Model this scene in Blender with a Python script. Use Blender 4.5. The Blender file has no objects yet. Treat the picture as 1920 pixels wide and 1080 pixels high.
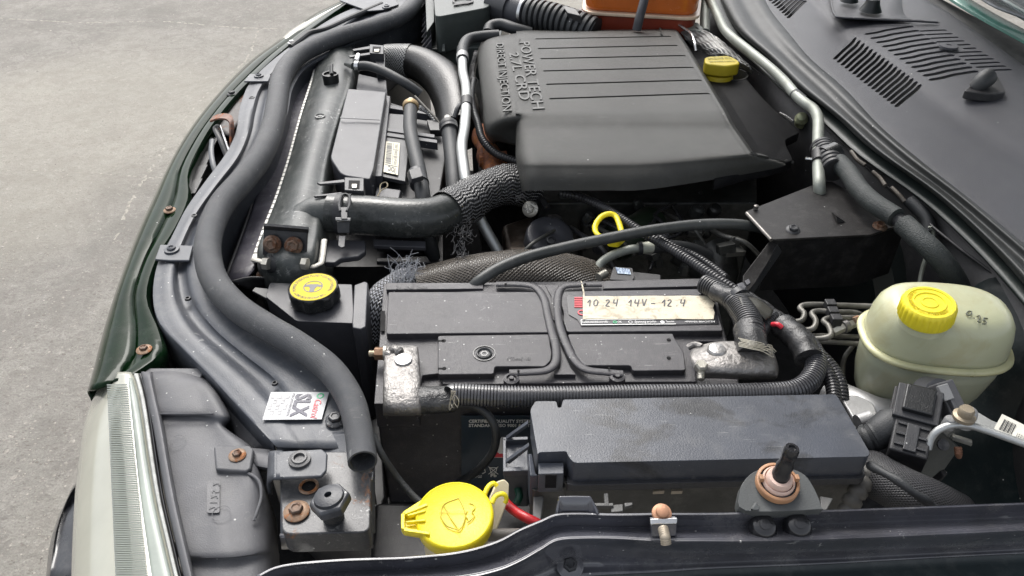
import bpy, bmesh, math, random
from mathutils import Vector, Matrix
R = math.radians
random.seed(7)
S = bpy.context.scene
COL = S.collection
# ------------------------------------------------------------------ camera
CAM_H = 0.52; PITCH = 37.0; FOC = 1450.0
cd = bpy.data.cameras.new('camera'); cam = bpy.data.objects.new('camera', cd); COL.objects.link(cam)
cam.location = (0, 0, CAM_H); cam.rotation_euler = (R(90-PITCH), 0, 0)
cd.lens = 36*FOC/1920; cd.sensor_width = 36; cd.clip_start = 0.02; cd.clip_end = 400
S.camera = cam
# ------------------------------------------------------------------ world, sun, exposure
SUN_EL, SUN_AZ = 50, -15      # azimuth clockwise from +Y
w = bpy.data.worlds.new('World'); S.world = w; w.use_nodes = True
nt = w.node_tree; nt.nodes.clear()
sky = nt.nodes.new('ShaderNodeTexSky'); sky.sky_type = 'NISHITA'; sky.sun_disc = False
sky.sun_elevation = R(SUN_EL); sky.sun_rotation = R(SUN_AZ)
sky.air_density = 1.0; sky.dust_density = 4.0; sky.ozone_density = 1.0
hs = nt.nodes.new('ShaderNodeHueSaturation'); hs.inputs['Saturation'].default_value = 0.28
bg = nt.nodes.new('ShaderNodeBackground'); bg.inputs['Strength'].default_value = 0.15
wo = nt.nodes.new('ShaderNodeOutputWorld')
nt.links.new(sky.outputs[0], hs.inputs['Color']); nt.links.new(hs.outputs[0], bg.inputs['Color']); nt.links.new(bg.outputs[0], wo.inputs[0])
ld = bpy.data.lights.new('sun', 'SUN'); ld.energy = 1.05; ld.angle = R(26); ld.color = (1, 0.97, 0.93)
sun = bpy.data.objects.new('sun', ld); COL.objects.link(sun)
sdir = Vector((math.sin(R(SUN_AZ))*math.cos(R(SUN_EL)), math.cos(R(SUN_AZ))*math.cos(R(SUN_EL)), math.sin(R(SUN_EL))))
sun.rotation_euler = sdir.to_track_quat('Z', 'Y').to_euler()
S.view_settings.view_transform = 'Standard'; S.view_settings.look = 'None'
S.view_settings.exposure = 1.0; S.view_settings.gamma = 1
S.render.engine = 'CYCLES'
S.cycles.max_bounces = 8; S.cycles.transmission_bounces = 6

# ------------------------------------------------------------------ geometry helpers
cp, sp = math.cos(R(PITCH)), math.sin(R(PITCH))
FW = Vector((0, cp, -sp)); UP = Vector((0, sp, cp)); RT = Vector((1, 0, 0))
CP = Vector((0, 0, CAM_H))
def P(x, y, z=0):
    """place of the thing seen at photo position x, y whose height is z millimetres"""
    d = FW*FOC + RT*(x-960) + UP*(540-y)
    t = (z/1000.0 - CAM_H)/d.z
    return CP + d*t
def PD(x, y, z, z2):
    p = P(x, y, z); p.z = z2/1000.0; return p
def PP(l, z=None):
    # a fourth number drops the point straight down (or up) to that height
    return [PD(*p) if len(p) == 4 else P(*(p if len(p) > 2 else (p[0], p[1], z))) for p in l]
def px(p, r=1.0):
    """metres that r photo pixels span at the point p"""
    return (p-CP).dot(FW)/FOC*r
def zdrop(p, row):
    """height in mm at which the vertical line through p is seen in the given row"""
    # (v.UP)/(v.FW) = (540-row)/FOC
    k = (540-row)/FOC; y = p.y
    dz = y*(k*cp - sp)/(cp + k*sp)
    return (dz+CAM_H)*1000
def crom(p0, p1, p2, p3, t):
    return 0.5*((2*p1)+(p2-p0)*t+(2*p0-5*p1+4*p2-p3)*t*t+(3*p1-p0-3*p2+p3)*t*t*t)
def spline(pts, n=8, closed=False):
    out = []; N = len(pts)
    seg = N if closed else N-1
    for i in range(seg):
        if closed: a, b, c, d = pts[i-1], pts[i], pts[(i+1) % N], pts[(i+2) % N]
        else:
            b, c = pts[i], pts[i+1]
            a = pts[i-1] if i else b*2-c
            d = pts[i+2] if i+2 < N else c*2-b
        for k in range(n): out.append(crom(a, b, c, d, k/n))
    if not closed: out.append(pts[-1].copy())
    return out
def resample(pts, step):
    L = [0]
    for a, b in zip(pts, pts[1:]): L.append(L[-1]+(b-a).length)
    n = max(2, int(round(L[-1]/step))); out = []; j = 0
    for i in range(n+1):
        s = L[-1]*i/n
        while j < len(L)-2 and L[j+1] < s: j += 1
        f = (s-L[j])/max(1e-9, L[j+1]-L[j]); out.append(pts[j].lerp(pts[j+1], min(1, max(0, f))))
    return out, L[-1]
class G:
    """loose geometry: vertices, faces and uv"""
    def __init__(s, v=None, f=None, uv=None): s.v = v or []; s.f = f or []; s.uv = uv; s.open = False
    def add(s, o):
        n = len(s.v)
        if o.uv is not None or s.uv is not None:
            s.uv = (s.uv or [[(0, 0)]*len(f) for f in s.f]) + (o.uv or [[(0, 0)]*len(f) for f in o.f])
        s.v += o.v; s.f += [tuple(i+n for i in f) for f in o.f]; return s
def join(*gs):
    g = G()
    for x in gs: g.add(x)
    return g
def world0(o):
    p = Vector((0, 0, 0))
    while o: p += Vector(o.location); o = o.parent
    return p
def finish(me, smooth, angle):
    if smooth:
        me.polygons.foreach_set('use_smooth', [True]*len(me.polygons))
        if angle < 180: me.set_sharp_from_angle(angle=R(angle))
def mk(name, g, mat, parent=None, smooth=True, angle=35, bevel=0, bseg=2, sub=0, solid=0, label=None, recalc=True, kind=None):
    me = bpy.data.meshes.new(name)
    base = world0(parent) if parent else Vector((sum(p.x for p in g.v)/len(g.v), sum(p.y for p in g.v)/len(g.v), min(p.z for p in g.v)))
    me.from_pydata([tuple(p-base) for p in g.v], [], g.f)
    if g.uv is not None:
        ul = me.uv_layers.new(name='UVMap'); k = 0
        for f in g.uv:
            for c in f: ul.data[k].uv = c; k += 1
    if recalc and not g.open:
        bm = bmesh.new(); bm.from_mesh(me); bmesh.ops.recalc_face_normals(bm, faces=bm.faces)
        bm.to_mesh(me); bm.free()
    me.materials.append(mat); finish(me, smooth, angle)
    o = bpy.data.objects.new(name, me); COL.objects.link(o)
    if parent: o.parent = parent
    else: o.location = base
    if solid:
        m = o.modifiers.new('s', 'SOLIDIFY'); m.thickness = abs(solid); m.offset = -1 if solid > 0 else 1
    if bevel:
        m = o.modifiers.new('b', 'BEVEL'); m.width = bevel; m.segments = bseg; m.limit_method = 'ANGLE'; m.angle_limit = R(32); m.harden_normals = smooth
    if sub:
        m = o.modifiers.new('u', 'SUBSURF'); m.levels = sub; m.render_levels = sub
    if label: o['label'] = label
    if kind: o['kind'] = kind
    return o
def thing(name, label, cat, at, group=None):
    o = bpy.data.objects.new(name, None); COL.objects.link(o); o.location = at
    o.empty_display_size = 0.02
    o['label'] = label; o['category'] = cat
    if group: o['group'] = group
    return o
def tag(o, label, cat, group=None):
    o['label'] = label; o['category'] = cat
    if group: o['group'] = group
    return o
def prism(pts, zb, z=None, world=False):
    """outline seen from above, straight sides down to height zb (mm, or a list)"""
    t = [p.copy() for p in pts] if world else PP(pts, z)
    n = len(t)
    b = [Vector((p.x, p.y, (zb[i] if isinstance(zb, (list, tuple)) else zb)/1000)) for i, p in enumerate(t)]
    return G(t+b, [tuple(range(n)), tuple(range(2*n-1, n-1, -1))]+[(i, i+n, (i+1) % n+n, (i+1) % n) for i in range(n)])
def slab(pts, th, z=None, off=0.0):
    """plate through the given points, th metres thick along its own normal"""
    t = PP(pts, z); n = len(t); nn = Vector((0, 0, 0)); c = sum(t, Vector())/n
    for i in range(n): nn += (t[i]-c).cross(t[(i+1) % n]-c)
    nn.normalize()
    if nn.dot(CP-c) < 0: nn = -nn
    t = [p+nn*off for p in t]
    return G(t+[p-nn*th for p in t], [tuple(range(n)), tuple(range(2*n-1, n-1, -1))]+[(i, i+n, (i+1) % n+n, (i+1) % n) for i in range(n)])
def quad(a, b, c, d, off=0.0):
    n = (b-a).cross(d-a).normalized()
    if n.dot(CP-a) < 0: n = -n
    return G([a+n*off, b+n*off, c+n*off, d+n*off], [(0, 1, 2, 3)], [[(0, 0), (1, 0), (1, 1), (0, 1)]])
def rrect(x0, y0, x1, y1, r, z, seg=4):
    """rounded pixel rectangle"""
    out = []
    for cx, cy, a0 in ((x1-r, y0+r, -90), (x1-r, y1-r, 0), (x0+r, y1-r, 90), (x0+r, y0+r, 180)):
        for k in range(seg+1):
            a = R(a0+90*k/seg); out.append((cx+r*math.cos(a), cy+r*math.sin(a), z))
    return out
def roundpoly(pts, r, seg=4):
    """round the corners of a world polygon by r metres (or list)"""
    out = []; N = len(pts)
    for i, p in enumerate(pts):
        rr = r[i] if isinstance(r, (list, tuple)) else r
        a, b = pts[i-1]-p, pts[(i+1) % N]-p
        if rr <= 0: out.append(p.copy()); continue
        k = min(rr, a.length*0.45, b.length*0.45)
        A, B = p+a.normalized()*k, p+b.normalized()*k
        for j in range(seg+1):
            t = j/seg; out.append(A*(1-t)**2+p*2*t*(1-t)+B*t*t)
    return out
def patch(rows, n=4, m=4, world=False, clampr=False):
    """smooth sheet through rows of control points"""
    R0 = [[q.copy() for q in r] if world else PP(r) for r in rows]
    R1 = [spline(r, m) for r in R0]
    cols = [spline([r[j] for r in R1], n) for j in range(len(R1[0]))]
    H, W = len(cols[0]), len(cols)
    v = [cols[j][i] for i in range(H) for j in range(W)]
    f = []; uv = []
    for i in range(H-1):
        for j in range(W-1):
            f.append((i*W+j, i*W+j+1, (i+1)*W+j+1, (i+1)*W+j))
            uv.append([(j/(W-1), i/(H-1)), ((j+1)/(W-1), i/(H-1)), ((j+1)/(W-1), (i+1)/(H-1)), (j/(W-1), (i+1)/(H-1))])
    # make it face the camera
    s = 0
    for q in f[::7]:
        a, b, c = v[q[0]], v[q[1]], v[q[2]]; s += (b-a).cross(c-a).dot(CP-a)
    if s < 0: f = [tuple(reversed(q)) for q in f]; uv = [list(reversed(q)) for q in uv]
    gg = G(v, f, uv); gg.open = True
    return gg
def tube(pts, r, seg=16, step=None, corr=0, cdepth=0.12, caps=True, world=False, hollow=0, rfun=None, flat=1.0, smooth=True):
    """pts: (x,y,z mm[,scale]); r: pixels measured at the first point (metres when world)"""
    if world: q = [p.copy() for p in pts]; sc = [1]*len(pts); rr = r
    else:
        q = [P(*p[:3]) for p in pts]; sc = [p[3] if len(p) > 3 else 1 for p in pts]; rr = px(q[0], r)
    if smooth: path = spline(q, 10); ss = [x.x for x in spline([Vector((s, 0, 0)) for s in sc], 10)]
    else: path = q; ss = sc
    if step is None: step = corr/6 if corr else max(rr*0.5, 0.002)
    L = [0]
    for a, b in zip(path, path[1:]): L.append(L[-1]+(b-a).length)
    pr, LL = resample(path, step)
    n = len(pr); rings = []
    T = [(pr[min(i+1, n-1)]-pr[max(i-1, 0)]).normalized() for i in range(n)]
    up = Vector((0, 0, 1)) if abs(T[0].z) < 0.9 else Vector((0, 1, 0))
    N = (up-T[0]*up.dot(T[0])).normalized()
    v = []; f = []; uv = []; j = 0
    for i in range(n):
        N = (N-T[i]*N.dot(T[i])).normalized(); B = T[i].cross(N)
        s = LL*i/(n-1)
        while j < len(L)-2 and L[j+1] < s: j += 1
        k = ss[j]+(ss[j+1]-ss[j])*((s-L[j])/max(1e-9, L[j+1]-L[j]))
        rad = rr*k
        if corr:
            ph = (s/corr) % 1.0
            rad *= 1-cdepth*(1 if ph < 0.33 else 0)
        if rfun: rad *= rfun(s/LL, s)
        for a in range(seg):
            t = 2*math.pi*a/seg
            v.append(pr[i]+(N*math.cos(t)*flat+B*math.sin(t))*rad)
    for i in range(n-1):
        for a in range(seg):
            b = (a+1) % seg
            f.append((i*seg+a, i*seg+b, (i+1)*seg+b, (i+1)*seg+a))
            c = 2*math.pi*rr/seg; s0 = LL*i/(n-1); s1 = LL*(i+1)/(n-1)
            uv.append([(a*c, s0), ((a+1)*c, s0), ((a+1)*c, s1), (a*c, s1)])
    if hollow:
        for i, sg in ((0, 1), (n-1, -1)):
            m = len(v)
            c = pr[i]
            for dd, kk in ((0, 1-hollow), (1.5, 1-hollow)):
                for a in range(seg): v.append(c+(v[i*seg+a]-c)*kk+T[i]*(sg*dd*rr))
            for a in range(seg):
                b = (a+1) % seg
                f.append((i*seg+a, i*seg+b, m+b, m+a)); uv.append([(0, 0)]*4)
                f.append((m+a, m+b, m+seg+b, m+seg+a)); uv.append([(0, 0)]*4)
            f.append(tuple(range(m+seg, m+2*seg))); uv.append([(0, 0)]*seg)
    elif caps:
        f.append(tuple(range(seg-1, -1, -1))); uv.append([(0, 0)]*seg)
        f.append(tuple(range((n-1)*seg, n*seg))); uv.append([(0, 0)]*seg)
    return G(v, f, uv)
def frame(d):
    d = Vector(d).normalized()
    a = Vector((1, 0, 0)) if abs(d.x) < 0.9 else Vector((0, 1, 0))
    u = (a-d*a.dot(d)).normalized(); return u, d.cross(u), d
def lathe(c, prof, d=(0, 0, 1), seg=32, lobes=0, amp=0, closed=True, rot=0, square=0):
    """prof: (radius, height) metres along direction d from the point c; lobes modulate flagged rings (r,h,1)"""
    u, w_, d = frame(d); v = []; f = []
    for pr in prof:
        r, h = pr[0], pr[1]; fl = pr[2] if len(pr) > 2 else 0
        for a in range(seg):
            t = 2*math.pi*a/seg+rot
            k = r*(1-amp*fl*(0.5-0.5*math.cos(lobes*t))**1.5) if lobes else r
            v.append(c+(u*math.cos(t)+w_*math.sin(t))*k+d*h)
    for i in range(len(prof)-1):
        for a in range(seg):
            b = (a+1) % seg; f.append((i*seg+a, i*seg+b, (i+1)*seg+b, (i+1)*seg+a))
    if closed:
        f.append(tuple(range(seg-1, -1, -1))); f.append(tuple(range((len(prof)-1)*seg, len(prof)*seg)))
    return G(v, f)
def disc_px(x, y, z, r, h, seg=28, d=(0, 0, 1), chamfer=0.15):
    c = P(x, y, z); rr = px(c, r); hh = px(c, h)
    return lathe(c, [(rr, -hh), (rr, -hh*chamfer), (rr*(1-chamfer*0.4), 0)], d, seg)
def box(c, sx, sy, sz, u=None, v=None):
    u = Vector(u or (1, 0, 0)).normalized(); v = Vector(v or (0, 1, 0)); v = (v-u*v.dot(u)).normalized(); n = u.cross(v)
    p = [c+u*(sx/2*a)+v*(sy/2*b)+n*(sz/2*e) for e in (-1, 1) for a, b in ((-1, -1), (1, -1), (1, 1), (-1, 1))]
    return G(p, [(3, 2, 1, 0), (4, 5, 6, 7), (0, 1, 5, 4), (1, 2, 6, 5), (2, 3, 7, 6), (3, 0, 4, 7)])
def hexbolt(parent, at, r, mat, washer=None, d=(0, 0, 1), h=None, wr=1.7, name='bolt', rot=0.3, label=None, dish=True, flange=True):
    """hex head with chamfer and dished top; r = corner radius in px"""
    c = P(*at) if not isinstance(at, Vector) else at
    rr = px(c, r); hh = h*rr if h else rr*0.9
    g = lathe(c, [(rr, 0), (rr, hh*0.8), (rr*0.86, hh), (rr*0.55, hh), (rr*0.5, hh*0.85), (rr*0.02, hh*0.8)] if dish else [(rr, 0), (rr, hh*.8), (rr*.86, hh)], d, 6, rot=rot)
    o = mk(name, g, mat, parent, angle=25, bevel=rr*0.06, bseg=1, label=label)
    if washer:
        wg = lathe(c, [(rr*wr, -rr*0.15), (rr*wr, rr*0.02), (rr*wr*0.93, rr*0.12), (rr*1.05, rr*(0.3 if flange else 0.13)), (rr*0.8, rr*0.32)], d, 26)
        mk('washer', wg, washer, o, angle=40)
    return o
def textgeo(s, O, U, V, size, ext=0.0, mat=None, parent=None, name='lettering', fat=0.0, align='LEFT', res=2, surf=None, shear=0, label=None, track=1.0, kind=None):
    cu = bpy.data.curves.new('t', 'FONT'); cu.body = s; cu.size = 1; cu.extrude = ext/size/2 if ext else 0
    cu.offset = fat; cu.align_x = align; cu.resolution_u = res; cu.shear = shear; cu.space_character = track
    to = bpy.data.objects.new('t', cu); COL.objects.link(to)
    dg = bpy.context.evaluated_depsgraph_get(); dg.update()
    me = bpy.data.meshes.new_from_object(to.evaluated_get(dg))
    U = Vector(U).normalized(); V = Vector(V); V = (V-U*V.dot(U)).normalized(); N = U.cross(V)
    vs = []
    for q in me.vertices:
        p = O+U*(q.co.x*size)+V*(q.co.y*size)
        if surf: p = surf(p)
        vs.append(p+N*(q.co.z*size))
    fs = [tuple(f.vertices) for f in me.polygons]
    bpy.data.objects.remove(to); bpy.data.curves.remove(cu); bpy.data.meshes.remove(me)
    return mk(name, G(vs, fs), mat, parent, smooth=False, recalc=False, label=label, kind=kind)
def boolcut(o, cutters, selfx=False):
    """cut geometry (list of G) out of an object and drop the cutters"""
    c = mk('cut', join(*cutters), o.data.materials[0]); c.location = c.location
    m = o.modifiers.new('x', 'BOOLEAN'); m.operation = 'DIFFERENCE'; m.object = c; m.solver = 'EXACT'
    n0 = len(o.data.polygons)
    for su, off in ((selfx, 0), (True, 0), (True, 0.0004), (False, 0.0007)):
        m.use_self = su; c.location.x += off
        dg = bpy.context.evaluated_depsgraph_get(); dg.update()
        me = bpy.data.meshes.new_from_object(o.evaluated_get(dg))
        if len(me.polygons) > n0*1.5: break
    if len(me.polygons) <= n0*1.5 and n0 > 100:
        o.modifiers.remove(m); bpy.data.objects.remove(c); return o
    o.modifiers.clear(); o.data = me; me.set_sharp_from_angle(angle=R(35)); bpy.data.objects.remove(c)
    return o

# ------------------------------------------------------------------ materials
def nodes(name):
    m = bpy.data.materials.new(name); m.use_nodes = True; n = m.node_tree; b = n.nodes['Principled BSDF']
    return m, n, b
def N_(n, t, **k):
    x = n.nodes.new(t)
    for a, v in k.items(): setattr(x, a, v)
    return x
def mth(n, op, a, b=None, c=None, clamp=False):
    x = n.nodes.new('ShaderNodeMath'); x.operation = op; x.use_clamp = clamp
    for i, q in enumerate((a, b, c)):
        if q is None: continue
        if isinstance(q, (int, float)): x.inputs[i].default_value = q
        else: n.links.new(q, x.inputs[i])
    return x.outputs[0]
def noise(n, co, scale, detail=4, rough=0.6, dist=0):
    x = n.nodes.new('ShaderNodeTexNoise'); x.inputs['Scale'].default_value = scale; x.inputs['Detail'].default_value = detail
    x.inputs['Roughness'].default_value = rough; x.inputs['Distortion'].default_value = dist
    n.links.new(co, x.inputs['Vector']); return x.outputs['Fac']
def ramp(n, f, a, b):
    x = n.nodes.new('ShaderNodeMapRange'); x.inputs[1].default_value = a; x.inputs[2].default_value = b
    n.links.new(f, x.inputs[0]); return x.outputs[0]
def mixc(n, f, a, b):
    x = n.nodes.new('ShaderNodeMix'); x.data_type = 'RGBA'
    if isinstance(f, (int, float)): x.inputs[0].default_value = f
    else: n.links.new(f, x.inputs[0])
    for i, q in ((6, a), (7, b)):
        if isinstance(q, tuple): x.inputs[i].default_value = (*q[:3], 1)
        else: n.links.new(q, x.inputs[i])
    return x.outputs[2]
def M(name, c, rough=0.5, metal=0.0, var=0.25, vs=14, dust=0.0, ds=60, dcol=(0.32, 0.31, 0.29), bump=0.12, bs=900, speck=0.0, spcol=(0.5, 0.5, 0.48), coat=0, spec=0.5,
      rust=0.0, rcol=(0.16, 0.06, 0.025), rs=45, rvar=0.15, big=0.0, bigs=30, scratch=0.0, trans=0, sss=0, ior=1.45, chips=0.0, stain=0.0, stcol=(0.01, 0.01, 0.01), sts=25):
    m, n, b = nodes(name); tc = N_(n, 'ShaderNodeTexCoord').outputs['Object']
    nv = noise(n, tc, vs, 5, 0.6, 0.3)
    f = ramp(n, nv, 0.3, 0.7)
    col = mixc(n, f, tuple(x*(1-var) for x in c), tuple(min(1, x*(1+var)) for x in c))
    rg = mth(n, 'ADD', rough-rvar/2, mth(n, 'MULTIPLY', noise(n, tc, vs*3, 4), rvar))
    if stain:
        sn = ramp(n, noise(n, tc, sts, 5, 0.65, 0.8), 0.5, 0.62); col = mixc(n, mth(n, 'MULTIPLY', sn, stain), col, stcol)
    if dust:
        dn = mth(n, 'MULTIPLY', ramp(n, noise(n, tc, ds, 8, 0.75), 0.5, 0.72), dust, clamp=True)
        dn = mth(n, 'ADD', dn, mth(n, 'MULTIPLY', ramp(n, noise(n, tc, vs*0.8, 3), 0.35, 0.75), dust*0.25), clamp=True)
        col = mixc(n, dn, col, dcol); rg = mth(n, 'ADD', rg, mth(n, 'MULTIPLY', dn, 0.4), clamp=True)
    if rust:
        rn = ramp(n, noise(n, tc, rs, 7, 0.72, 0.6), 0.62-rust*0.35, 0.72-rust*0.35)
        rc = mixc(n, ramp(n, noise(n, tc, rs*6, 4), 0.35, 0.65), rcol, tuple(x*2.2 for x in rcol))
        col = mixc(n, rn, col, rc); rg = mth(n, 'ADD', rg, mth(n, 'MULTIPLY', rn, 0.4), clamp=True)
    if chips:
        c1 = mth(n, 'MULTIPLY', ramp(n, noise(n, tc, 110, 6, 0.8, 1.0), 0.58, 0.62), ramp(n, noise(n, tc, 16, 2), 0.57, 0.64)); col = mixc(n, mth(n, 'MULTIPLY', c1, chips), col, spcol)
    if scratch:
        mp = N_(n, 'ShaderNodeMapping'); mp.inputs['Rotation'].default_value = (0.2, 0.1, 0.7); mp.inputs['Scale'].default_value = (1, 14, 1); n.links.new(tc, mp.inputs[0])
        s1 = ramp(n, noise(n, mp.outputs[0], 45, 3, 0.5), 0.66, 0.70)
        s1 = mth(n, 'MULTIPLY', s1, ramp(n, noise(n, tc, 22, 2), 0.5, 0.62)); col = mixc(n, mth(n, 'MULTIPLY', s1, scratch), col, spcol)
    if speck:
        vo = N_(n, 'ShaderNodeTexVoronoi'); vo.inputs['Scale'].default_value = 170; n.links.new(tc, vo.inputs['Vector'])
        sc = N_(n, 'ShaderNodeSeparateColor'); n.links.new(vo.outputs['Color'], sc.inputs[0])
        s1 = mth(n, 'MULTIPLY', mth(n, 'LESS_THAN', vo.outputs['Distance'], mth(n, 'MULTIPLY', sc.outputs[1], 0.16)), mth(n, 'GREATER_THAN', sc.outputs[0], 1-speck))
        col = mixc(n, mth(n, 'MULTIPLY', s1, 0.85), col, spcol)
    n.links.new(col, b.inputs['Base Color']); n.links.new(rg, b.inputs['Roughness'])
    b.inputs['Metallic'].default_value = metal; b.inputs['Coat Weight'].default_value = coat; b.inputs['Coat Roughness'].default_value = 0.14
    b.inputs['Specular IOR Level'].default_value = spec; b.inputs['IOR'].default_value = ior
    b.inputs['Transmission Weight'].default_value = trans
    if sss:
        b.inputs['Subsurface Weight'].default_value = sss; b.inputs['Subsurface Radius'].default_value = (0.01, 0.009, 0.006); b.inputs['Subsurface Scale'].default_value = 1
    hgt = None
    if bump:
        hgt = mth(n, 'MULTIPLY', noise(n, tc, bs, 3, 0.6), 0.00025*bump/0.12)
    if big:
        h2 = mth(n, 'MULTIPLY', noise(n, tc, bigs, 5, 0.6), 0.002*big); hgt = mth(n, 'ADD', hgt, h2) if hgt else h2
    if hgt:
        bp = N_(n, 'ShaderNodeBump'); bp.inputs['Strength'].default_value = 1; bp.inputs['Distance'].default_value = 1.0
        n.links.new(hgt, bp.inputs['Height']); n.links.new(bp.outputs[0], b.inputs['Normal'])
    return m
def braid(name, c1, c2, fu, fv, amp=0.35, rough=0.4, depth=0.0008, thr=(0.35, 0.6), style='chevron', metal=0.0):
    """woven sleeve in the tube's own uv (metres)"""
    m, n, b = nodes(name); uv = N_(n, 'ShaderNodeTexCoord').outputs['UV']; sx = N_(n, 'ShaderNodeSeparateXYZ'); n.links.new(uv, sx.inputs[0])
    oc = N_(n, 'ShaderNodeTexCoord').outputs['Object']
    ns = noise(n, oc, 60, 3); u = mth(n, 'MULTIPLY', sx.outputs[0], fu); v = mth(n, 'MULTIPLY', sx.outputs[1], fv)
    v = mth(n, 'ADD', v, mth(n, 'MULTIPLY', ns, 1.1))
    if style == 'chevron':
        z = mth(n, 'PINGPONG', u, 0.5); s = mth(n, 'SINE', mth(n, 'MULTIPLY', mth(n, 'ADD', v, mth(n, 'MULTIPLY', z, amp*4)), 6.2832))
        h = ramp(n, s, -1, 1)
    elif style == 'weave':
        a = mth(n, 'SINE', mth(n, 'MULTIPLY', mth(n, 'ADD', u, v), 6.2832)); c = mth(n, 'SINE', mth(n, 'MULTIPLY', mth(n, 'SUBTRACT', u, v), 6.2832))
        h = ramp(n, mth(n, 'MAXIMUM', a, c), -0.2, 1)
    else:   # long wavy cords running along the tube
        wv = mth(n, 'SINE', mth(n, 'MULTIPLY', mth(n, 'ADD', u, mth(n, 'MULTIPLY', mth(n, 'SINE', mth(n, 'MULTIPLY', v, 6.2832)), amp)), 6.2832))
        fine = mth(n, 'SINE', mth(n, 'MULTIPLY', mth(n, 'ADD', mth(n, 'MULTIPLY', sx.outputs[1], fv*9), u), 6.2832))
        h = ramp(n, mth(n, 'ADD', mth(n, 'MULTIPLY', wv, 0.75), mth(n, 'MULTIPLY', fine, 0.4)), -0.9, 1.1)
    col = mixc(n, ramp(n, mth(n, 'ADD', h, mth(n, 'MULTIPLY', mth(n, 'SUBTRACT', noise(n, oc, 400, 2), 0.5), 0.5)), *thr), c1, c2)
    n.links.new(col, b.inputs['Base Color']); b.inputs['Roughness'].default_value = rough; b.inputs['Metallic'].default_value = metal
    bp = N_(n, 'ShaderNodeBump'); bp.inputs['Distance'].default_value = 1; n.links.new(mth(n, 'MULTIPLY', h, depth), bp.inputs['Height']); n.links.new(bp.outputs[0], b.inputs['Normal'])
    return m
def flatcol(name, c, rough=0.5, metal=0, coat=0):
    m, n, b = nodes(name); b.inputs['Base Color'].default_value = (*c, 1); b.inputs['Roughness'].default_value = rough; b.inputs['Metallic'].default_value = metal; b.inputs['Coat Weight'].default_value = coat
    return m
def concrete():
    m, n, b = nodes('worn_concrete'); b.inputs['Specular IOR Level'].default_value = 0.3; tc = N_(n, 'ShaderNodeTexCoord').outputs['Object']
    a = ramp(n, noise(n, tc, 0.9, 6, 0.6, 0.5), 0.3, 0.7); col = mixc(n, a, (0.175, 0.168, 0.150), (0.34, 0.325, 0.29))
    a2 = ramp(n, noise(n, tc, 5, 8, 0.72), 0.42, 0.62); col = mixc(n, mth(n, 'MULTIPLY', a2, 0.6), col, (0.33, 0.315, 0.285))
    a5 = ramp(n, noise(n, tc, 2.2, 5, 0.6, 1.5), 0.5, 0.68); col = mixc(n, mth(n, 'MULTIPLY', a5, 0.3), col, (0.17, 0.155, 0.145))
    # exposed aggregate
    vo = N_(n, 'ShaderNodeTexVoronoi'); vo.inputs['Scale'].default_value = 85; vo.inputs['Randomness'].default_value = 1
    dn = N_(n, 'ShaderNodeMapping'); dn.inputs['Scale'].default_value = (1, 1.6, 1); n.links.new(tc, dn.inputs[0]); n.links.new(dn.outputs[0], vo.inputs['Vector'])
    sc = N_(n, 'ShaderNodeSeparateColor'); n.links.new(vo.outputs['Color'], sc.inputs[0])
    stone = mth(n, 'MULTIPLY', mth(n, 'LESS_THAN', vo.outputs['Distance'], mth(n, 'MULTIPLY', sc.outputs[0], 0.42)), mth(n, 'GREATER_THAN', sc.outputs[1], 0.5))
    wear = ramp(n, noise(n, tc, 3.2, 5, 0.6), 0.36, 0.52); st = mth(n, 'MULTIPLY', stone, wear)
    scol = mixc(n, sc.outputs[2], (0.16, 0.14, 0.12), (0.48, 0.44, 0.39)); col = mixc(n, mth(n, 'MULTIPLY', st, 0.85), col, scol)
    g = ramp(n, noise(n, tc, 200, 3, 0.8), 0.42, 0.6); col = mixc(n, mth(n, 'MULTIPLY', g, 0.6), col, (0.16, 0.15, 0.135))
    g2 = ramp(n, noise(n, tc, 90, 4, 0.8), 0.58, 0.68); col = mixc(n, mth(n, 'MULTIPLY', g2, 0.7), col, (0.11, 0.10, 0.09))
    g3 = ramp(n, noise(n, tc, 30, 6, 0.85), 0.56, 0.66); col = mixc(n, mth(n, 'MULTIPLY', g3, 0.6), col, (0.44, 0.42, 0.38))
    # cracks
    v2 = N_(n, 'ShaderNodeTexVoronoi'); v2.feature = 'DISTANCE_TO_EDGE'; v2.inputs['Scale'].default_value = 0.75
    wv = N_(n, 'ShaderNodeVectorMath'); wv.operation = 'ADD'; nz = N_(n, 'ShaderNodeTexNoise'); nz.inputs['Scale'].default_value = 3; nz.inputs['Detail'].default_value = 6; n.links.new(tc, nz.inputs['Vector'])
    vs_ = N_(n, 'ShaderNodeVectorMath'); vs_.operation = 'SCALE'; vs_.inputs['Scale'].default_value = 0.35; n.links.new(nz.outputs['Color'], vs_.inputs[0])
    n.links.new(tc, wv.inputs[0]); n.links.new(vs_.outputs[0], wv.inputs[1]); n.links.new(wv.outputs[0], v2.inputs['Vector'])
    ck = mth(n, 'MULTIPLY', mth(n, 'LESS_THAN', v2.outputs['Distance'], 0.006), ramp(n, noise(n, tc, 12, 3), 0.45, 0.55))
    col = mixc(n, mth(n, 'MULTIPLY', ck, 0.25), col, (0.12, 0.11, 0.1))
    edge_ = mth(n, 'MULTIPLY', mth(n, 'MULTIPLY', mth(n, 'GREATER_THAN', vo.outputs['Distance'], mth(n, 'MULTIPLY', sc.outputs[0], 0.36)), mth(n, 'LESS_THAN', vo.outputs['Distance'], mth(n, 'MULTIPLY', sc.outputs[0], 0.50))), mth(n, 'GREATER_THAN', sc.outputs[1], 0.5))
    col = mixc(n, mth(n, 'MULTIPLY', mth(n, 'MULTIPLY', edge_, wear), 0.6), col, (0.09, 0.08, 0.07))
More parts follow.
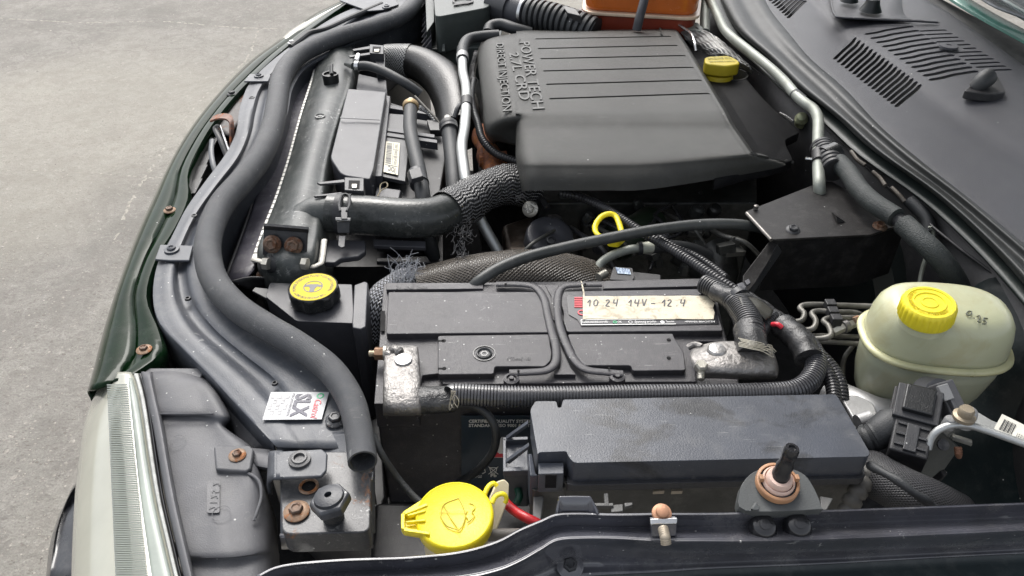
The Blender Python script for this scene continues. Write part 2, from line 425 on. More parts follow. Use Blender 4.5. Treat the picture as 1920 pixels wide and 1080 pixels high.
    m3 = ramp(n, noise(n, tc, 14, 6, 0.75, 1.0), 0.44, 0.60); col = mixc(n, mth(n, 'MULTIPLY', m3, 0.5), col, (0.17, 0.155, 0.14))
    m4 = ramp(n, noise(n, tc, 0.45, 3, 0.5, 0.3), 0.45, 0.6); col = mixc(n, mth(n, 'MULTIPLY', m4, 0.25), col, (0.40, 0.375, 0.31))
    n.links.new(col, b.inputs['Base Color']); b.inputs['Roughness'].default_value = 0.85
    h = mth(n, 'ADD', mth(n, 'MULTIPLY', noise(n, tc, 60, 8, 0.75), 0.010), mth(n, 'MULTIPLY', st, 0.0012)); h = mth(n, 'SUBTRACT', h, mth(n, 'MULTIPLY', ck, 0.003))
    bp = N_(n, 'ShaderNodeBump'); bp.inputs['Distance'].default_value = 1; bp.inputs['Strength'].default_value = 0.7; n.links.new(h, bp.inputs['Height']); n.links.new(bp.outputs[0], b.inputs['Normal'])
    return m

concrete_m = concrete()
paint_green = M('dark_green_paint', (0.0015, 0.012, 0.003), 0.10, var=0.3, spec=0.14, bump=0, rvar=0.1, speck=0.06, dust=0.05, ds=40)
paint_black = M('satin_black_paint', (0.014, 0.015, 0.019), 0.28, var=0.2, coat=0.4, bump=0.04, dust=0.12, ds=45, speck=0.12, rvar=0.2, scratch=0.15, big=0.05)
edge_black = M('dusty_black_paint', (0.048, 0.049, 0.060), 0.22, var=0.35, coat=1.0, bump=0.03, dust=0.30, ds=18, chips=0.6, speck=0.12, rvar=0.25, scratch=0.25, big=0.12, bigs=14)
steel_blue = M('dusty_grey_black_steel', (0.058, 0.064, 0.076), 0.40, var=0.2, dust=0.2, ds=40, chips=0.35, speck=0.28, rvar=0.2, bump=0.1, big=0.05)
steel_rusty = M('black_steel_with_rust', (0.034, 0.036, 0.041), 0.35, var=0.3, dust=0.34, ds=34, chips=0.7, speck=0.3, rust=0.10, rs=34, rcol=(0.17, 0.08, 0.04), coat=0.1, scratch=0.3)
steel_dark = M('dark_steel', (0.02, 0.021, 0.024), 0.45, var=0.3, dust=0.1, speck=0.05)
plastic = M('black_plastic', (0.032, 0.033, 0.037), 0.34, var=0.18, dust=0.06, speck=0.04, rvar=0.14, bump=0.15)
plastic_lid = M('fuse_lid_plastic', (0.056, 0.062, 0.076), 0.38, var=0.22, vs=9, dust=0.12, ds=30, speck=0.07, rvar=0.25, stain=0.7, sts=14, scratch=0.2, bump=0.10, bs=700)
plastic_batt = M('battery_plastic', (0.042, 0.040, 0.045), 0.36, var=0.15, dust=0.10, ds=70, chips=0.3, speck=0.3, rvar=0.15, scratch=0.25, bump=0.2, bs=1200)
plastic_cover = M('engine_cover_plastic', (0.038, 0.038, 0.035), 0.40, var=0.15, vs=6, dust=0.06, ds=24, speck=0.02, rvar=0.12, spec=0.36, scratch=0.08, bump=0.35, bs=1500)
plastic_cowl = M('cowl_plastic', (0.040, 0.041, 0.049), 0.38, var=0.12, vs=6, dust=0.05, ds=20, spec=0.42, speck=0.02, rvar=0.06, bump=0.4, bs=1300)
plastic_tank = M('radiator_tank_plastic', (0.040, 0.046, 0.045), 0.33, var=0.3, vs=12, dust=0.28, ds=60, chips=0.8, speck=0.35, rvar=0.2, scratch=0.4, bump=0.2)
plastic_shroud = M('shroud_plastic', (0.048, 0.049, 0.056), 0.38, var=0.15, dust=0.04, speck=0.06, rvar=0.15)
plastic_house = M('headlight_housing_plastic', (0.082, 0.083, 0.090), 0.5, var=0.2, vs=16, dust=0.20, ds=22, chips=0.15, speck=0.22, rvar=0.15, big=0.05)
plastic_deep = M('shaded_black_plastic', (0.019, 0.019, 0.021), 0.45, var=0.3, dust=0.08, speck=0.05)  # darker copy of the black plastic, shade of deep places in its colour
airbox_m = M('airbox_plastic', (0.060, 0.070, 0.066), 0.38, var=0.2, dust=0.05, rvar=0.12)
rubber = M('black_rubber', (0.028, 0.030, 0.032), 0.48, var=0.2, dust=0.06, ds=50, speck=0.05, rvar=0.12, bump=0.2)
foam = M('foam_seal_rubber', (0.048, 0.051, 0.057), 0.5, var=0.2, vs=20, dust=0.14, ds=70, chips=0.25, speck=0.12, scratch=0.15, bump=0.4, bs=1600, rvar=0.1)
hose_m = M('shiny_hose_rubber', (0.026, 0.029, 0.028), 0.27, var=0.25, dust=0.10, ds=60, chips=0.2, speck=0.15, rvar=0.2, bump=0.16, bs=260, scratch=0.3)
corr_m = M('corrugated_conduit_plastic', (0.030, 0.030, 0.032), 0.24, var=0.2, dust=0.04, rvar=0.15, speck=0.03)
tape_m = M('black_cloth_tape', (0.024, 0.024, 0.025), 0.22, var=0.3, dust=0.12, speck=0.05, big=0.9, bigs=55, bump=0.2)
alu = M('dull_aluminium', (0.48, 0.49, 0.48), 0.42, metal=0.75, var=0.15, dust=0.12, ds=30, dcol=(0.25, 0.24, 0.21), speck=0.05)
alu_green = M('weathered_alloy_pipe', (0.26, 0.275, 0.245), 0.48, metal=0.35, var=0.25, vs=22, dust=0.3, ds=40, dcol=(0.2, 0.19, 0.16))
alu_cast = M('cast_alloy', (0.36, 0.36, 0.36), 0.45, metal=0.6, var=0.3, dust=0.2, big=0.3, bigs=60)
lead = M('dirty_battery_clamp', (0.25, 0.24, 0.23), 0.36, metal=0.6, var=0.4, vs=60, dust=0.5, ds=60, dcol=(0.12, 0.105, 0.095), big=1.3, bigs=120, speck=0.3, chips=0.3)
rust_m = M('rusty_bolt_steel', (0.13, 0.085, 0.06), 0.55, metal=0.35, var=0.4, vs=70, rust=0.35, rs=90, rcol=(0.085, 0.042, 0.025), dust=0.2)
rust_w = M('rusty_washer_steel', (0.26, 0.17, 0.11), 0.5, metal=0.3, var=0.35, vs=80, rust=0.35, rs=70, rcol=(0.2, 0.08, 0.03), dust=0.2)
brass = M('brass_collar', (0.34, 0.24, 0.12), 0.45, metal=0.5, var=0.35, vs=60, dust=0.3)
zinc = M('zinc_plated_fitting', (0.5, 0.48, 0.42), 0.35, metal=0.7, var=0.25, vs=50, dust=0.2)
chrome = M('bright_clamp_steel', (0.6, 0.6, 0.6), 0.22, metal=0.95, var=0.15, vs=60, dust=0.15)
yellow = M('yellow_plastic', (0.80, 0.66, 0.02), 0.33, var=0.06, vs=20, speck=0.02, bump=0.15, sss=0.15, rvar=0.1)
yellow_old = M('worn_yellow_plastic', (0.42, 0.33, 0.015), 0.45, var=0.15, vs=30, dust=0.2, ds=60, dcol=(0.2, 0.16, 0.04), bump=0.2)
yellow_brake = M('brake_cap_yellow', (0.78, 0.66, 0.03), 0.34, var=0.08, dust=0.10, ds=70, dcol=(0.3, 0.24, 0.04), bump=0.2, sss=0.1)
ink_yel = M('worn_print_on_yellow', (0.30, 0.26, 0.06), 0.5, var=0.3, vs=80)
white_p = flatcol('white_print', (0.72, 0.72, 0.70), 0.4)
black_p = flatcol('black_print', (0.02, 0.02, 0.025), 0.4)
red_p = flatcol('red_print', (0.62, 0.03, 0.05), 0.4)
green_p = flatcol('green_print', (0.03, 0.35, 0.15), 0.4)
cream_m = M('paper_label', (0.66, 0.62, 0.48), 0.5, var=0.08, vs=40, dust=0.15, dcol=(0.3, 0.27, 0.2))
gap_m = M('gap_shade_black', (0.007, 0.007, 0.008), 0.7, var=0.5, vs=30, dust=0.05, spec=0.2)  # near-black base puts the shade of gaps and holes into the colour
def PY(x, y, Y):
    """point seen at photo position x, y on the upright plane at distance Y"""
    d = FW*FOC + RT*(x-960) + UP*(540-y); t = (Y-CP.y)/d.y
    return CP + d*t
def textquad(s, A, B, D, ext=0.0003, mat=None, parent=None, name='lettering', fat=0.0, align=None, surf=None, off=0.0004, shear=0, label=None, res=2, kind=None, space=1.0):
    """letters mapped on the parallelogram: A baseline start, B baseline end, D cap-height above A"""
    cu = bpy.data.curves.new('t', 'FONT'); cu.body = s; cu.size = 1; cu.extrude = 0.5; cu.offset = fat; cu.resolution_u = res; cu.shear = shear; cu.space_character = space
    to = bpy.data.objects.new('t', cu); COL.objects.link(to)
    dg = bpy.context.evaluated_depsgraph_get(); dg.update()
    me = bpy.data.meshes.new_from_object(to.evaluated_get(dg))
    xs = [q.co.x for q in me.vertices]; x0, x1 = min(xs), max(xs)
    U = (B-A); V = (D-A); N = U.cross(V).normalized()
    if N.dot(CP-A) < 0: N = -N
    vs = []
    for q in me.vertices:
        p = A+U*((q.co.x-x0)/(x1-x0))+V*(q.co.y/0.7)
        if surf: p = surf(p)
        vs.append(p+N*(off+q.co.z*ext))
    fs = [tuple(f.vertices) for f in me.polygons]
    bpy.data.objects.remove(to); bpy.data.curves.remove(cu); bpy.data.meshes.remove(me)
    return mk(name, G(vs, fs), mat, parent, smooth=False, recalc=False, label=label, kind=kind)

# ================================================================== SETTING: the yard
gz = -0.95
gr = mk('ground', G([Vector((-60, -20, gz)), Vector((60, -20, gz)), Vector((60, 90, gz)), Vector((-60, 90, gz))], [(0, 1, 2, 3)]), concrete_m, smooth=False)
gr['kind'] = 'structure'
def pebble_field():
    rnd = random.Random(3); g = G()
    for _ in range(1500):
        x = rnd.uniform(-20, 420); y = rnd.uniform(0, 1080)**1.0; c = P(x, y, -950)
        r = rnd.uniform(0.002, 0.006)*(1 if rnd.random() < 0.93 else 1.8); n = 6; a0 = rnd.random()*6
        vs = [c+Vector((math.cos(a0+i*6.283/n)*r*rnd.uniform(.7, 1.3), math.sin(a0+i*6.283/n)*r*rnd.uniform(.7, 1.3), -0.001)) for i in range(n)]
        k = len(g.v); g.v += vs+[c+Vector((0, 0, r*0.35))]; g.f += [(k+i, k+(i+1) % n, k+n) for i in range(n)]
    return g
pb = mk('gravel', pebble_field(), M('pebble_stone', (0.27, 0.25, 0.22), 0.8, var=0.6, vs=60), angle=180); pb['kind'] = 'stuff'; pb['label'] = 'small pebbles and grit set in the worn concrete beside the car'; pb['category'] = 'gravel'
# a long expansion joint
def ribbon(nm, pts, w0, mat, seed, gap=.25):
    r_ = random.Random(seed); q, _ = resample(spline([P(x, y, -950) for x, y in pts], 8), .022); g = G()
    for i in range(len(q)-1):
        if r_.random() < gap: continue
        d = (q[i+1]-q[i]).normalized(); s = Vector((-d.y, d.x, 0)); a = q[i]+s*r_.uniform(-.006, .006); b = q[i+1]+s*r_.uniform(-.006, .006); n0 = len(g.v)
        wa_, wb_ = w0*r_.uniform(.3, 1.3), w0*r_.uniform(.3, 1.3)
        h = Vector((0, 0, .0012)); g.v += [a-s*wa_, a+s*wa_, b+s*wb_, b-s*wb_, a+h, b+h]
        g.f += [(n0, n0+4, n0+5, n0+3), (n0+4, n0+1, n0+2, n0+5)]
    o = mk(nm, g, mat, smooth=False); o['kind'] = 'structure'; return o
chip_m = M('chipped_concrete', (.32, .30, .26), .9, var=.3, vs=60)
ribbon('pavement_joint', [(485, 55), (462, 110), (400, 165), (335, 235), (300, 290), (245, 380), (215, 450)], .006, chip_m, 1, .45)
ribbon('pavement_crack', [(-20, 33), (150, 42), (300, 40), (420, 50), (520, 54)], .007, chip_m, 2, .3)
ribbon('pavement_edge', [(-20, 318), (120, 322), (250, 330), (330, 335)], .004, chip_m, 3, .55)

# ================================================================== CAR BODY
car = thing('car_body', 'dark green and black car body with its bonnet open around the engine bay', 'car body', Vector((0.3, 0.9, gz)))
# --- painted front panel (outer roll, top, crease, inner edge)
fr = [((640, 4), (676, -4)), ((585, 32), (630, 22)), ((522, 80), (560, 72)), ((480, 110), (520, 104)), ((447, 140), (492, 130)), ((410, 180), (455, 165)), ((374, 224), (420, 205)), ((343, 270), (386, 252)), ((317, 318), (352, 320)),
      ((292, 372), (350, 375)), ((266, 430), (326, 430)), ((243, 490), (290, 490)), ((220, 555), (272, 560)), ((200, 620), (296, 628)), ((182, 690), (296, 668)), ((170, 735), (225, 718))]
rows = []
for (o, i) in fr:
    dx, dy = i[0]-o[0], i[1]-o[1]
    a = (o[0]-1, o[1], -26, -330); b = (o[0], o[1], -25); c = (o[0]+dx*0.10, o[1]+dy*0.10, 0); d = (o[0]+dx*0.5, o[1]+dy*0.5, 3); e = (o[0]+dx*0.56, o[1]+dy*0.56, -2); f = (o[0]+dx, o[1]+dy, 4)
    a2 = (o[0]-.3, o[1], -26, -60); a3 = (o[0]-.1, o[1], -26, -36)
    rows.append([a, a2, a3, b, c, d, e, f, (f[0], f[1], 4, -16)])
mk('front_panel', patch(rows, 4, 4), paint_green, car, solid=0.003, angle=60, label='glossy dark green painted front panel')
# bumper below the headlight
rows = [[(150, 900, -60), (165, 900, -40), (200, 900, -40)], [(128, 930, -120), (140, 925, -95), (190, 930, -80)], [(100, 1000, -130), (118, 990, -100), (180, 990, -90)], [(88, 1090, -140), (106, 1090, -100), (180, 1090, -90)]]
rows = [[(r[0][0]-4, r[0][1]+10, r[0][2]-300)]+r for r in rows]
mk('bumper', patch(rows), paint_black, car, solid=0.003, angle=60)

# --- radiator crossmember, the pressed steel band
cr = [((690, 8), (800, -8)), ((640, 28), (790, 14)), ((598, 52), (742, 52)), ((558, 80), (655, 86)), ((505, 122), (580, 125)), ((468, 160), (548, 165)), ((450, 205), (538, 210)), ((443, 250), (526, 250)),
      ((424, 292), (506, 300)), ((385, 345), (462, 352)), ((350, 395), (424, 402)), ((322, 450), (402, 450)), ((296, 500), (408, 505)), ((287, 560), (440, 565)), ((300, 612), (505, 620)), ((345, 662), (570, 665)), ((400, 718), (640, 710)), ((455, 778), (672, 770)), ((512, 838), (690, 842))]
rows = []
for l, r in cr:
    def q(f, z): return (l[0]+(r[0]-l[0])*f, l[1]+(r[1]-l[1])*f, z)
    rows.append([(l[0], l[1], 6, -45), q(0, 6), q(0.06, 12), q(0.26, 13), q(0.34, 5 if r[1] < 760 else 11.5), q(0.46, 6 if r[1] < 760 else 11.5), q(0.55, 12), q(0.97, 12), q(1.0, 6), (r[0], r[1], 6, -70)])
mk('crossmember', patch(rows, 4, 3), steel_blue, car, solid=0.002, angle=50, label='dusty grey pressed steel radiator crossmember')
# inner wall under the foam seal that hides the deep gap
rows = [[(r[0]-6, r[1], 4, 0), (r[0]-6, r[1], 4, -90), (r[0]-6, r[1], 4, -415)] for l, r in cr]
mk('gap_shade_sheet', patch([[((o[0]*.5+i[0]*.5), (o[1]+i[1])/2, 4, -30), ((i[0]), i[1], 4, -42), (i[0]+70, i[1]+30, 4, -48), (i[0]+130, i[1]+60, 4, -60)] for o, i in fr], 3, 3), gap_m, car, solid=0.002)  # added black sheet, stands in for the shade behind the front panel
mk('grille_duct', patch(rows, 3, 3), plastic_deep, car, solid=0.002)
# rivet holes
for x, y in ((472, 183), (364, 404), (352, 559), (515, 718)):
    c = P(x, y, 13.5); k = px(c, 3.2)
    h = mk('hole', lathe(c, [(k*1.9, -0.0015), (k*1.6, 0.0006), (k, 0.0008), (k*0.9, -0.0006), (0.0002, -0.0008)], seg=16), steel_dark, car)
# lapped strap plates on the crossmember
def strap(pts, at, z=17, r=14, torx=True):
    p = mk('strap_plate', slab([(a, b, z) for a, b in pts], 0.003), steel_blue, car, bevel=0.0012)
    c = P(*at, z+1); k = px(c, r)
    s = mk('rivet', lathe(c, [(k, -0.001), (k*0.97, 0.0012), (k*0.6, 0.0016), (k*0.55, 0.0035), (k*0.3, 0.0045), (k*0.2, 0.003), (0.0002, 0.003)], seg=24), steel_blue, p, angle=50)
strap([(290, 486), (300, 458), (362, 460), (355, 488), (318, 488)], (322, 468))
strap([(457, 152), (468, 138), (508, 140), (503, 152)], (485, 142), r=9)
strap([(636, 0), (650, -14), (735, -10), (748, 8), (718, 18), (690, 20)], (725, 13), r=9)
# latch plate at the near end: box, rusty lip, holes
lp = mk('latch_plate', prism(roundpoly(PP([(524, 868), (612, 846), (696, 846), (694, 998), (528, 1002)], 16), [0.004, 0.004, 0.004, 0.008, 0.008]), -8, world=True), steel_rusty, car, bevel=0.0015, label='rust flecked black latch plate')
mk('plate_front', patch([[(524, 1004, 6), (600, 1006, 6), (696, 1003, 6)], [(526, 1012, -4), (600, 1014, -4), (696, 1010, -4)], [(528, 1030, -80), (600, 1030, -80), (700, 1028, -80)]]), M('dirty_white_steel', (0.10, 0.10, 0.11), 0.35, var=0.5, vs=30, dust=0.7, ds=34, dcol=(0.42, 0.42, 0.43), rust=0.05, speck=0.2), car, solid=0.002)
mk('crossmember_end', patch([[(512, 820, 4), (600, 812, 10), (690, 806, 10), (694, 806, -80)], [(524, 870, 4), (600, 860, 8), (695, 850, 8), (698, 850, -80)], [(526, 1002, 4), (600, 1002, 6), (696, 1000, 6), (700, 1000, -80)]], 5, 5), steel_blue, car, solid=0.002)
# rusty hole
c = P(579, 912, 17); k = px(c, 19)
mk('hole', lathe(c, [(k, 0.0002), (k*0.86, 0.0012), (k*0.7, 0.001), (k*0.68, -0.002)], seg=28, closed=False), rust_w, car)
mk('hole', lathe(c, [(k*0.72, -0.0002), (0.0003, -0.0001)], seg=28, closed=False), gap_m, car)
hexbolt(car, (556, 958, 18), 14, rust_m, rust_w, wr=1.75)
hexbolt(car, (629, 787, 15), 13, steel_rusty, steel_rusty, wr=1.5)
# headlight retaining bracket folded over the latch plate
br = mk('folded_bracket', join(slab([(512, 846, 32), (604, 841, 32), (614, 850, 32), (612, 882, 32), (602, 893, 32), (512, 897, 32)], 0.0035)), steel_blue, car, bevel=0.0015, bseg=3)
mk('bracket_fold', patch([[(530, 845, 32), (512, 845, 31), (503, 850, 20), (505, 870, -12)], [(530, 896, 32), (512, 897, 31), (500, 906, 20), (504, 928, -12)]], 5, 5), steel_blue, br, solid=0.003)
c = P(562, 862, 33); k = px(c, 21)
mk('torx_screw', lathe(c, [(k, -0.001), (k*0.98, 0.0015), (k*0.72, 0.002), (k*0.66, 0.0032), (k*0.5, 0.0032), (k*0.45, 0.001), (0.0003, 0.001)], seg=30, lobes=6), M('scuffed_torx', (0.07, 0.07, 0.072), 0.4, metal=0.1, var=0.5, vs=80, dust=0.3), br, angle=40)
# bolts on the painted strip
hexbolt(car, (270, 655, 8), 8, rust_m, rust_w, wr=1.8)
hexbolt(car, (318, 394, 6), 7, rust_m, rust_w, wr=1.6)
hexbolt(car, (435, 176, 6), 6, steel_dark, steel_dark, wr=1.6)
hexbolt(car, (547, 80, 10), 5, alu_cast, alu_cast, wr=1.6)

# --- near wing edge with its bead, step and gutter
we = []   # lip y, face bottom y, bead y, lower y, per x
prof = [(480, 1083, 1092, 1110, 1130, 1150), (530, 1062, 1078, 1100, 1120, 1140), (640, 1051, 1070, 1095, 1112, 1135), (760, 1047, 1064, 1090, 1108, 1130), (860, 1037, 1056, 1084, 1104, 1128), (930, 1018, 1042, 1070, 1096, 1122), (975, 995, 1022, 1052, 1084, 1112), (1015, 978, 1003, 1030, 1072, 1100), (1045, 966, 990, 1014, 1060, 1086),
        (1090, 964, 986, 1010, 1052, 1080), (1150, 966, 987, 1010, 1052, 1076), (1235, 965, 988, 1014, 1052, 1072), (1320, 965, 990, 1014, 1050, 1066), (1420, 963, 990, 1014, 1047, 1062), (1560, 959, 985, 1010, 1043, 1056), (1700, 954, 980, 1004, 1036, 1048), (1830, 949, 976, 998, 1030, 1041), (1960, 944, 970, 992, 1024, 1035), (2300, 930, 956, 978, 1008, 1019), (2700, 914, 940, 962, 990, 1000)]
rows = []
for x, a, b, c_, d, e in prof:
    rows.append([(x, a-2, 46, 30), (x, a-2, 46), (x, a, 48), (x, a+3, 46), (x, b-3, 33), (x, c_-9, 39), (x, c_-2, 40), (x, c_+6, 36), (x, d, 2), (x, e, -1)])
mk('wing_edge', patch(rows, 5, 4), edge_black, car, solid=0.0016, angle=55, label='glossy dusty black inner wing edge')
rows = [[(x, e-2, -4), (x, e+20, -7), (x, e+120, -6), (x, e+260, -10)] for x, a, b, c_, d, e in prof]
mk('wing_gutter', patch(rows, 3, 3), M('outer_wing_paint', (0.012, 0.020, 0.022), 0.3, coat=0.2, var=0.2, bump=0.03, dust=0.1, ds=60, speck=0.05), car, solid=0.002)
# pressed swages in the lower face
for x in ():
    mk('swage', patch([[(x-16, 1020, 27.5), (x-2, 1018, 30), (x+10, 1020, 27)], [(x-10, 1048, 8), (x+4, 1047, 12), (x+16, 1046, 8)], [(x-6, 1068, -0.5), (x+6, 1068, 1), (x+20, 1067, -0.5)]], 4, 4), edge_black, car, solid=0.001)
# raised tab on the lip
mk('lip_tab', patch([[(1046, 964, 48), (1050, 935, 56), (1056, 931, 57), (1100, 931, 57), (1108, 935, 56), (1120, 966, 48)], [(1046, 966, 46), (1052, 946, 52), (1058, 944, 53), (1100, 944, 53), (1106, 946, 52), (1120, 968, 46)], [(1046, 968, 44), (1052, 962, 46), (1060, 960, 47), (1098, 960, 47), (1104, 962, 46), (1120, 970, 44)]], 4, 4), edge_black, car, solid=0.002)
hexbolt(car, (1069, 1061, 4), 14, steel_dark, edge_black, wr=1.8, d=(0, -0.25, 1))
for x, y in ((1431, 988), (1496, 986)):
    c = P(x, y, 40); k = px(c, 24)
    b_ = mk('grommet', lathe(c, [(k*1.08, -0.004), (k*1.1, -0.001), (k*0.98, 0.0008), (k*0.92, 0.0035), (k*0.8, 0.0048), (k*0.44, 0.0052), (k*0.42, 0.0058), (k*0.25, 0.006), (0.0002, 0.006)], d=(0, -0.30, 0.95), seg=30), M('gloss_black_cap', (0.012, 0.012, 0.014), 0.2, coat=0.6), car, angle=50)
# clip with stud and copper nut
cl = mk('clip', slab([(1220, 976, 53), (1270, 974, 53), (1268, 1006, 40), (1222, 1008, 40)], 0.005), edge_black, car, bevel=0.001)
mk('clip_lip', slab([(1219, 972, 54), (1271, 970, 54), (1270, 982, 52), (1220, 984, 52)], 0.004), chrome, cl, bevel=0.001)
mk('stud', tube([(1243, 990, 56), (1247, 1006, 56), (1249, 1020, 52)], 10, seg=16, smooth=False, corr=0.0016, cdepth=0.08), M('aged_stud', (0.36, 0.31, 0.24), 0.5, metal=0.4, var=0.3, vs=90, dust=0.2), cl)
mk('copper_nut', lathe(P(1241, 962, 52), [(px(P(1241, 962, 52), q), px(P(1241, 962, 52), h)) for q, h in ((19, -2), (18, 2), (12.5, 5), (12, 13), (9, 15), (1, 15))], d=(0, -0.3, 1), seg=24), M('copper_steel', (0.42, 0.22, 0.13), 0.5, metal=0.3, var=0.3, vs=70, dust=0.2), cl)

# --- bay enclosure: floor pan, bulkhead, far wing
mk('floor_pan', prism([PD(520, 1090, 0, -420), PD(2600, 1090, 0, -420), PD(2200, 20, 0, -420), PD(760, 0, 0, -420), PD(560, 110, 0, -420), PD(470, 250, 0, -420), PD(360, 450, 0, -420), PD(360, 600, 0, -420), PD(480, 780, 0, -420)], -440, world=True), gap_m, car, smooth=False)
far = [[(760, -30, 30), (900, -34, 30), (1100, -36, 30), (1400, -38, 40)], [(760, -26, 10), (900, -30, 10), (1100, -30, 10), (1400, -30, 10)], [(760, -20, -300), (900, -20, -300), (1100, -20, -300), (1400, -20, -300)]]
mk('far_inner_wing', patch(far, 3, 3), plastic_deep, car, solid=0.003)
# near inner wing (dark shapely wall at right, behind the bracket)
nw = [[(1720, 690, -110), (1800, 560, -20), (1900, 520, 30), (2100, 620, 30), (2600, 820, 30)], [(1730, 780, -120), (1820, 700, -60), (1920, 690, -20), (2100, 760, -20), (2600, 880, -20)], [(1740, 900, -110), (1840, 860, -110), (1940, 840, -110), (2100, 860, -110), (2600, 920, -110)], [(1700, 985, -160), (1820, 975, -160), (1940, 970, -160), (2100, 970, -160), (2600, 960, -160)]]
mk('inner_wing', patch(nw, 5, 5), M('inner_wing_paint', (0.008, 0.013, 0.014), 0.4, var=0.3, dust=0.06, speck=0.05, spec=0.25), car, solid=0.003)
# bulkhead
bk = [[(1330, 60, 20), (1500, 200, 20), (1640, 330, 20), (1800, 470, 20), (2050, 640, 20)], [(1330, 80, -80), (1500, 220, -80), (1640, 345, -80), (1800, 480, -80), (2050, 650, -80)], [(1330, 120, -300), (1500, 260, -300), (1640, 380, -300), (1800, 510, -300), (2050, 680, -300)]]
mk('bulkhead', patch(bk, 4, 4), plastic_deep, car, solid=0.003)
# --- the open bonnet, hinged at the back and standing up over the right of the bay
bn = [[Vector((1.02, y, 0.36)), Vector((0.86, y, 0.72)), Vector((0.64, y, 1.04)), Vector((0.45, y, 1.28))] for y in (0.42, 0.75, 1.1, 1.5, 1.85)]
mk('bonnet', patch(bn, 4, 4, world=True), paint_green, car, solid=-0.02, label='open bonnet painted dark green')

# --- far headlight sliver and seal strips at the top left
mk('far_headlight_lens', patch([[(640, 6, 2), (646, 4, 8), (654, 4, 4)], [(590, 30, 2), (597, 30, 8), (606, 32, 4)], [(548, 54, 2), (554, 56, 8), (562, 60, 4)], [(518, 82, 0), (524, 84, 5), (532, 84, 2)]], 4, 4), flatcol('cream_lens', (0.62, 0.61, 0.52), 0.25, coat=1), car, solid=0.004)
mk('edge_strip', tube([(716, 8, 14), (660, 32, 14), (612, 54, 14), (580, 62, 14), (560, 76, 14), (545, 88, 12)], 5, seg=10), rubber, car)
# rusted striker hook in the grille gap
hk = thing('latch_hook', 'rusty steel latch hook standing in the gap behind the green front panel', 'latch', P(420, 290, -20))
def strapband(pts, wpx, th=0.003, mat=None, name='strap', parent=None, wdir=(0, 1, 0)):
    q = spline(PP(pts), 8); wv = Vector(wdir).normalized()
    if isinstance(wpx, (int, float)): wm = [px(q[0], wpx/2)]*len(q)
    rows_ = [[p-wv*wm[i], p+wv*wm[i]] for i, p in enumerate(q)]
    v = [x for r in rows_ for x in r]; f = [(2*i, 2*i+1, 2*i+3, 2*i+2) for i in range(len(q)-1)]
    return mk(name, G(v, f), mat, parent, solid=th, angle=50, bevel=0.0006)
strapband([(396, 222, 22), (412, 217, 26), (430, 220, 26), (436, 240, 18), (437, 300, -20)], 22, mat=M('rusted_strap', (0.14, 0.075, 0.055), 0.55, metal=0.2, var=0.4, vs=60, rust=0.4, rs=50, rcol=(0.2, 0.07, 0.03), dust=0.2), name='rusty_strap', parent=hk)
mk('hook_arm', tube([(408, 235, 12), (404, 242, 12), (414, 265, 4), (428, 300, -12)], 5, seg=10, flat=0.5), steel_dark, hk)
mk('spring_arm', tube([(398, 262, 4), (396, 285, 0), (400, 310, -6), (408, 330, -14)], 5, seg=10, flat=0.5), steel_blue, hk)
mk('release_rod', tube([(412, 236, 10), (422, 262, 4), (434, 296, -8)], 2.2, seg=8), chrome, hk)
# black slats of the grille behind
for k in range(4):
    x0, y0 = 366-k*10, 262+k*26
    mk('grille_slat', slab([(x0, y0, -10), (x0+44, y0-6, -10), (x0+30, y0+22, -12), (x0-10, y0+24, -12)], 0.003), plastic_deep, car, bevel=0.0006)
rows = [[(460, 168, -4), (452, 205, -4), (446, 250, -6)], [(430, 190, -10), (400, 240, -14), (370, 300, -20)]]
mk('slam_panel', patch([[(455, 168, -3), (425, 200, -3), (398, 240, -5)], [(462, 172, -3), (440, 205, -4), (410, 246, -6)], [(450, 230, -8), (440, 240, -9), (430, 255, -10)]], 4, 4), M('rusty_dark_panel', (0.04, 0.033, 0.032), 0.5, var=0.4, rust=0.2, dust=0.25, speck=0.2), car, solid=0.002)

# ================================================================== NEAR HEADLIGHT
hl = thing('headlight', 'large hazy headlight with ribbed glass and grey plastic housing at the front corner', 'headlight', P(330, 900, -60))
lens = [((205, 700), (250, 702)), ((186, 740), (262, 742)), ((166, 790), (270, 800)), ((154, 860), (280, 870)), ((147, 930), (292, 940)), ((143, 1000), (308, 1010)), ((141, 1060), (322, 1070)), ((140, 1110), (334, 1120))]
rows = []
for o, i in lens:
    dx = i[0]-o[0]
    rows.append([(o[0], o[1], -34, -260), (o[0], o[1], -34, -90), (o[0], o[1], -34), (o[0]+dx*.14, o[1], -8), (o[0]+dx*.45, o[1], 4), (o[0]+dx*.75, o[1]+1, 6), (i[0]-4, i[1], 3), (i[0], i[1], -6)])
lens_m = M('hazy_lens', (0.46, 0.46, 0.385), 0.13, var=0.10, vs=10, coat=1, bump=0.02, trans=0.3, ior=1.35, dust=0.08, ds=30, dcol=(.4,.38,.28))
lensin = M('lens_interior', (0.62, 0.64, 0.58), 0.35, var=0.1, metal=0.2)
mk('lens', patch(rows, 6, 5), lens_m, hl, solid=0.0025, angle=80)
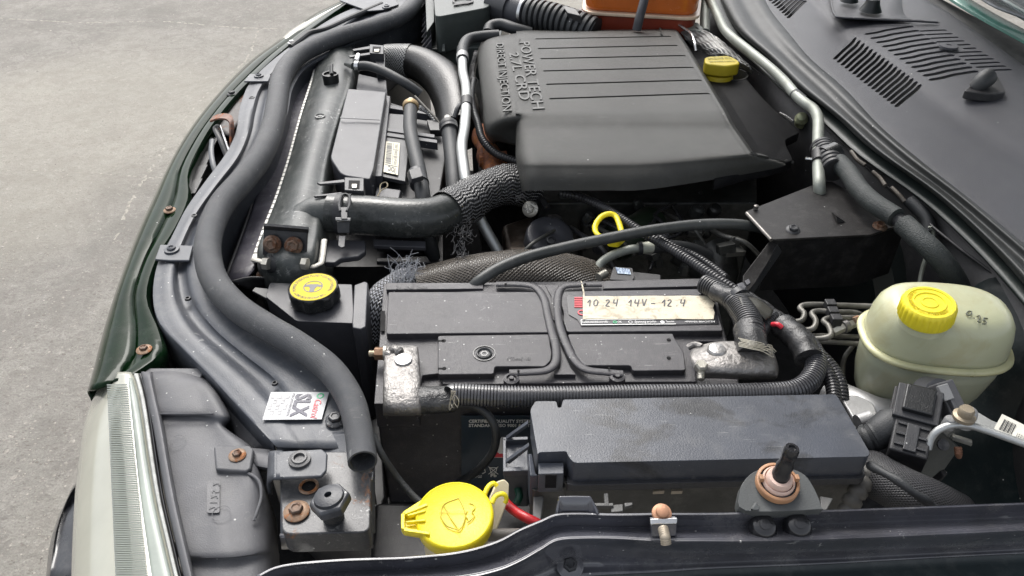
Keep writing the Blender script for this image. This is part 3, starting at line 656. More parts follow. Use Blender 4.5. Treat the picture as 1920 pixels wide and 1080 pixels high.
# ribbed inner reflector band
rb = G()
for k in range(88):
    y = 722+k*4.3; t = (y-700)/400
    xl = 206+18*t; xr = 238+42*t
    if k > 86: break
    a = [P(xl-6, y, 7), P((xl+xr)/2, y, 10), P(xr-2, y, 10)]
    r = 0.0007
    for s in (0, 1):
        p, q = a[s], a[s+1]; v = Vector((0, r, 0)); u_ = Vector((0, 0, r*1.6)); n0 = len(rb.v)
        rb.v += [p-v, p+u_, p+v, q-v, q+u_, q+v]; rb.f += [(n0, n0+1, n0+4, n0+3), (n0+1, n0+2, n0+5, n0+4)]
o = mk('fluting', rb, flatcol('fluted_glass', (0.46, 0.48, 0.43), 0.3, coat=0.4), hl, smooth=False); o['kind'] = 'stuff'
mk('clear_edge', patch([[(238+42*((b-700)/400), b, 8.2), (a-14+(0 if b > 720 else 6), b, 9), (a-4, b, 7.5)] for a, b in ((252, 708), (262, 745), (271, 800), (281, 870), (293, 940), (309, 1010), (323, 1070), (336, 1120))], 4, 3), M('clear_edge_glass', (0.24, 0.27, 0.24), 0.4, coat=0.2, var=0.2, vs=20, bump=0), hl, solid=0.001)
rows = []
for o_, i in lens:
    dx = i[0]-o_[0]; rows.append([(o_[0]+10, o_[1], -40, -160), (o_[0]+8, o_[1], -40), (o_[0]+dx*.2, o_[1], -16), (o_[0]+dx*.5, o_[1], -5), (i[0]-6, i[1], -4)])
mk('reflector', patch(rows, 4, 4), lensin, hl, solid=0.002)
# bright rim, black gasket, housing flange
ln = [(250, 700), (262, 745), (271, 800), (281, 870), (293, 940), (309, 1010), (323, 1070), (336, 1120)]
mk('lens_rim', patch([[(a-3, b, -4), (a+1, b, 7), (a+5, b, 8), (a+9, b, 6), (a+10, b, -6)] for a, b in ln], 4, 3), M('frosted_rim', (0.38, 0.39, 0.37), 0.55, coat=0.0, var=0.25, vs=70, dust=0.2), hl, solid=0.0015)
mk('gasket', patch([[(a+9, b, 2), (a+11, b, 6), (a+15, b, 6), (a+17, b, 0)] for a, b in ln], 4, 3), flatcol('gasket_black', (0.01, 0.01, 0.012), 0.3), hl, solid=0.0015)
rim = [(262, 697), (272, 745), (284, 800), (296, 870), (309, 940), (325, 1010), (339, 1070), (352, 1120)]
mk('housing_rim', patch([[(a+2, b, 0), (a+4, b, 9), (a+12, b, 12), (a+20, b, 11), (a+24, b, 2)] for a, b in rim], 4, 3), plastic_house, hl, solid=0.002)
hs_ = [[(266, 694, -4), (300, 692, 0), (350, 697, 0), (388, 712, -2), (392, 716, -30)],
       [(276, 712, 4), (310, 712, 8), (360, 716, 8), (406, 738, 4), (412, 742, -40)],
       [(284, 770, 4), (330, 772, 8), (380, 772, 8), (428, 780, 4), (432, 790, -40)],
       [(290, 784, -1), (330, 786, 2), (380, 788, 2), (420, 800, 0), (424, 806, -40)],
       [(296, 830, 0), (350, 834, 3), (400, 838, 3), (470, 842, 2), (474, 846, -40)],
       [(306, 900, 0), (360, 904, 3), (420, 900, 3), (488, 905, -2), (496, 910, -50)],
       [(324, 985, 0), (380, 990, 2), (430, 985, 2), (500, 975, -12), (518, 975, -60)],
       [(330, 1040, -2), (380, 1042, 1), (440, 1040, 1), (500, 1030, -12), (522, 1030, -60)],
       [(336, 1050, -8), (380, 1052, -6), (440, 1050, -6), (500, 1046, -16), (524, 1046, -60)],
       [(350, 1120, -10), (390, 1120, -8), (440, 1120, -8), (500, 1120, -18), (524, 1120, -60)]]
mk('housing', patch(hs_, 5, 6), plastic_house, hl, solid=0.003, angle=70)
mk('housing_top_step', slab([(268, 690, 2), (372, 690, 2), (380, 700, 2), (374, 712, 2), (270, 712, 2)], 0.004), plastic_house, hl, bevel=0.001)
mk('mounting_boss', slab([(400, 836, 8), (468, 834, 8), (476, 842, 8), (470, 878, 8), (462, 884, 8), (404, 880, 8)], 0.010), plastic_house, hl, bevel=0.002, bseg=3)
hexbolt(hl, (445, 853, 9), 9, rust_m, rust_w, wr=1.8)
mk('date_plate', slab(rrect(388, 902, 412, 962, 4, 4.6), 0.0004, off=0.0004), M('plate_grey', (0.09, 0.09, 0.095), 0.45), hl)
textquad('2 1 2 5  2', P(392, 956, 4.9), P(400, 906, 4.9), P(406, 956, 4.9)+Vector((-.0, 0, 0)), 0.0002, plastic_house, hl, off=0.0006)
for x, y, r in ((332, 827, 15), (415, 962, 17)):
    c = P(x, y, 5.2); k = px(c, r); mk('moulding_ring', lathe(c, [(k, 0), (k, 0.00015), (k*0.95, 0.00015), (k*0.94, 0)], seg=36, closed=False), plastic_house, hl)
mk('rib', tube([(296, 776, 9), (340, 776, 10), (400, 776, 9.5)], 2, seg=6), plastic_house, hl)
mk('cable_rib', tube([(458, 884, 4), (484, 900, 5), (490, 930, 3), (482, 960, 2), (476, 976, 0)], 3, seg=8), plastic_house, hl)
mk('rear_cover', patch([[(380, 700, -2), (420, 740, -6), (470, 790, -8), (505, 835, -10)], [(400, 740, -20), (430, 790, -20), (450, 820, -20), (480, 850, -20)], [(420, 800, -30), (440, 820, -30), (450, 850, -30), (470, 880, -30)]], 4, 4), plastic_house, hl, solid=0.003)
mk('lower_arm', patch([[(470, 840, 2), (500, 842, 2), (520, 845, 0)], [(476, 872, 2), (505, 878, 2), (520, 880, 0)], [(478, 880, -20), (506, 888, -20), (520, 890, -20)]], 3, 3), plastic_house, hl, solid=0.003)

# ================================================================== OIL STICKER on the crossmember
stk = thing('oil_sticker', 'white and red oil change sticker reading SLX on the dusty crossmember', 'sticker', P(552, 760, 13))
a, b, c_, d = P(508, 735, 15.5), P(617, 735, 15.5), P(603, 786, 15.5), P(492, 787, 15.5)
mk('sticker_sheet', G([a, b, c_, d]+[p-Vector((0, 0, .0006)) for p in (a, b, c_, d)], [(0, 3, 2, 1), (4, 5, 6, 7), (0, 1, 5, 4), (1, 2, 6, 5), (2, 3, 7, 6), (3, 0, 4, 7)]), M('sticker_white', (0.40, 0.40, 0.41), 0.3, var=0.04, dust=0.08, dcol=(0.4, 0.4, 0.42)), stk, smooth=False)
def sq(u, v):  # u along top, v down
    return a.lerp(b, u).lerp(d.lerp(c_, u), v)
textquad('SLX', sq(.46, .08), sq(.46, .92), sq(.72, .08), 0.0001, M('navy_print', (0.02, 0.02, 0.05), 0.35), stk, fat=0.04, shear=0)
textquad('PROFESSIONAL', sq(.385, .06), sq(.385, .9), sq(.425, .06), 0.0001, M('grey_print', (0.2, 0.2, 0.22), 0.4), stk)
textquad('Castrol', sq(.80, .30), sq(.80, .98), sq(.92, .30), 0.0001, red_p, stk, fat=0.01, shear=0.3)
rr_ = px(a, 7)
mk('logo_ring', lathe(sq(.87, .15)+Vector((0, 0, .0002)), [(rr_, 0), (rr_, .0001), (rr_*.62, .0001), (rr_*.62, 0)], seg=24, closed=False), green_p, stk)
rnd = random.Random(5)
for k in range(20):
    u0, v0 = 0.03+(k % 5)*.065, 0.12+(k//5)*.2+(0.1 if k % 2 else 0)
    if v0 > .82: continue
    g = G([sq(u0, v0)+Vector((0, 0, .0003)), sq(u0+.055, v0)+Vector((0, 0, .0003)), sq(u0+.055, v0+.12)+Vector((0, 0, .0003)), sq(u0, v0+.12)+Vector((0, 0, .0003))], [(0, 3, 2, 1)])
    mk('checker_patch', g, M('sticker_grey', (0.27, 0.27, 0.28), 0.35, bump=0) if k == 0 else bpy.data.materials['sticker_grey'], stk, smooth=False)

# ================================================================== FOAM SEAL
sl = mk('weather_seal', tube([(782, -20, 32), (776, 6, 32), (752, 30, 31), (700, 50, 31), (645, 66, 31), (592, 86, 31), (552, 110, 31), (528, 145, 31), (520, 190, 31), (512, 235, 31), (490, 290, 31), (455, 338, 31, .97), (420, 378, 31, .95), (398, 420, 31, .92), (389, 470, 31, .9), (402, 525, 31, .88), (442, 574, 31, .86), (500, 613, 31, .83), (560, 648, 31, .80), (618, 692, 31, .78), (655, 745, 32, .75), (671, 800, 34, .72), (680, 866, 36, .72)], 14.3, seg=28, step=0.006, hollow=0.14), foam, angle=60)
# re-scale: radius was measured at the far end
tag(sl, 'thick grey foam rubber seal snaking along the front of the engine bay', 'rubber seal')
t = thing('seal_clip', 'small bent spring clip under the open end of the foam seal', 'clip', P(683, 895, 10))
mk('clip_wire', tube([(668, 896, 14), (676, 902, 12), (684, 892, 14), (690, 900, 14), (694, 888, 16)], 4, seg=8, flat=0.5), steel_dark, t)
mk('clip_blade', slab([(666, 890, 12), (700, 884, 14), (698, 900, 10), (670, 903, 10)], 0.0015), chrome, t, bevel=0.0004)
# ================================================================== RADIATOR
rad = thing('radiator', 'tall black radiator with a smooth plastic side tank and white crimped edge', 'radiator', P(570, 300, -200))
tk = [((604, 90), (664, 88)), ((597, 112), (672, 112)), ((584, 160), (668, 165)), ((566, 218), (648, 222)), ((544, 300), (626, 300)), ((521, 372), (616, 372)), ((498, 432), (610, 432)), ((482, 492), (604, 500))]
rows = []
for k, (l, r) in enumerate(tk):
    def q(f, z): return (l[0]+(r[0]-l[0])*f, l[1]+(r[1]-l[1])*f, z)
    e = -14 if k == 0 else 0
    rows.append([(l[0], l[1], -8, -80), q(0, -8+e), q(0.1, 8+e), q(0.42, 20+e), q(0.75, 15+e), q(0.95, 2+e), (r[0], r[1], 0, -80)])
rows.insert(0, [(q_[0], q_[1], q_[2], -80) for q_ in rows[0]])
rows.append([(q_[0], q_[1], q_[2], -90) for q_ in rows[-1]])
mk('side_tank', patch(rows, 6, 5), plastic_tank, rad, solid=0.002, angle=70)
# core face strip
mk('core_plate', patch([[(560, 122, -20), (578, 124, -18), (598, 118, -18)], [(520, 240, -20), (540, 240, -18), (563, 240, -18)], [(470, 400, -20), (490, 400, -18), (510, 400, -18)], [(425, 525, -22), (455, 525, -20), (476, 505, -18)]], 5, 4), M('dirty_condenser_plate', (0.075, 0.070, 0.088), 0.4, var=0.4, vs=30, dust=0.4, ds=60, speck=0.4, scratch=0.4), rad, solid=0.003)
mk('core_side', patch([[(558, 122, -22), (558, 122, -22, -200)], [(518, 240, -22), (518, 240, -22, -200)], [(468, 400, -22), (468, 400, -22, -200)], [(423, 525, -22), (423, 525, -22, -200)]], 5, 3), plastic_deep, rad, solid=0.003)
# white crimp strip made of single tabs
crimp_m = M('white_crimp_metal', (0.75, 0.74, 0.69), 0.4, var=0.12, vs=60, dust=0.25, dcol=(0.3, 0.28, 0.22))
cpts, _ = resample(spline(PP([(598, 112, -8), (585, 158, -6), (567, 216, -6), (545, 298, -6), (522, 370, -6), (499, 430, -6), (478, 490, -8)]), 12), 0.0125)
for i in range(len(cpts)-1):
    a, b = cpts[i], cpts[i+1]; d = (b-a)
    mk('crimp_tab', box((a+b)/2, d.length*0.84, 0.0075, 0.007, u=d, v=(1, 0, 0)), crimp_m, rad, bevel=0.0006, bseg=1)
mk('crimp_rail', tube([(597, 113, -13), (584, 160, -11), (566, 218, -11), (544, 300, -11), (521, 372, -11), (498, 432, -11), (477, 492, -13)], 2.5, seg=8), steel_dark, rad)
# top lug, drain cap, logo ring, mould marks
mk('top_lug', join(slab([(613, 75, 10), (620, 68, 10), (662, 74, 10), (665, 80, 10), (665, 90, 10), (612, 84, 10)], 0.02)), plastic, rad, bevel=0.001)
c = P(619, 138, 34); k = px(c, 15)
cap = mk('bleed_cap', lathe(c, [(k*.95, -0.022), (k, -0.002), (k*.97, 0), (k*.82, 0), (k*.8, -0.003), (0.0003, -0.003)], seg=32), flatcol('cap_black', (0.012, 0.013, 0.013), 0.35), rad, angle=40)
mk('cap_wing', slab([(617, 126, 36), (622, 118, 40), (622, 136, 40), (617, 139, 36)], 0.004), bpy.data.materials['cap_black'], cap, bevel=0.0008)
c = P(600, 218, 20.5); k = px(c, 10)
mk('moulded_ring', lathe(c, [(k, -0.001), (k, .0012), (k*.8, .0014), (k*.75, .0002), (k*.4, .0002), (k*.35, .001), (0.0003, .001)], seg=28), plastic_tank, rad)
# outlet neck
mk('outlet_neck', tube([(548, 432, 0, .62), (566, 414, 2, .82), (590, 404, 4, .98), (640, 400, 6, 1.0)], 36, seg=28), plastic_tank, rad)
# rusty bracket with two bolts and its pipe block
bp = mk('end_bracket', slab([(494, 430, 44), (576, 436, 44), (573, 484, 16), (492, 478, 16)], 0.004), steel_dark, rad, bevel=0.0008)
mk('bracket_flange', slab([(494, 423, 52), (578, 430, 52), (578, 438, 42), (494, 431, 42)], 0.003), steel_dark, bp)
ax = (0, -0.85, 0.53)
for x, y in ((510, 458), (550, 461)):
    hexbolt(rad, (x, y, 32), 12, rust_m, rust_m, d=ax, wr=1.45, label='rusted hex bolt on the end bracket')
cyl = mk('pipe_block', tube([(506, 494, 10), (538, 496, 10), (566, 498, 10)], 18, seg=24, smooth=False), rubber, rad, angle=40)
mk('block_band', tube([(532, 496, 10), (540, 496, 10)], 20, seg=24, smooth=False), rubber, cyl)
for pts, r in (([(474, 486, 6), (490, 490, 8), (508, 494, 10)], 6), ([(566, 498, 10), (588, 500, 10), (602, 494, 10), (605, 478, 10), (608, 450, 10)], 6)):
    mk('mounting_strip', tube(pts, r, seg=10, smooth=False, flat=0.5), M('aged_grey_metal', (0.32, 0.31, 0.28), 0.45, metal=0.5, var=0.3, vs=50, dust=0.3), rad)
for x in (499, 572):
    mk('union_nut', tube([(x-5, 494, 18), (x+5, 495, 18)], 12, seg=6, smooth=False), zinc, rad, smooth=False)
mk('drain_pipe', tube([(486, 515, -20), (500, 520, -30), (520, 528, -40)], 7, seg=14), rust_m, rad)
mk('lower_plate', patch([[(430, 528, -12), (470, 520, -12), (530, 525, -14)], [(470, 545, -30), (500, 540, -30), (540, 540, -30)]], 4, 4), plastic_deep, rad, solid=0.002)

# ================================================================== FAN SHROUD
shr = thing('fan_shroud', 'grey black plastic fan shroud with raised panel and paper part label', 'fan shroud', P(680, 300, -160))
pnl = roundpoly(PP([(652, 166, 24), (724, 172, 24), (701, 316, 22), (694, 336, 20), (640, 328, 18), (619, 296, 22)]), [.004, .004, .004, .004, .012, .010], 5)
mk('raised_panel', prism(pnl, -30, world=True), plastic_shroud, shr, bevel=0.0035, bseg=4)
mk('panel_seam', slab([(638, 220, 27), (712, 224, 27), (712, 226, 27), (638, 222, 27)], 0.0008, off=0.001), plastic_shroud, shr)
mk('side_plate', prism(PP([(672, 138, 5), (724, 150, 5), (726, 172, 5), (700, 350, 5), (690, 350, 5), (668, 165, 5)]), -60, world=True), plastic_shroud, shr, bevel=0.0015)
mk('shroud_rail', slab([(722, 178, 10), (732, 180, 10), (716, 330, 8), (702, 330, 8)], 0.02), plastic_shroud, shr, bevel=0.0012)
mk('main_frame', prism(PP([(726, 190, -16), (830, 222, -16), (835, 300, -16), (815, 420, -16), (700, 420, -16), (704, 300, -16)]), -60, world=True), plastic_deep, shr, bevel=0.002)
for k, (a, b) in enumerate((((722, 195), (812, 210)), ((718, 238), (815, 252)), ((722, 248), (820, 262)))):
    mk('cross_rib', slab([(*a, 4), (*b, 4), (b[0], b[1]+6, 4), (a[0], a[1]+6, 4)], 0.012), plastic_shroud, shr, bevel=0.0008)
mk('label_tray', slab([(722, 212, 2), (772, 216, 2), (768, 262, 2), (760, 340, 2), (712, 330, 2)], 0.006), plastic, shr, bevel=0.001)
a, b, c_, d = P(724, 265, 4.5), P(750, 268, 4.5), P(746, 328, 4.5), P(719, 322, 4.5)
mk('part_label', G([a, b, c_, d]+[p-Vector((0, 0, .0006)) for p in (a, b, c_, d)], [(0, 3, 2, 1), (4, 5, 6, 7), (0, 1, 5, 4), (1, 2, 6, 5), (2, 3, 7, 6), (3, 0, 4, 7)]), cream_m, shr, smooth=False, label='cream barcode label')
def lq(u, v): return a.lerp(b, u).lerp(d.lerp(c_, u), v)+Vector((0, 0, .0003))
g = G(); rnd = random.Random(2); v_ = 0.05
while v_ < 0.7:
    h = rnd.choice((.01, .018, .028)); n0 = len(g.v); g.v += [lq(.08, v_), lq(.46, v_), lq(.46, v_+h), lq(.08, v_+h)]; g.f.append((n0, n0+3, n0+2, n0+1)); v_ += h+rnd.choice((.012, .02))
o = mk('barcode', g, black_p, shr, smooth=False)
mk('label_frame', G([lq(.54, .04), lq(.57, .04), lq(.57, .78), lq(.54, .78), lq(.06, .76), lq(.95, .76), lq(.95, .78), lq(.06, .78), lq(.57, .24), lq(.95, .24), lq(.95, .255), lq(.57, .255), lq(.57, .46), lq(.95, .46), lq(.95, .475), lq(.57, .475)], [(0, 3, 2, 1), (4, 7, 6, 5), (8, 11, 10, 9), (12, 15, 14, 13)]), black_p, shr, smooth=False)
textquad('55079 JB  55407  5507', lq(.66, .74), lq(.66, .06), lq(.86, .74), 0.00005, black_p, shr)
textquad('JOC', lq(.85, .96), lq(.30, .93), lq(.85, .82), 0.00005, black_p, shr, fat=0.02)
mk('lower_shroud', prism(PP([(618, 448, -16), (685, 450, -16), (686, 470, -16), (672, 480, -16), (640, 484, -16), (628, 492, -16), (608, 492, -16), (612, 460, -16)]), -24, world=True), plastic_shroud, shr, bevel=0.002)
mk('tongue', slab([(635, 442, 2), (648, 442, 2), (646, 462, 2), (640, 464, 2), (634, 460, 2)], 0.002), plastic_shroud, shr, bevel=0.0006)
mk('lower_bar', slab([(700, 448, -20), (798, 452, -20), (798, 464, -22), (700, 460, -22)], 0.006), plastic_shroud, shr, bevel=0.001)
mk('lower_bar', slab([(706, 484, -50), (800, 480, -50), (808, 492, -50), (706, 490, -50)], 0.006), plastic_deep, shr, bevel=0.001)
mk('lower_panel', prism(PP([(560, 500, -70), (830, 500, -70), (830, 440, -70), (600, 440, -70)]), -160, world=True), plastic_deep, shr)
mk('wire_loop', tube([(712, 362, 8), (714, 346, 8), (724, 342, 8), (726, 350, 8), (714, 358, 8), (706, 372, 8)], 1.2, seg=6), M('old_wire', (0.2, 0.17, 0.11), 0.6), shr)
mk('lower_block', prism(PP([(706, 350, -6), (752, 356, -6), (748, 372, -6), (700, 378, -6)]), -20, world=True), plastic_shroud, shr, bevel=0.0015)
# square-socketed mounting lugs
def lug(x, y, w_, h_, z, arms, grp):
    t = thing('mounting_lug', grp, 'bracket', P(x, y, z-40), 'square socketed mounting lugs at the radiator')
    g = slab([(x-w_, y-h_, z), (x+w_, y-h_+2, z), (x+w_, y+h_, z), (x-w_, y+h_-2, z)], 0.02)
    o = mk('socket', g, plastic, t, bevel=0.0008)
    mk('socket_hole', slab([(x-w_*.55, y-h_*.55, z+.5), (x+w_*.6, y-h_*.5, z+.5), (x+w_*.55, y+h_*.65, z+.5), (x-w_*.6, y+h_*.6, z+.5)], 0.0006), gap_m, o)
    mk('clip_pin', slab([(x-4, y, z+2), (x+5, y, z+2), (x+4, y+h_*.5, z+2), (x-4, y+h_*.5, z+2)], 0.002), zinc, o)
    for a in arms: mk('arm', slab([(*p, z-2) for p in a], 0.003), plastic, t, bevel=0.0005)
    return t
lug(706, 92, 13, 9, 34, [[(661, 92), (694, 86), (694, 91), (663, 95)], [(654, 104), (694, 98), (694, 102), (656, 107)]], 'black square socket lug at the far end of the radiator tank')
lug(664, 345, 18, 13, 34, [[(594, 342), (645, 336), (648, 341), (600, 345)], [(588, 366), (640, 360), (642, 364), (590, 368)]], 'black square socket lug above the large lower hose')
mk('lug_body', slab([(702, 100, 22), (722, 100, 22), (722, 130, 20), (706, 134, 20)], 0.015), plastic, shr, bevel=0.001)

# ================================================================== HOSES AND PIPES AT THE FRONT
def single(name, g, mat, label, cat, group=None, **k):
    o = mk(name, g, mat, **k); return tag(o, label, cat, group)
hose = thing('lower_radiator_hose', 'large shiny rubber radiator hose curving from the tank neck under the engine cover', 'hose', P(750, 420, -40))
mk('hose_body', tube([(618, 400, 8), (690, 404, 8), (760, 409, 6), (815, 406, 2), (862, 386, -4), (905, 360, -10), (950, 346, -16), (1000, 350, -30)], 37, seg=36, step=0.006), hose_m, hose, angle=80)
sleeve_m = braid('frayed_black_sleeve', (0.006, 0.006, 0.007), (0.26, 0.26, 0.26), 210, 40, 0.35, 0.25, 0.0012, (0.55, 0.95), 'cords')  # pale cord colour paints the white glints on the black sleeve
mk('braided_sleeve', tube([(836, 399, -1), (866, 384, -5), (905, 360, -11), (950, 346, -17), (1002, 352, -31)], 41, seg=48, step=0.004, caps=False, rfun=lambda t, s: 1+0.05*math.sin(t*9)+0.03*math.sin(s*900)), sleeve_m, hose, angle=180)
def frays(c0, dirv, n, spread, ln, parent, rnd, col, r=0.00035):
    g = G()
    for k in range(n):
        a = c0+Vector((rnd.uniform(-1, 1), rnd.uniform(-1, 1), rnd.uniform(-.6, .6)))*spread
        d = (dirv+Vector((rnd.uniform(-.5, .5), rnd.uniform(-.5, .5), rnd.uniform(-.5, .5)))).normalized()*ln*rnd.uniform(.5, 1.2)
        wob = lambda s_: Vector((rnd.uniform(-1, 1), rnd.uniform(-1, 1), rnd.uniform(-1, 1)))*ln*s_
        g.add(tube([a, a+d*.3+wob(.14), a+d*.6+wob(.22), a+d*.85+wob(.3)], r, seg=4, step=0.003, world=True))
    g.uv = None
    o = mk('loose_threads', g, col, parent); o['kind'] = 'stuff'; return o
thread_m = flatcol('thread_grey', (0.05, 0.05, 0.052), 0.4)
rnd = random.Random(9)
for q in ((870, 400), (864, 425), (860, 450), (866, 470), (880, 430)): frays(P(*q, 2), Vector((-.1, -1, -.5)), 13, 0.008, 0.016, hose, rnd, thread_m)
for q in ((985, 385), (975, 365)): frays(P(*q, -10), Vector((.6, -1, -.2)), 10, 0.008, 0.012, hose, rnd, thread_m)
# spring clamp
cb = mk('hose_clamp', tube([(634, 401, 8), (650, 401.5, 8)], 39.5, seg=36, smooth=False), steel_dark, hose, angle=40)
mk('clamp_edge', tube([(657, 402, 8), (661, 402, 8)], 39, seg=36, smooth=False), steel_dark, cb)
mk('clamp_buckle', slab([(631, 415, 38), (656, 415, 38), (655, 437, 26), (633, 437, 26)], 0.004), steel_dark, cb, bevel=0.0008)
mk('clamp_tongue', slab([(628, 407, 43), (658, 408, 43), (657, 414, 41), (629, 413, 41)], 0.003), M('worn_clamp_edge', (0.2, 0.2, 0.2), 0.35, metal=0.6), cb, bevel=0.0008)
mk('clamp_loop', tube([(638, 396, 44), (636, 384, 42), (640, 368, 36), (648, 364, 34), (655, 368, 36), (655, 384, 42), (650, 396, 44)], 2.4, seg=8), steel_dark, cb)
mk('clamp_stem', slab([(638, 388, 44), (652, 388, 44), (651, 410, 43), (640, 410, 43)], 0.002), steel_dark, cb, bevel=0.0006)

uh = thing('upper_radiator_hose', 'wide mesh textured rubber hose arching from the far end of the radiator', 'hose', P(800, 150, -60))
mk('hose_body', tube([(722, 112, 2), (765, 114, 2), (805, 130, 0), (838, 160, -6), (856, 200, -18), (862, 250, -34)], 27, seg=36, step=0.006, rfun=lambda t, s: 1+0.42*min(1, t*1.6)), M('mesh_hose_rubber', (0.011, 0.0105, 0.010), 0.3, var=0.25, dust=0.04, bump=0.25, bs=420, speck=0.1), uh, angle=80)  # base colour darkened for the shade on the hose's lower part
glint = braid('painted_glint_mesh', (0.02, 0.02, 0.02), (0.30, 0.30, 0.29), 190, 190, 0.3, 0.25, 0.0008, (0.4, 0.85), 'weave')  # pale strands are a painted glint at the hose's start
mk('glint_cuff', tube([(722, 112, 2), (745, 112.5, 2), (770, 115, 2)], 27.6, seg=36, step=0.005, caps=False, rfun=lambda t, s: 1+0.14*t), glint, uh, angle=80)  # added cuff that carries the painted glint

vh = thing('vent_hose', 'thin tapering rubber hose with worm clamp on the radiator spigot', 'hose', P(720, 130, 0))
mk('hose_body', tube([(668, 124, 30), (690, 124, 32), (718, 133, 30), (750, 150, 22), (772, 164, 12), (788, 176, 2)], 8.5, seg=18), rubber, vh)
mk('spigot', tube([(648, 120, 24, .5), (664, 124, 29, 1)], 7, seg=14), plastic_tank, vh)
wc = mk('worm_clamp', tube([(667, 124, 30), (674, 124, 30.5)], 10, seg=22, smooth=False), chrome, vh)
mk('clamp_screw', tube([(668, 114, 38), (672, 103, 42)], 4.5, seg=10, smooth=False), chrome, wc)

def cappedhose(name, pts, r, label, capcol, ring_m, capr=.45):
    t = thing(name, label, 'hose', P(*pts[-1][:3]), 'service hoses beside the fan shroud')
    mk('hose_body', tube(pts, r, seg=22), rubber, t)
    p0 = pts[0]
    c = P(*p0[:3]); q = P(*pts[1][:3]); dv = (c-q).normalized(); k = px(c, r)
    mk('collar', lathe(c-dv*k*.3, [(k*1.1, -k*.2), (k*1.22, 0), (k*1.22, k*.7), (k*1.05, k), (k*.6, k*1.1), (k*.5, k*.9)], d=dv, seg=26), ring_m, t, angle=40)
    mk('valve_cap', lathe(c-dv*k*.3, [(k*capr, k*.9), (k*capr*1.05, k*2.2), (k*capr*.7, k*2.4), (0.0002, k*2.4)], d=dv, seg=18), capcol, t, angle=40)
    return t
wcap = flatcol('pale_valve_cap', (0.52, 0.50, 0.46), 0.4)
h1 = cappedhose('coolant_hose', [(770, 200, 34), (769, 240, 26), (776, 280, 20), (785, 318, 14), (793, 368, 4), (800, 430, -30), (818, 505, -90)], 12.5, 'grey rubber hose with brass collar running down past the fan shroud', wcap, brass)
bd = mk('strap_clip', tube([(781, 326, 12), (787, 346, 10)], 18, seg=22, smooth=False), plastic, h1, angle=40)
mk('clip_head', slab([(766, 318, 34), (788, 312, 34), (794, 330, 30), (772, 336, 30)], 0.008), plastic, bd, bevel=0.001)
h2 = cappedhose('coolant_hose', [(841, 238, 22), (845, 270, 12), (849, 310, 2), (852, 360, -12), (850, 420, -40)], 14.5, 'second grey rubber hose with black clamp ring and white cap beside the silver pipe', wcap, plastic_deep, .42)
mk('clamp_band', tube([(841, 236, 22), (843, 246, 20)], 17.5, seg=24, smooth=False), plastic_deep, h2)
# wiring from the sensor between them
wl = thing('sensor_wiring', 'foil wrapped sensor wire and connector between the two coolant hoses', 'wiring', P(815, 225, 0))
mk('sheath', tube([(786, 202, 14), (800, 208, 10), (812, 220, 4), (822, 236, -4)], 5, seg=10), braid('foil_sheath', (0.05, 0.05, 0.05), (0.4, 0.4, 0.4), 300, 200, .3, .3, .0006, (.4, .7), 'chevron'), wl)
mk('wire', tube([(778, 180, 26), (795, 198, 18), (812, 216, 10), (826, 234, 0)], 2, seg=8), M('wire_grey', (0.16, 0.15, 0.13), 0.5), wl)
mk('connector', slab([(800, 224, 4), (822, 226, 4), (828, 244, 0), (806, 244, 0)], 0.012), plastic_deep, wl, bevel=0.001)

sp2 = thing('silver_coolant_pipe', 'bright aluminium coolant pipe with rubber elbow in front of the engine cover', 'pipe', P(870, 320, -20))
mk('pipe_body', tube([(867, 108, 36), (868, 135, 34), (874, 165, 32), (874, 200, 28), (871, 240, 24), (866, 272, 20), (868, 300, 14), (875, 345, 0), (888, 385, -24), (905, 420, -50), (936, 475, -84)], 8.5, seg=20), alu, sp2)
mk('rubber_elbow', tube([(867, 112, 36), (868, 90, 40), (878, 74, 42), (905, 68, 42), (935, 66, 42)], 10.5, seg=20), rubber, sp2)
mk('pipe_collar', tube([(867, 104, 37), (867, 112, 36)], 11.5, seg=20, smooth=False), alu_cast, sp2)
pc = mk('pipe_clip', tube([(875, 186, 30), (875, 200, 28)], 11, seg=20, smooth=False), plastic_deep, sp2)
mk('clip_arm', tube([(864, 196, 24), (858, 204, 22), (852, 222, 12)], 5, seg=10), steel_dark, sp2)
single('breather_hose', tube([(915, 62, 34), (920, 50, 40), (940, 46, 42), (965, 54, 38), (995, 62, 30)], 11, seg=18), rubber, 'short grey breather hose bent behind the silver pipe elbow', 'hose')
single('wiring_conduit', tube([(888, 150, 20), (884, 180, 22), (887, 205, 20), (896, 232, 14), (905, 262, 4), (930, 288, -6), (975, 305, -10)], 6.5, seg=16, corr=0.0042, cdepth=.18), corr_m, 'thin corrugated conduit hugging the left edge of the engine cover', 'conduit', angle=60)
single('cable_branch', tube([(893, 100, 10), (886, 130, 12), (884, 155, 16), (878, 172, 14)], 6, seg=10), tape_m, 'taped cable branch behind the silver pipe', 'cable')
mf = thing('exhaust_manifold', 'orange rusted exhaust manifold showing below the engine cover corner', 'manifold', P(920, 300, -80))
rusty = M('orange_rust', (0.20, 0.075, 0.042), 0.7, var=0.4, vs=60, rust=0.4, rs=80, rcol=(0.24, 0.09, 0.03), big=0.6, bigs=60)
mk('manifold_body', tube([(905, 250, -30), (915, 285, -30), (925, 320, -36), (930, 350, -50)], 20, seg=20, rfun=lambda t, s: 1+.15*math.sin(t*14)), rusty, mf)
mk('flange', tube([(898, 300, -28), (950, 296, -28)], 14, seg=8, smooth=False), rusty, mf)
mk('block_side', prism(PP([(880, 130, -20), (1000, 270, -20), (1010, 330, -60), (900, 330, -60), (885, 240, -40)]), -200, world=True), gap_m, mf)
# ================================================================== ENGINE COVER
ec = thing('engine_cover', 'large matt black plastic engine cover with grooves and embossed lettering', 'engine cover', P(1180, 250, -60))
ZT = 60
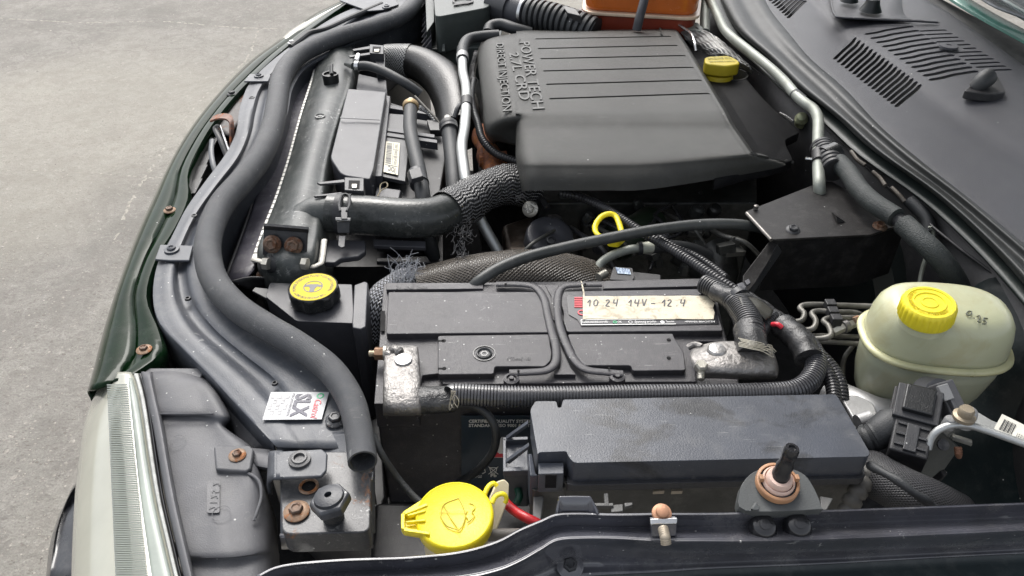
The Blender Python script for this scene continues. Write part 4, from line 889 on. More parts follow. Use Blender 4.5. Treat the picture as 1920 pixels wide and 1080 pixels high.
# main plateau: left side roll, flat top, right side drop
mr = [  # left wing of the cover
 [(902, 84, 8), (904, 78, 26), (922, 70, 40), (950, 65, 44), (976, 61, 44)],
 [(897, 92, 12), (899, 88, 34), (918, 78, 52), (948, 72, 58), (976, 70, 59.3)],
 [(895, 112, 12), (897, 110, 36), (918, 104, 55), (948, 100, 60), (976, 98, 59.3)],
 [(900, 155, 12), (902, 154, 36), (924, 146, 55), (955, 142, 60), (976, 141, 59.3)],
 [(905, 200, 10), (907, 198, 34), (932, 192, 54), (960, 189, 60), (976, 189, 59.3)],
 [(906, 226, 6), (909, 222, 30), (936, 212, 53), (962, 208, 60), (976, 209, 59)],
 [(908, 244, 2), (912, 238, 26), (938, 228, 47), (962, 224, 53), (980, 223, 54)],
 [(913, 258, -2), (918, 252, 18), (940, 246, 28), (962, 244, 31), (980, 243, 31)],
 [(924, 270, -6), (930, 266, 2), (945, 268, 4), (962, 272, 4), (980, 272, 4)]]
mk('side_lobe', patch(mr, 6, 6), plastic_cover, ec, solid=0.003, angle=70)
rt_ = lambda y: 1265+(y-57)*.60 if y < 240 else 1375+(y-240)*.62
mb = []
for y, z, zl in ((57, 38, 38), (62, 57, 57), (72, 60, 60), (90, 60, 60), (135, 60, 60), (180, 60, 60), (204, 60, 60), (214, 59.3, 59.3), (226, 56, 55.5), (238, 52.5, 51), (248, 51, 48), (270, 49.5, 43), (292, 48, 39), (306, 45.5, 35), (316, 41, 30), (336, 31, 22), (357, 18, 11)):
    if y < 225: r = [(968, y+1, zl), (976, y+1, z), (990, y, z)]
    else:
        q_ = (y-236)/120
        r = [(967+14*max(0, q_-.5)*1.6, y+2, zl-30), (969+14*max(0, q_-.5)*1.6, y+2, zl-8), (988+8*max(0, q_), y, z-1)]
    R_ = rt_(y); yb = 0 if y < 240 else -(y-240)*.12
    if y > 307: R_ = 1412+(y-307)*.1; yb = -(y-307)*.55-8
    if y > 300: R_ = 1408+(y-300)*1.25; yb = 288+(y-300)*.27-y
    yl = y+2
    r += [(1040, y, z), (1130, y-1 if y < 225 else y, z), (1230, y-2 if y < 225 else y-(y-236)*.03, z), (R_-30, y-3 if y < 225 else y+yb*.75, z), (R_-6, y-3 if y < 225 else y+yb, z-1), (R_+2, y-2 if y < 225 else y+yb+1, z-5), (R_+8, y if y < 225 else y+yb+3, min(z-2, 18))]
    mb.append(r)
top = mk('top_panel', patch(mb, 5, 6), plastic_cover, ec, solid=0.003, angle=60)
cuts = []
for (x0, y0), (x1, y1) in (((1006, 73), (1256, 68)), ((1011, 91), (1268, 85)), ((1016, 110), (1283, 104)), ((1021, 133), (1298, 126)), ((1027, 158), (1313, 150)), ((1033, 185), (1328, 175))):
    a, b = P(x0, y0, ZT), P(x1, y1, ZT); r = 0.0026
    out = []
    for s, c in ((1, b), (-1, a)):
        for k in range(7):
            t = R(-90+30*k); out.append(c+Vector((s*r*math.cos(t), s*r*math.sin(t), 0.02)))
    n = len(out); cuts.append(G(out+[p-Vector((0, 0, 0.0219)) for p in out], [tuple(range(n)), tuple(range(2*n-1, n-1, -1))]+[(i, i+n, (i+1) % n+n, (i+1) % n) for i in range(n)]))
boolcut(top, cuts, True)
# right hand skirt with the filler hole
sk = PP([(1276, 66), (1300, 84), (1377, 121), (1433, 187), (1470, 222), (1500, 248), (1472, 262), (1474, 272), (1487, 300), (1440, 316), (1400, 322), (1340, 340), (1330, 200)], 20)
skirt = mk('skirt', prism(roundpoly(sk, [0, .01, .02, .03, .02, .004, .006, .006, .004, .01, .01, 0, 0]), 6, world=True), M('skirt_plastic', (0.008, 0.008, 0.009), 0.5, var=0.15, bump=0.4, bs=1200, dust=0.03, spec=0.12), ec, bevel=0.0012)
hc = P(1370, 140, 19); hk_ = px(hc, 30)
boolcut(skirt, [lathe(hc-Vector((0, 0, .02)), [(hk_, 0), (hk_, 0.05)], seg=40)])
mk('hole_rim', lathe(hc, [(hk_*1.08, -.001), (hk_*1.06, .002), (hk_*1.0, .002), (hk_*.98, -.03)], seg=40, closed=False), plastic_cover, ec)
# lettering pressed in relief: reads down towards the viewer
def lt(s, a, b, d, fat=0.0):
    A, B, D = P(*a, ZT+.1), P(*b, ZT+.1), P(*d, ZT+.1)
    return textquad(s, A, B, D, 0.0017, M('embossed_plastic', (0.042, 0.043, 0.040), 0.36, var=0.1, bump=0.1) if 'embossed_plastic' not in bpy.data.materials else bpy.data.materials['embossed_plastic'], ec, fat=fat, off=0.0006, res=3)
lt('POWER TECH', (974, 80), (999, 206), (993, 79), 0.006)
lt('2.7L CRD', (954, 100), (975, 189), (972, 99), 0.006)
lt('DIRECT INJECTION', (930, 83), (943, 210), (944, 82), 0.004)
# oil filler
oc = thing('oil_filler_cap', 'worn yellow oil filler cap in the engine cover hole', 'cap', P(1346, 150, 0))
c = P(1347, 142, 22); k = px(c, 28)
mk('neck', lathe(c, [(k*.95, -.03), (k*.98, -.002), (k*.9, .004)], seg=32), yellow_old, oc)
g = roundpoly([c+Vector((x*k, y*k, 0.026)) for x, y in ((-1.15, -.5), (-.95, .75), (.75, 1.0), (1.2, .1), (1.15, -.55), (.2, -.95))], 0.010)
cp_ = mk('cap_top', prism(g, (c.z+0.006)*1000, world=True), yellow_old, oc, bevel=0.003, bseg=4)
def up(p, dz): return p+Vector((0, 0, dz))
textquad('ENGINE OIL', c+Vector((-k*.8, .15*k, .0262)), c+Vector((k*.8, .3*k, .0262)), c+Vector((-k*.8, .5*k, .0262)), 0.0003, ink_yel, cp_)
textquad('SEE OWNER MANUAL', c+Vector((-k*.8, -.35*k, .0262)), c+Vector((k*.9, -.25*k, .0262)), c+Vector((-k*.8, -.1*k, .0262)), 0.0003, ink_yel, cp_)

# ================================================================== FAR CORNER: AIR BOX, BELLOWS, COOLANT TANK
ab = thing('air_filter_box', 'dark grey air filter box with ribbed left side at the far wing', 'air box', P(860, 60, -60))
lidp = roundpoly(PP([(816, 32, 60), (918, 13, 60), (926, -40, 60), (810, -40, 60)]), 0.018, 5)
mk('lid', prism(lidp, -10, world=True), airbox_m, ab, bevel=0.007, bseg=4)
mk('base', prism(PP([(796, 92, -8), (935, 88, -8), (960, -30, -8), (796, -30, -8)]), -90, world=True), airbox_m, ab, bevel=0.002)
mk('side_wall', prism(PP([(800, 60, 30), (814, 40, 30), (814, -40, 30), (796, -40, 30)]), -20, world=True), airbox_m, ab, bevel=0.001)
for k in range(8):
    c0 = P(803, 18+k*10, 14)
    mk('rib', G([c0+Vector((-.014, -.004, -.012)), c0+Vector((.006, 0, .012)), c0+Vector((.006, 0, -.012)), c0+Vector((-.014, .004, -.012)), c0+Vector((.006, .006, .012)), c0+Vector((.006, .006, -.012))], [(0, 1, 2), (5, 4, 3), (0, 3, 4, 1), (1, 4, 5, 2), (2, 5, 3, 0)]), plastic_shroud, ab, smooth=False)
for x, y in ((830, 82), (857, 86)):
    mk('fin', slab([(x, y, 8), (x+4, y, 8), (x+4, y+14, 0), (x-1, y+14, 0)], 0.01), airbox_m, ab)
c = P(868, 2, 62); k = px(c, 20)
mk('emblem', lathe(c, [(k, -.001), (k, .001), (k*.8, .001), (k*.8, -.001)], seg=32, closed=False), plastic_deep, ab)
mk('emblem_bar', slab([(850, 8, 62), (885, 2, 62), (886, 5, 62), (851, 11, 62)], 0.001, off=.0012), plastic_deep, ab)
ib = thing('intake_bellows', 'ribbed black intake bellows with silver clamp between air box and engine', 'intake hose', P(1030, 50, 0))
mk('bellows', tube([(990, 26, 50), (1030, 34, 50), (1070, 46, 46), (1115, 64, 36)], 29, seg=32, corr=0.0115, cdepth=.2), rubber, ib, angle=50)
mk('smooth_cuff', tube([(962, 18, 50), (992, 26, 50)], 30, seg=32, smooth=False), plastic_shroud, ib)
mk('band_clamp', tube([(984, 24, 50), (989, 25, 50)], 31.5, seg=32, smooth=False), chrome, ib)
mk('airbox_outlet', tube([(930, 8, 50), (950, 14, 50), (966, 19, 50)], 34, seg=32, smooth=False), plastic, ib)
mk('sensor_plug', slab([(1052, 8, 78), (1080, 16, 78), (1090, 30, 74), (1064, 24, 74)], 0.016), plastic_deep, ib, bevel=0.002)
single('overflow_hose', tube([(1088, 24, 60), (1100, 38, 56), (1112, 56, 40)], 8, seg=14), M('red_black_hose', (0.06, 0.015, 0.012), 0.4), 'thin dark hose at the corner of the orange coolant tank', 'hose')
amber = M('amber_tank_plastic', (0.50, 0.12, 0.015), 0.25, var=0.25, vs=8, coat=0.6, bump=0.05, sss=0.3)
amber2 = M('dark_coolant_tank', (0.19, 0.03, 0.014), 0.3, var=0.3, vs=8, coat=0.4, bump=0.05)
ct = thing('coolant_tank', 'orange translucent coolant expansion tank with pale seam at the far corner', 'coolant tank', P(1195, 30, -60))
fp_ = PP([(1094, 24, 62), (1308, 36, 62), (1316, -30, 62), (1100, -40, 62)])
def tankpart(nm, grow, zt, zb, mt, bev):
    c0 = sum(fp_, Vector())/4; q = [Vector((c0.x+(p.x-c0.x)*grow, c0.y+(p.y-c0.y)*grow, zt/1000)) for p in fp_]
    return mk(nm, prism(roundpoly(q, .03, 6), zb, world=True), mt, ct, bevel=bev, bseg=4)
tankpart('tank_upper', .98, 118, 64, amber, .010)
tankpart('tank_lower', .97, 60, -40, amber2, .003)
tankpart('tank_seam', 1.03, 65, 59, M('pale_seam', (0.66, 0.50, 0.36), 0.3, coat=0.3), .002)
single('hood_prop_hose', tube([(1212, -20, 120), (1206, 8, 100), (1199, 34, 80), (1194, 56, 60)], 8.5, seg=14), plastic_shroud, 'dark grey hose crossing in front of the orange coolant tank', 'hose')

# heat shield of dimpled metal
def dimple(u, v): return 0.0016*math.sin(u*90)*math.sin(v*34)
hsr = [[(1268, 42, 40), (1300, 48, 44), (1345, 70, 44), (1400, 118, 40)], [(1280, 66, 34), (1318, 80, 36), (1360, 100, 36), (1408, 130, 34)], [(1300, 90, 20), (1335, 104, 24), (1372, 118, 24), (1412, 138, 24)]]
g = patch(hsr, 16, 16)
W_ = 3*16+1
for i, p in enumerate(g.v): p.z += 0.0022*math.sin((i % W_)*0.75)*math.sin((i//W_)*0.9)
hsd = thing('heat_shield', 'crinkled grey metal heat shield behind the oil filler cap', 'heat shield', P(1340, 90, 0))
mk('shield_sheet', g, M('sooty_foil', (0.16, 0.16, 0.155), 0.38, metal=0.6, var=0.4, vs=40, dust=0.35, ds=50, speck=0.2, spcol=(.6, .6, .6)), hsd, solid=0.001, angle=180)
mk('shield_edge', tube([(1262, 40, 46), (1275, 48, 48), (1294, 62, 46), (1302, 80, 40), (1305, 96, 30)], 2.6, seg=8), chrome, hsd)

# ================================================================== ALLOY PIPES AT THE BULKHEAD
def brline(name, pts, r, mat, label, cat='pipe', group=None, **k):
    return single(name, tube(pts, r, **k), mat, label, cat, group)
ap = thing('air_conditioning_pipe', 'long weathered alloy pipe bending along the bulkhead', 'pipe', P(1535, 330, 0))
mk('pipe_body', tube([(1322, -20, 62), (1334, 4, 62), (1348, 34, 61), (1362, 60, 60), (1400, 92, 58), (1440, 124, 56), (1470, 152, 54), (1492, 178, 52), (1510, 194, 50), (1526, 206, 48), (1534, 224, 46), (1534, 260, 40), (1534, 300, 34), (1536, 345, 26), (1538, 375, 6)], 7.2, seg=18), alu_green, ap)
mk('rubber_wrap', tube([(1490, 176, 52), (1506, 190, 50)], 10.5, seg=18, smooth=False), rubber, ap)
mk('pipe_stub', tube([(1322, 62, 34), (1322, 30, 44), (1326, -20, 50)], 9.5, seg=16), alu_green, ap)
mk('stub_fitting', slab([(1284, 42, 46), (1308, 42, 46), (1318, 52, 44), (1314, 58, 44), (1286, 54, 42)], 0.008), alu_green, ap, bevel=0.001)
kn = thing('valve_knuckle', 'small pale cast valve body beside the alloy pipe', 'valve', P(1503, 225, -20))
c = P(1503, 224, 10)
mk('valve_body', lathe(c, [(px(c, 8), -.02), (px(c, 13), -.012), (px(c, 10), -.004), (px(c, 13), .004), (px(c, 8), .012), (px(c, 3), .014)], d=(-.3, -.6, .7), seg=14, lobes=5, amp=.2), M('pale_cast', (0.34, 0.36, 0.22), 0.45, metal=0.5, var=0.5, vs=80, dust=0.2), kn)
mk('valve_lever', tube([(1462, 212, 4), (1474, 218, 6), (1488, 228, 8)], 2.5, seg=8), chrome, kn)

# ================================================================== COWL, SEAL STRIP, FLANGE
S_ = [(1418, -30), (1430, 0), (1474, 62), (1520, 112), (1586, 168), (1652, 238), (1730, 304), (1815, 372), (1925, 462), (2050, 560), (2260, 720), (2500, 880)]
Cc = [(1490, -40), (1540, 0), (1590, 52), (1640, 88), (1698, 128), (1762, 170), (1830, 214), (1910, 262), (2010, 322), (2130, 400), (2330, 530), (2600, 700)]
E_ = [(1650, -60), (1722, -10), (1776, 22), (1816, 50), (1866, 84), (1924, 126), (1996, 176), (2070, 224), (2160, 280), (2260, 350), (2450, 480), (2750, 660)]
rows = []
for s, c_, e in zip(S_, Cc, E_):
    def mx(a, b, t): return (a[0]+(b[0]-a[0])*t, a[1]+(b[1]-a[1])*t)
    rows.append([(s[0]-6, s[1]+4, 56), (*s, 60), (*mx(s, c_, .15), 63), (*mx(s, c_, .55), 66), (*mx(s, c_, .80), 67), (*c_, 74), (*mx(c_, e, .22), 79.5), (*mx(c_, e, .36), 82), (*mx(c_, e, .7), 85), (*mx(c_, e, .97), 84), (*e, 74)])
cw = thing('cowl_cover', 'long black plastic cowl cover with louvre slots below the windscreen', 'cowl', P(1700, 250, 20))
cowl = mk('cowl_panel', patch(rows, 10, 5), plastic_cowl, cw, solid=0.0025, angle=60)
def capsule(pts, r, h=0.03, dn=0.03):
    """slot cutter following a path"""
    q = spline(pts, 3); L_, R_ = [], []
    n = len(q)
    for i, p in enumerate(q):
        t_ = (q[min(i+1, n-1)]-q[max(i-1, 0)]); t_.z = 0; t_.normalize(); s_ = Vector((-t_.y, t_.x, 0)); k = 1.0
        L_.append(p+s_*r*k); R_.append(p-s_*r*k)
    t0 = (q[1]-q[0]); t0.z = 0; t0.normalize(); t1 = (q[-1]-q[-2]); t1.z = 0; t1.normalize()
    out = [q[0]-t0*r]+R_+[q[-1]+t1*r]+L_[::-1]
    m_ = len(out)
    return G([p+Vector((0, 0, h)) for p in out]+[p-Vector((0, 0, dn)) for p in out], [tuple(range(m_)), tuple(range(2*m_-1, m_-1, -1))]+[(i, i+m_, (i+1) % m_+m_, (i+1) % m_) for i in range(m_)])
cut = []
def dz(u, v): return (1280+u/3, v/3)
for i in range(17):      # short oval slots on the lower face
    t = i/16
    a = dz(965+t*365, 232+t*262); b = dz(856+t*346, 326+t*268)
    cut.append(capsule([P(*a, 66), P((a[0]+b[0])/2, (a[1]+b[1])/2, 66), P(*b, 66)], 0.0030))
for i in range(12):      # long louvres over the step
    t = i/11
    a = dz(1286+t*362, 152+t*252); b = dz(1032+t*362, 200+t*255); m1 = ((a[0]*.55+b[0]*.45), (a[1]*.55+b[1]*.45)-3); m2 = ((a[0]*.25+b[0]*.75), (a[1]*.25+b[1]*.75)-2)
    cut.append(capsule([P(*a, 83), P(*m1, 82), P(*m2, 79), P(*b, 74)], 0.0041))
for i in range(12):      # short upper louvres
    t = i/11
    if i in (4, 5):
        a = dz(1480+t*365, 163+t*222); b = dz(1480+t*365-60, 165+t*223)
    else: a = dz(1480+t*365, 163+t*222); b = dz(1342+t*350, 165+t*224)
    cut.append(capsule([P(*a, 87), P((a[0]+b[0])/2, (a[1]+b[1])/2, 87), P(*b, 87)], 0.0030))
for i in range(9):       # far louvres at the top edge
    t = i/8
    a = dz(560+t*130, -60+t*66); b = dz(480+t*115, -20+t*112)
    cut.append(capsule([P(*a, 66), P((a[0]+b[0])/2, (a[1]+b[1])/2, 66), P(*b, 66)], 0.0034))
boolcut(cowl, cut)
c = P(1779, 86, 89); k = px(c, 17)
mk('screw_cover', lathe(c, [(k, -.002), (k*.95, .001), (k*.3, .0014), (k*.28, .0005), (0.0003, .0005)], seg=28), plastic_cowl, cw)
# fine lips round the long louvres
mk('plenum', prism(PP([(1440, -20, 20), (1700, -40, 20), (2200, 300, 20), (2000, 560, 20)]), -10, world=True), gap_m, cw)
# recessed wiper well at the top
mk('wiper_well', patch([[(1552, -20, 80), (1620, -20, 86), (1690, -10, 88)], [(1560, 22, 82), (1570, 30, 86), (1700, 32, 89)], [(1567, 32, 82), (1620, 34, 87), (1762, 42, 89)]], 4, 4), plastic_cowl, cw, solid=0.002)
for x, y, r in ((1592, 2, 14), (1632, 20, 17)):
    c = P(x, y, 92); k = px(c, r); mk('nozzle', lathe(c, [(k*1.2, 0), (k, .006), (k*.8, .012), (k*.7, .02), (k*.3, .022), (.0003, .02)], seg=24), M('satin_cap', (0.014, 0.016, 0.016), 0.3), cw)
mk('well_bead', tube([(1556, -16, 84), (1560, 12, 86), (1566, 28, 87), (1580, 33, 88), (1680, 38, 90), (1758, 42, 89)], 1.8, seg=8), plastic_cowl, cw)
# wiper pivot cover
wp = thing('wiper_pivot', 'black rubber wiper pivot boot standing on the cowl cover', 'wiper pivot', P(1840, 160, 84))
mk('boot', tube([(1828, 166, 90, .75), (1838, 156, 98, .9), (1850, 146, 104, 1.0), (1856, 142, 106, .9)], 17, seg=24), rubber, wp)
mk('boot_base', prism(roundpoly(PP([(1806, 170, 92), (1856, 134, 92), (1870, 140, 92), (1888, 172, 92), (1860, 177, 92)]), .008), 80, world=True), plastic_deep, wp, bevel=.003)
# rubber strip (two ridges) on a metal flange
Ls = [(1345, -20), (1352, 4), (1380, 57), (1440, 110), (1493, 163), (1563, 217), (1632, 280), (1747, 362), (1845, 452), (1920, 535), (2010, 640), (2210, 820), (2420, 980)]
Rs = [(1426, -20), (1446, 20), (1480, 62), (1518, 108), (1582, 164), (1650, 236), (1728, 302), (1815, 370), (1924, 460), (2010, 530), (2090, 610), (2280, 742), (2510, 890)]
rows = []
for l, r in zip(Ls, Rs):
    def q(f, z): return (l[0]+(r[0]-l[0])*f, l[1]+(r[1]-l[1])*f, z)
    rows.append([q(0, 40), q(.04, 52), q(.18, 60), q(.32, 61), q(.46, 57), q(.62, 60), q(.78, 65), q(.9, 66), q(.98, 63), q(1.02, 54)])
tag(mk('cowl_seal', patch(rows, 5, 4), M('seal_rubber', (0.020, 0.022, 0.022), 0.42, var=0.2, dust=0.05, ds=40, speck=0.03, spec=0.35), solid=0.003, angle=80), 'long double ridged black rubber seal strip along the cowl edge', 'rubber seal')
rows = [[(l[0]-22, l[1]+12, 26), (l[0]-20, l[1]+11, 40), (l[0]-2, l[1]+1, 44), (l[0]+10, l[1]-4, 44)] for l in Ls]
tag(mk('bulkhead_flange', patch(rows, 4, 4), M('bulkhead_paint', (0.011, 0.016, 0.015), 0.45, var=0.2, dust=0.03), solid=0.003, angle=60), 'dark painted steel flange under the cowl seal strip', 'flange')
rows = [[(l[0]-20, l[1]+12, 26), (l[0]-20, l[1]+12, 26, -300)] for l in Ls]
mk('bulkhead_face', patch(rows, 4, 3), plastic_deep, car, solid=0.002)
# windscreen foot: black ceramic strip, green glass edge, wiper linkage
ws = thing('windscreen', 'lower edge of the windscreen with green glass rim and black border', 'windscreen', P(1850, 60, 60))
mk('black_border', slab([(1652, -62, 82), (1900, 70, 82), (2100, 200, 82), (2060, 226, 78), (1866, 86, 78), (1722, -10, 78)], 0.004), M('ceramic_black', (0.012, 0.013, 0.014), 0.45, var=0.4, dust=0.15, speck=0.1), ws)
mk('glass_rim', tube([(1740, -40, 94), (1800, 0, 94), (1860, 36, 94), (1930, 74, 94), (2050, 140, 94)], 17, seg=10, flat=.4), M('green_glass_rim', (0.06, 0.19, 0.15), 0.25, coat=1, var=0.2), ws)
mk('glass', slab([(1758, -52, 98), (1960, 62, 98), (2300, 40, 330), (1960, -260, 330)], 0.005), M('tinted_glass', (0.06, 0.09, 0.10), 0.05, coat=1, bump=0, trans=0.2), ws)
wa = thing('windscreen_wiper', 'grey wiper arm lying on the windscreen at the top right corner', 'wiper', P(1890, 20, 110))
mk('arm', tube([(1820, -18, 118), (1866, 10, 118), (1900, 24, 118), (1960, 46, 118)], 7, seg=8, flat=.5), M('grey_wiper', (0.2, 0.21, 0.22), 0.35, metal=.4, var=.4, vs=60), wa)
mk('blade_frame', tube([(1840, -22, 118), (1890, 2, 118), (1960, 30, 118)], 3, seg=6), chrome, wa)
# ================================================================== STEERING FLUID RESERVOIR (grey box with cap)
ps = thing('steering_fluid_reservoir', 'grey plastic reservoir box with black and yellow power steering fluid cap', 'reservoir', P(600, 600, -150))
mk('box_top', prism(roundpoly(PP([(498, 556, 0), (506, 530, 0), (660, 533, 0), (664, 606, 0), (556, 602, 0)]), [.003, .004, .002, .002, .004]), -120, world=True), plastic_shroud, ps, bevel=0.0022, bseg=3)
mk('end_flange', prism(roundpoly(PP([(660, 606, 6), (664, 534, 6), (684, 527, 6), (690, 530, 6), (686, 612, 6), (676, 617, 6), (661, 614, 6)]), .0015), -125, world=True), plastic_shroud, ps, bevel=0.0015)
mk('side_wing', slab([(472, 545, -10), (478, 538, -10), (506, 541, -10), (500, 560, -10)], 0.004), plastic, ps, bevel=.001)
mk('corner_post', tube([P(672, 612, 4), PD(672, 612, 4, -120)], .002, seg=10, smooth=False, world=True), plastic_shroud, ps)
c = P(592, 563, 0); k = px(c, 48)
capb = M('glossy_black_cap', (0.012, 0.013, 0.014), 0.25, dust=0.05, coat=0.3, speck=0.05)
cap = mk('cap_body', lathe(c+Vector((0, 0, 0.001)), [(k*.72, -.002), (k*.95, .001, .6), (k, .004, 1), (k, .013, 1), (k*.98, .0155, .6), (k*.93, .0175, 0), (k*.9, .018, 0), (k*.885, .0172), (.0003, .0172)], seg=80, lobes=8, amp=.13, rot=.4), capb, ps, angle=45)
tz = c+Vector((0, 0, .0184))
mk('cap_disc', lathe(tz, [(k*.885, -.0006), (k*.87, .0003), (.0003, .0003)], seg=64), M('yellow_print_disc', (0.60, 0.46, 0.02), 0.5, var=.05, spec=.2, bump=.02), cap)
def ring(ce, r0, r1, h, seg=48): return lathe(ce, [(r1, 0), (r1, h), (r0, h), (r0, 0)], seg=seg, closed=False)
mk('wheel_ring', ring(tz+Vector((0, 0, .0003)), k*.33, k*.37, .0002), black_p, cap)
mk('wheel_hub', G([tz+Vector((x*k*.36, y*k*.36, .0005)) for x, y in ((-.92, .28), (-.4, .42), (.4, .42), (.92, .28), (.9, -.05), (.45, -.02), (.28, -.3), (.24, -.92), (-.24, -.92), (-.28, -.3), (-.45, -.02), (-.9, -.05))], [tuple(range(12))]), black_p, cap, smooth=False)
def arctext(s, ce, r, a0, a1, h, mat, parent, ext=.0002, fat=0.0, flip=False):
    """letters round a circle, angles in degrees, reading clockwise with heads outward"""
    cu = bpy.data.curves.new('t', 'FONT'); cu.body = s; cu.size = 1; cu.extrude = .5; cu.offset = fat; cu.resolution_u = 2
    to = bpy.data.objects.new('t', cu); COL.objects.link(to); dg = bpy.context.evaluated_depsgraph_get(); dg.update()
    me = bpy.data.meshes.new_from_object(to.evaluated_get(dg)); xs = [q.co.x for q in me.vertices]; x0, x1 = min(xs), max(xs); vs = []
    for q in me.vertices:
        t = R(a0+(a1-a0)*(q.co.x-x0)/(x1-x0)); rr = r+q.co.y/.7*h
        vs.append(ce+Vector((math.cos(t)*rr, math.sin(t)*rr, q.co.z*ext)))
    fs = [tuple(f.vertices) for f in me.polygons]; bpy.data.objects.remove(to); bpy.data.curves.remove(cu)
    return mk('cap_lettering', G(vs, fs), mat, parent, smooth=False, recalc=False)
arctext('POWER STEERING FLUID * DO NOT OVERFILL', tz+Vector((0, 0, .0004)), k*.66, 205, -25, k*.12, black_p, cap)
arctext('* USE APPROVED FLUID ONLY *', tz+Vector((0, 0, .0004)), k*.66, -40, -145, k*.12, black_p, cap)

# ================================================================== WOVEN DUCT, BLACK SLEEVE, PULLEY AND SMALL THINGS BEHIND THE BATTERY
snake = braid('snake_skin_braid', (0.016, 0.013, 0.010), (0.125, 0.108, 0.088), 260, 190, 0.3, 0.28, 0.0009, (0.5, 1.0), 'weave')
wd = thing('woven_duct', 'wide brown black woven heat sleeve duct behind the battery', 'duct', P(900, 540, -150))
mk('duct_body', tube([(700, 600, -80), (770, 562, -66), (850, 540, -58), (930, 526, -54), (1010, 522, -56), (1090, 534, -64), (1160, 565, -80)], 50, seg=56, step=0.006, rfun=lambda t, s: 1+.12*math.sin(t*3.14)), snake, wd, angle=180)
bs_ = thing('battery_cable_sleeve', 'silver and black chevron braided sleeve with frayed end beside the battery', 'sleeve', P(730, 560, -90))
chev = braid('chevron_sleeve', (0.010, 0.010, 0.011), (0.36, 0.37, 0.40), 230, 230, 0.35, 0.35, 0.0007, (0.55, 0.8), 'chevron')
mk('sleeve_body', tube([(694, 640, -60), (700, 590, -34), (715, 556, -24), (738, 538, -24), (762, 524, -28)], 25, seg=40, step=0.004), chev, bs_, angle=180)
frays(P(752, 526, -8), Vector((.35, .9, .5)), 60, 0.012, 0.032, bs_, rnd, flatcol('thread_light', (0.28, 0.29, 0.31), 0.4), r=.00028)
pu = thing('pump_housing', 'round black pump housing with centre bolt behind the woven duct', 'pump', P(1030, 450, -150))
c = P(1032, 440, -52); k = px(c, 46)
mk('housing_drum', lathe(c, [(k, -.09), (k, -.006), (k*.96, -.001), (k*.9, .0), (k*.35, .001), (k*.32, .0)], d=(.15, -.35, 1), seg=44), plastic_shroud, pu, angle=50)
cc = P(1033, 452, -46); kk = px(cc, 9)
mk('centre_bolt', lathe(cc, [(kk, -.001), (kk, .003), (kk*.7, .0035), (kk*.6, .001), (.0003, .001)], d=(.15, -.35, 1), seg=20), steel_dark, pu, angle=40)
dp = thing('dipstick', 'bright yellow looped oil dipstick handle', 'dipstick', P(1150, 450, -60))
mk('handle_loop', tube([(1150, 448, -10), (1134, 446, -8), (1119, 438, -6), (1116, 424, -4), (1126, 408, 0), (1141, 401, 2), (1154, 405, 0), (1161, 420, -3), (1165, 436, -6), (1163, 446, -9), (1150, 448, -10)], 5.6, seg=14, flat=.7), yellow, dp)
mk('handle_foot', prism(roundpoly(PP([(1134, 438, -12), (1160, 442, -12), (1172, 432, -12), (1174, 440, -12), (1160, 452, -12), (1142, 450, -12)]), .003), -22, world=True), yellow, dp, bevel=.002, bseg=3)
mk('tube_stem', tube([(1150, 446, -20), (1154, 480, -90)], 4, seg=10), steel_dark, dp)
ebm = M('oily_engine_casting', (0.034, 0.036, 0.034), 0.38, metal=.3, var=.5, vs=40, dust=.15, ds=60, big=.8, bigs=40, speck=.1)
eng = thing('engine_block', 'shadowed black engine block under the plastic cover', 'engine', P(1200, 420, -300))
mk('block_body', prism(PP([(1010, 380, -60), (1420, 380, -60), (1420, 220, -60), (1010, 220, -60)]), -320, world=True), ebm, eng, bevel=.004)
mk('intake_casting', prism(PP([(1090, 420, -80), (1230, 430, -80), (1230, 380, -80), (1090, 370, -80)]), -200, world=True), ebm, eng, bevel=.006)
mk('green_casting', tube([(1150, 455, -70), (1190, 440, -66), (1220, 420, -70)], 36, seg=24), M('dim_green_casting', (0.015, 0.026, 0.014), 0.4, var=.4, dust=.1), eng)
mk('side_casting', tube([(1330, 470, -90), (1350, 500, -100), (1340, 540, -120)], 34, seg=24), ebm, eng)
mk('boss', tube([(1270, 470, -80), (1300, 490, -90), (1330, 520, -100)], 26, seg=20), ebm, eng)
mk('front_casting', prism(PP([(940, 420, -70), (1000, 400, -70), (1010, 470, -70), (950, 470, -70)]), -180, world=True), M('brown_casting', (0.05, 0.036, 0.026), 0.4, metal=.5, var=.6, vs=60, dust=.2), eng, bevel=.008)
rn2 = random.Random(21)
for k_ in range(26):
    x, y = rn2.uniform(990, 1400), rn2.uniform(362, 500); c = P(x, y, rn2.uniform(-75, -45)); r_ = rn2.uniform(.004, .011)
    g = lathe(c, [(r_, -.012), (r_, 0), (r_*.7, .003), (.0003, .003)], d=(rn2.uniform(-.6, .6), rn2.uniform(-.8, .1), 1), seg=rn2.choice((6, 12, 16)))
    mk('casting_stud', g, rn2.choice((ebm, steel_dark, ebm)), eng, angle=40)
rn3 = random.Random(33)
cb_ = [M('dim_wire_black', (0.03, 0.03, 0.032), 0.35, bump=0), M('dim_metal_line', (0.12, 0.12, 0.11), 0.4, metal=.5, dust=.2), corr_m]
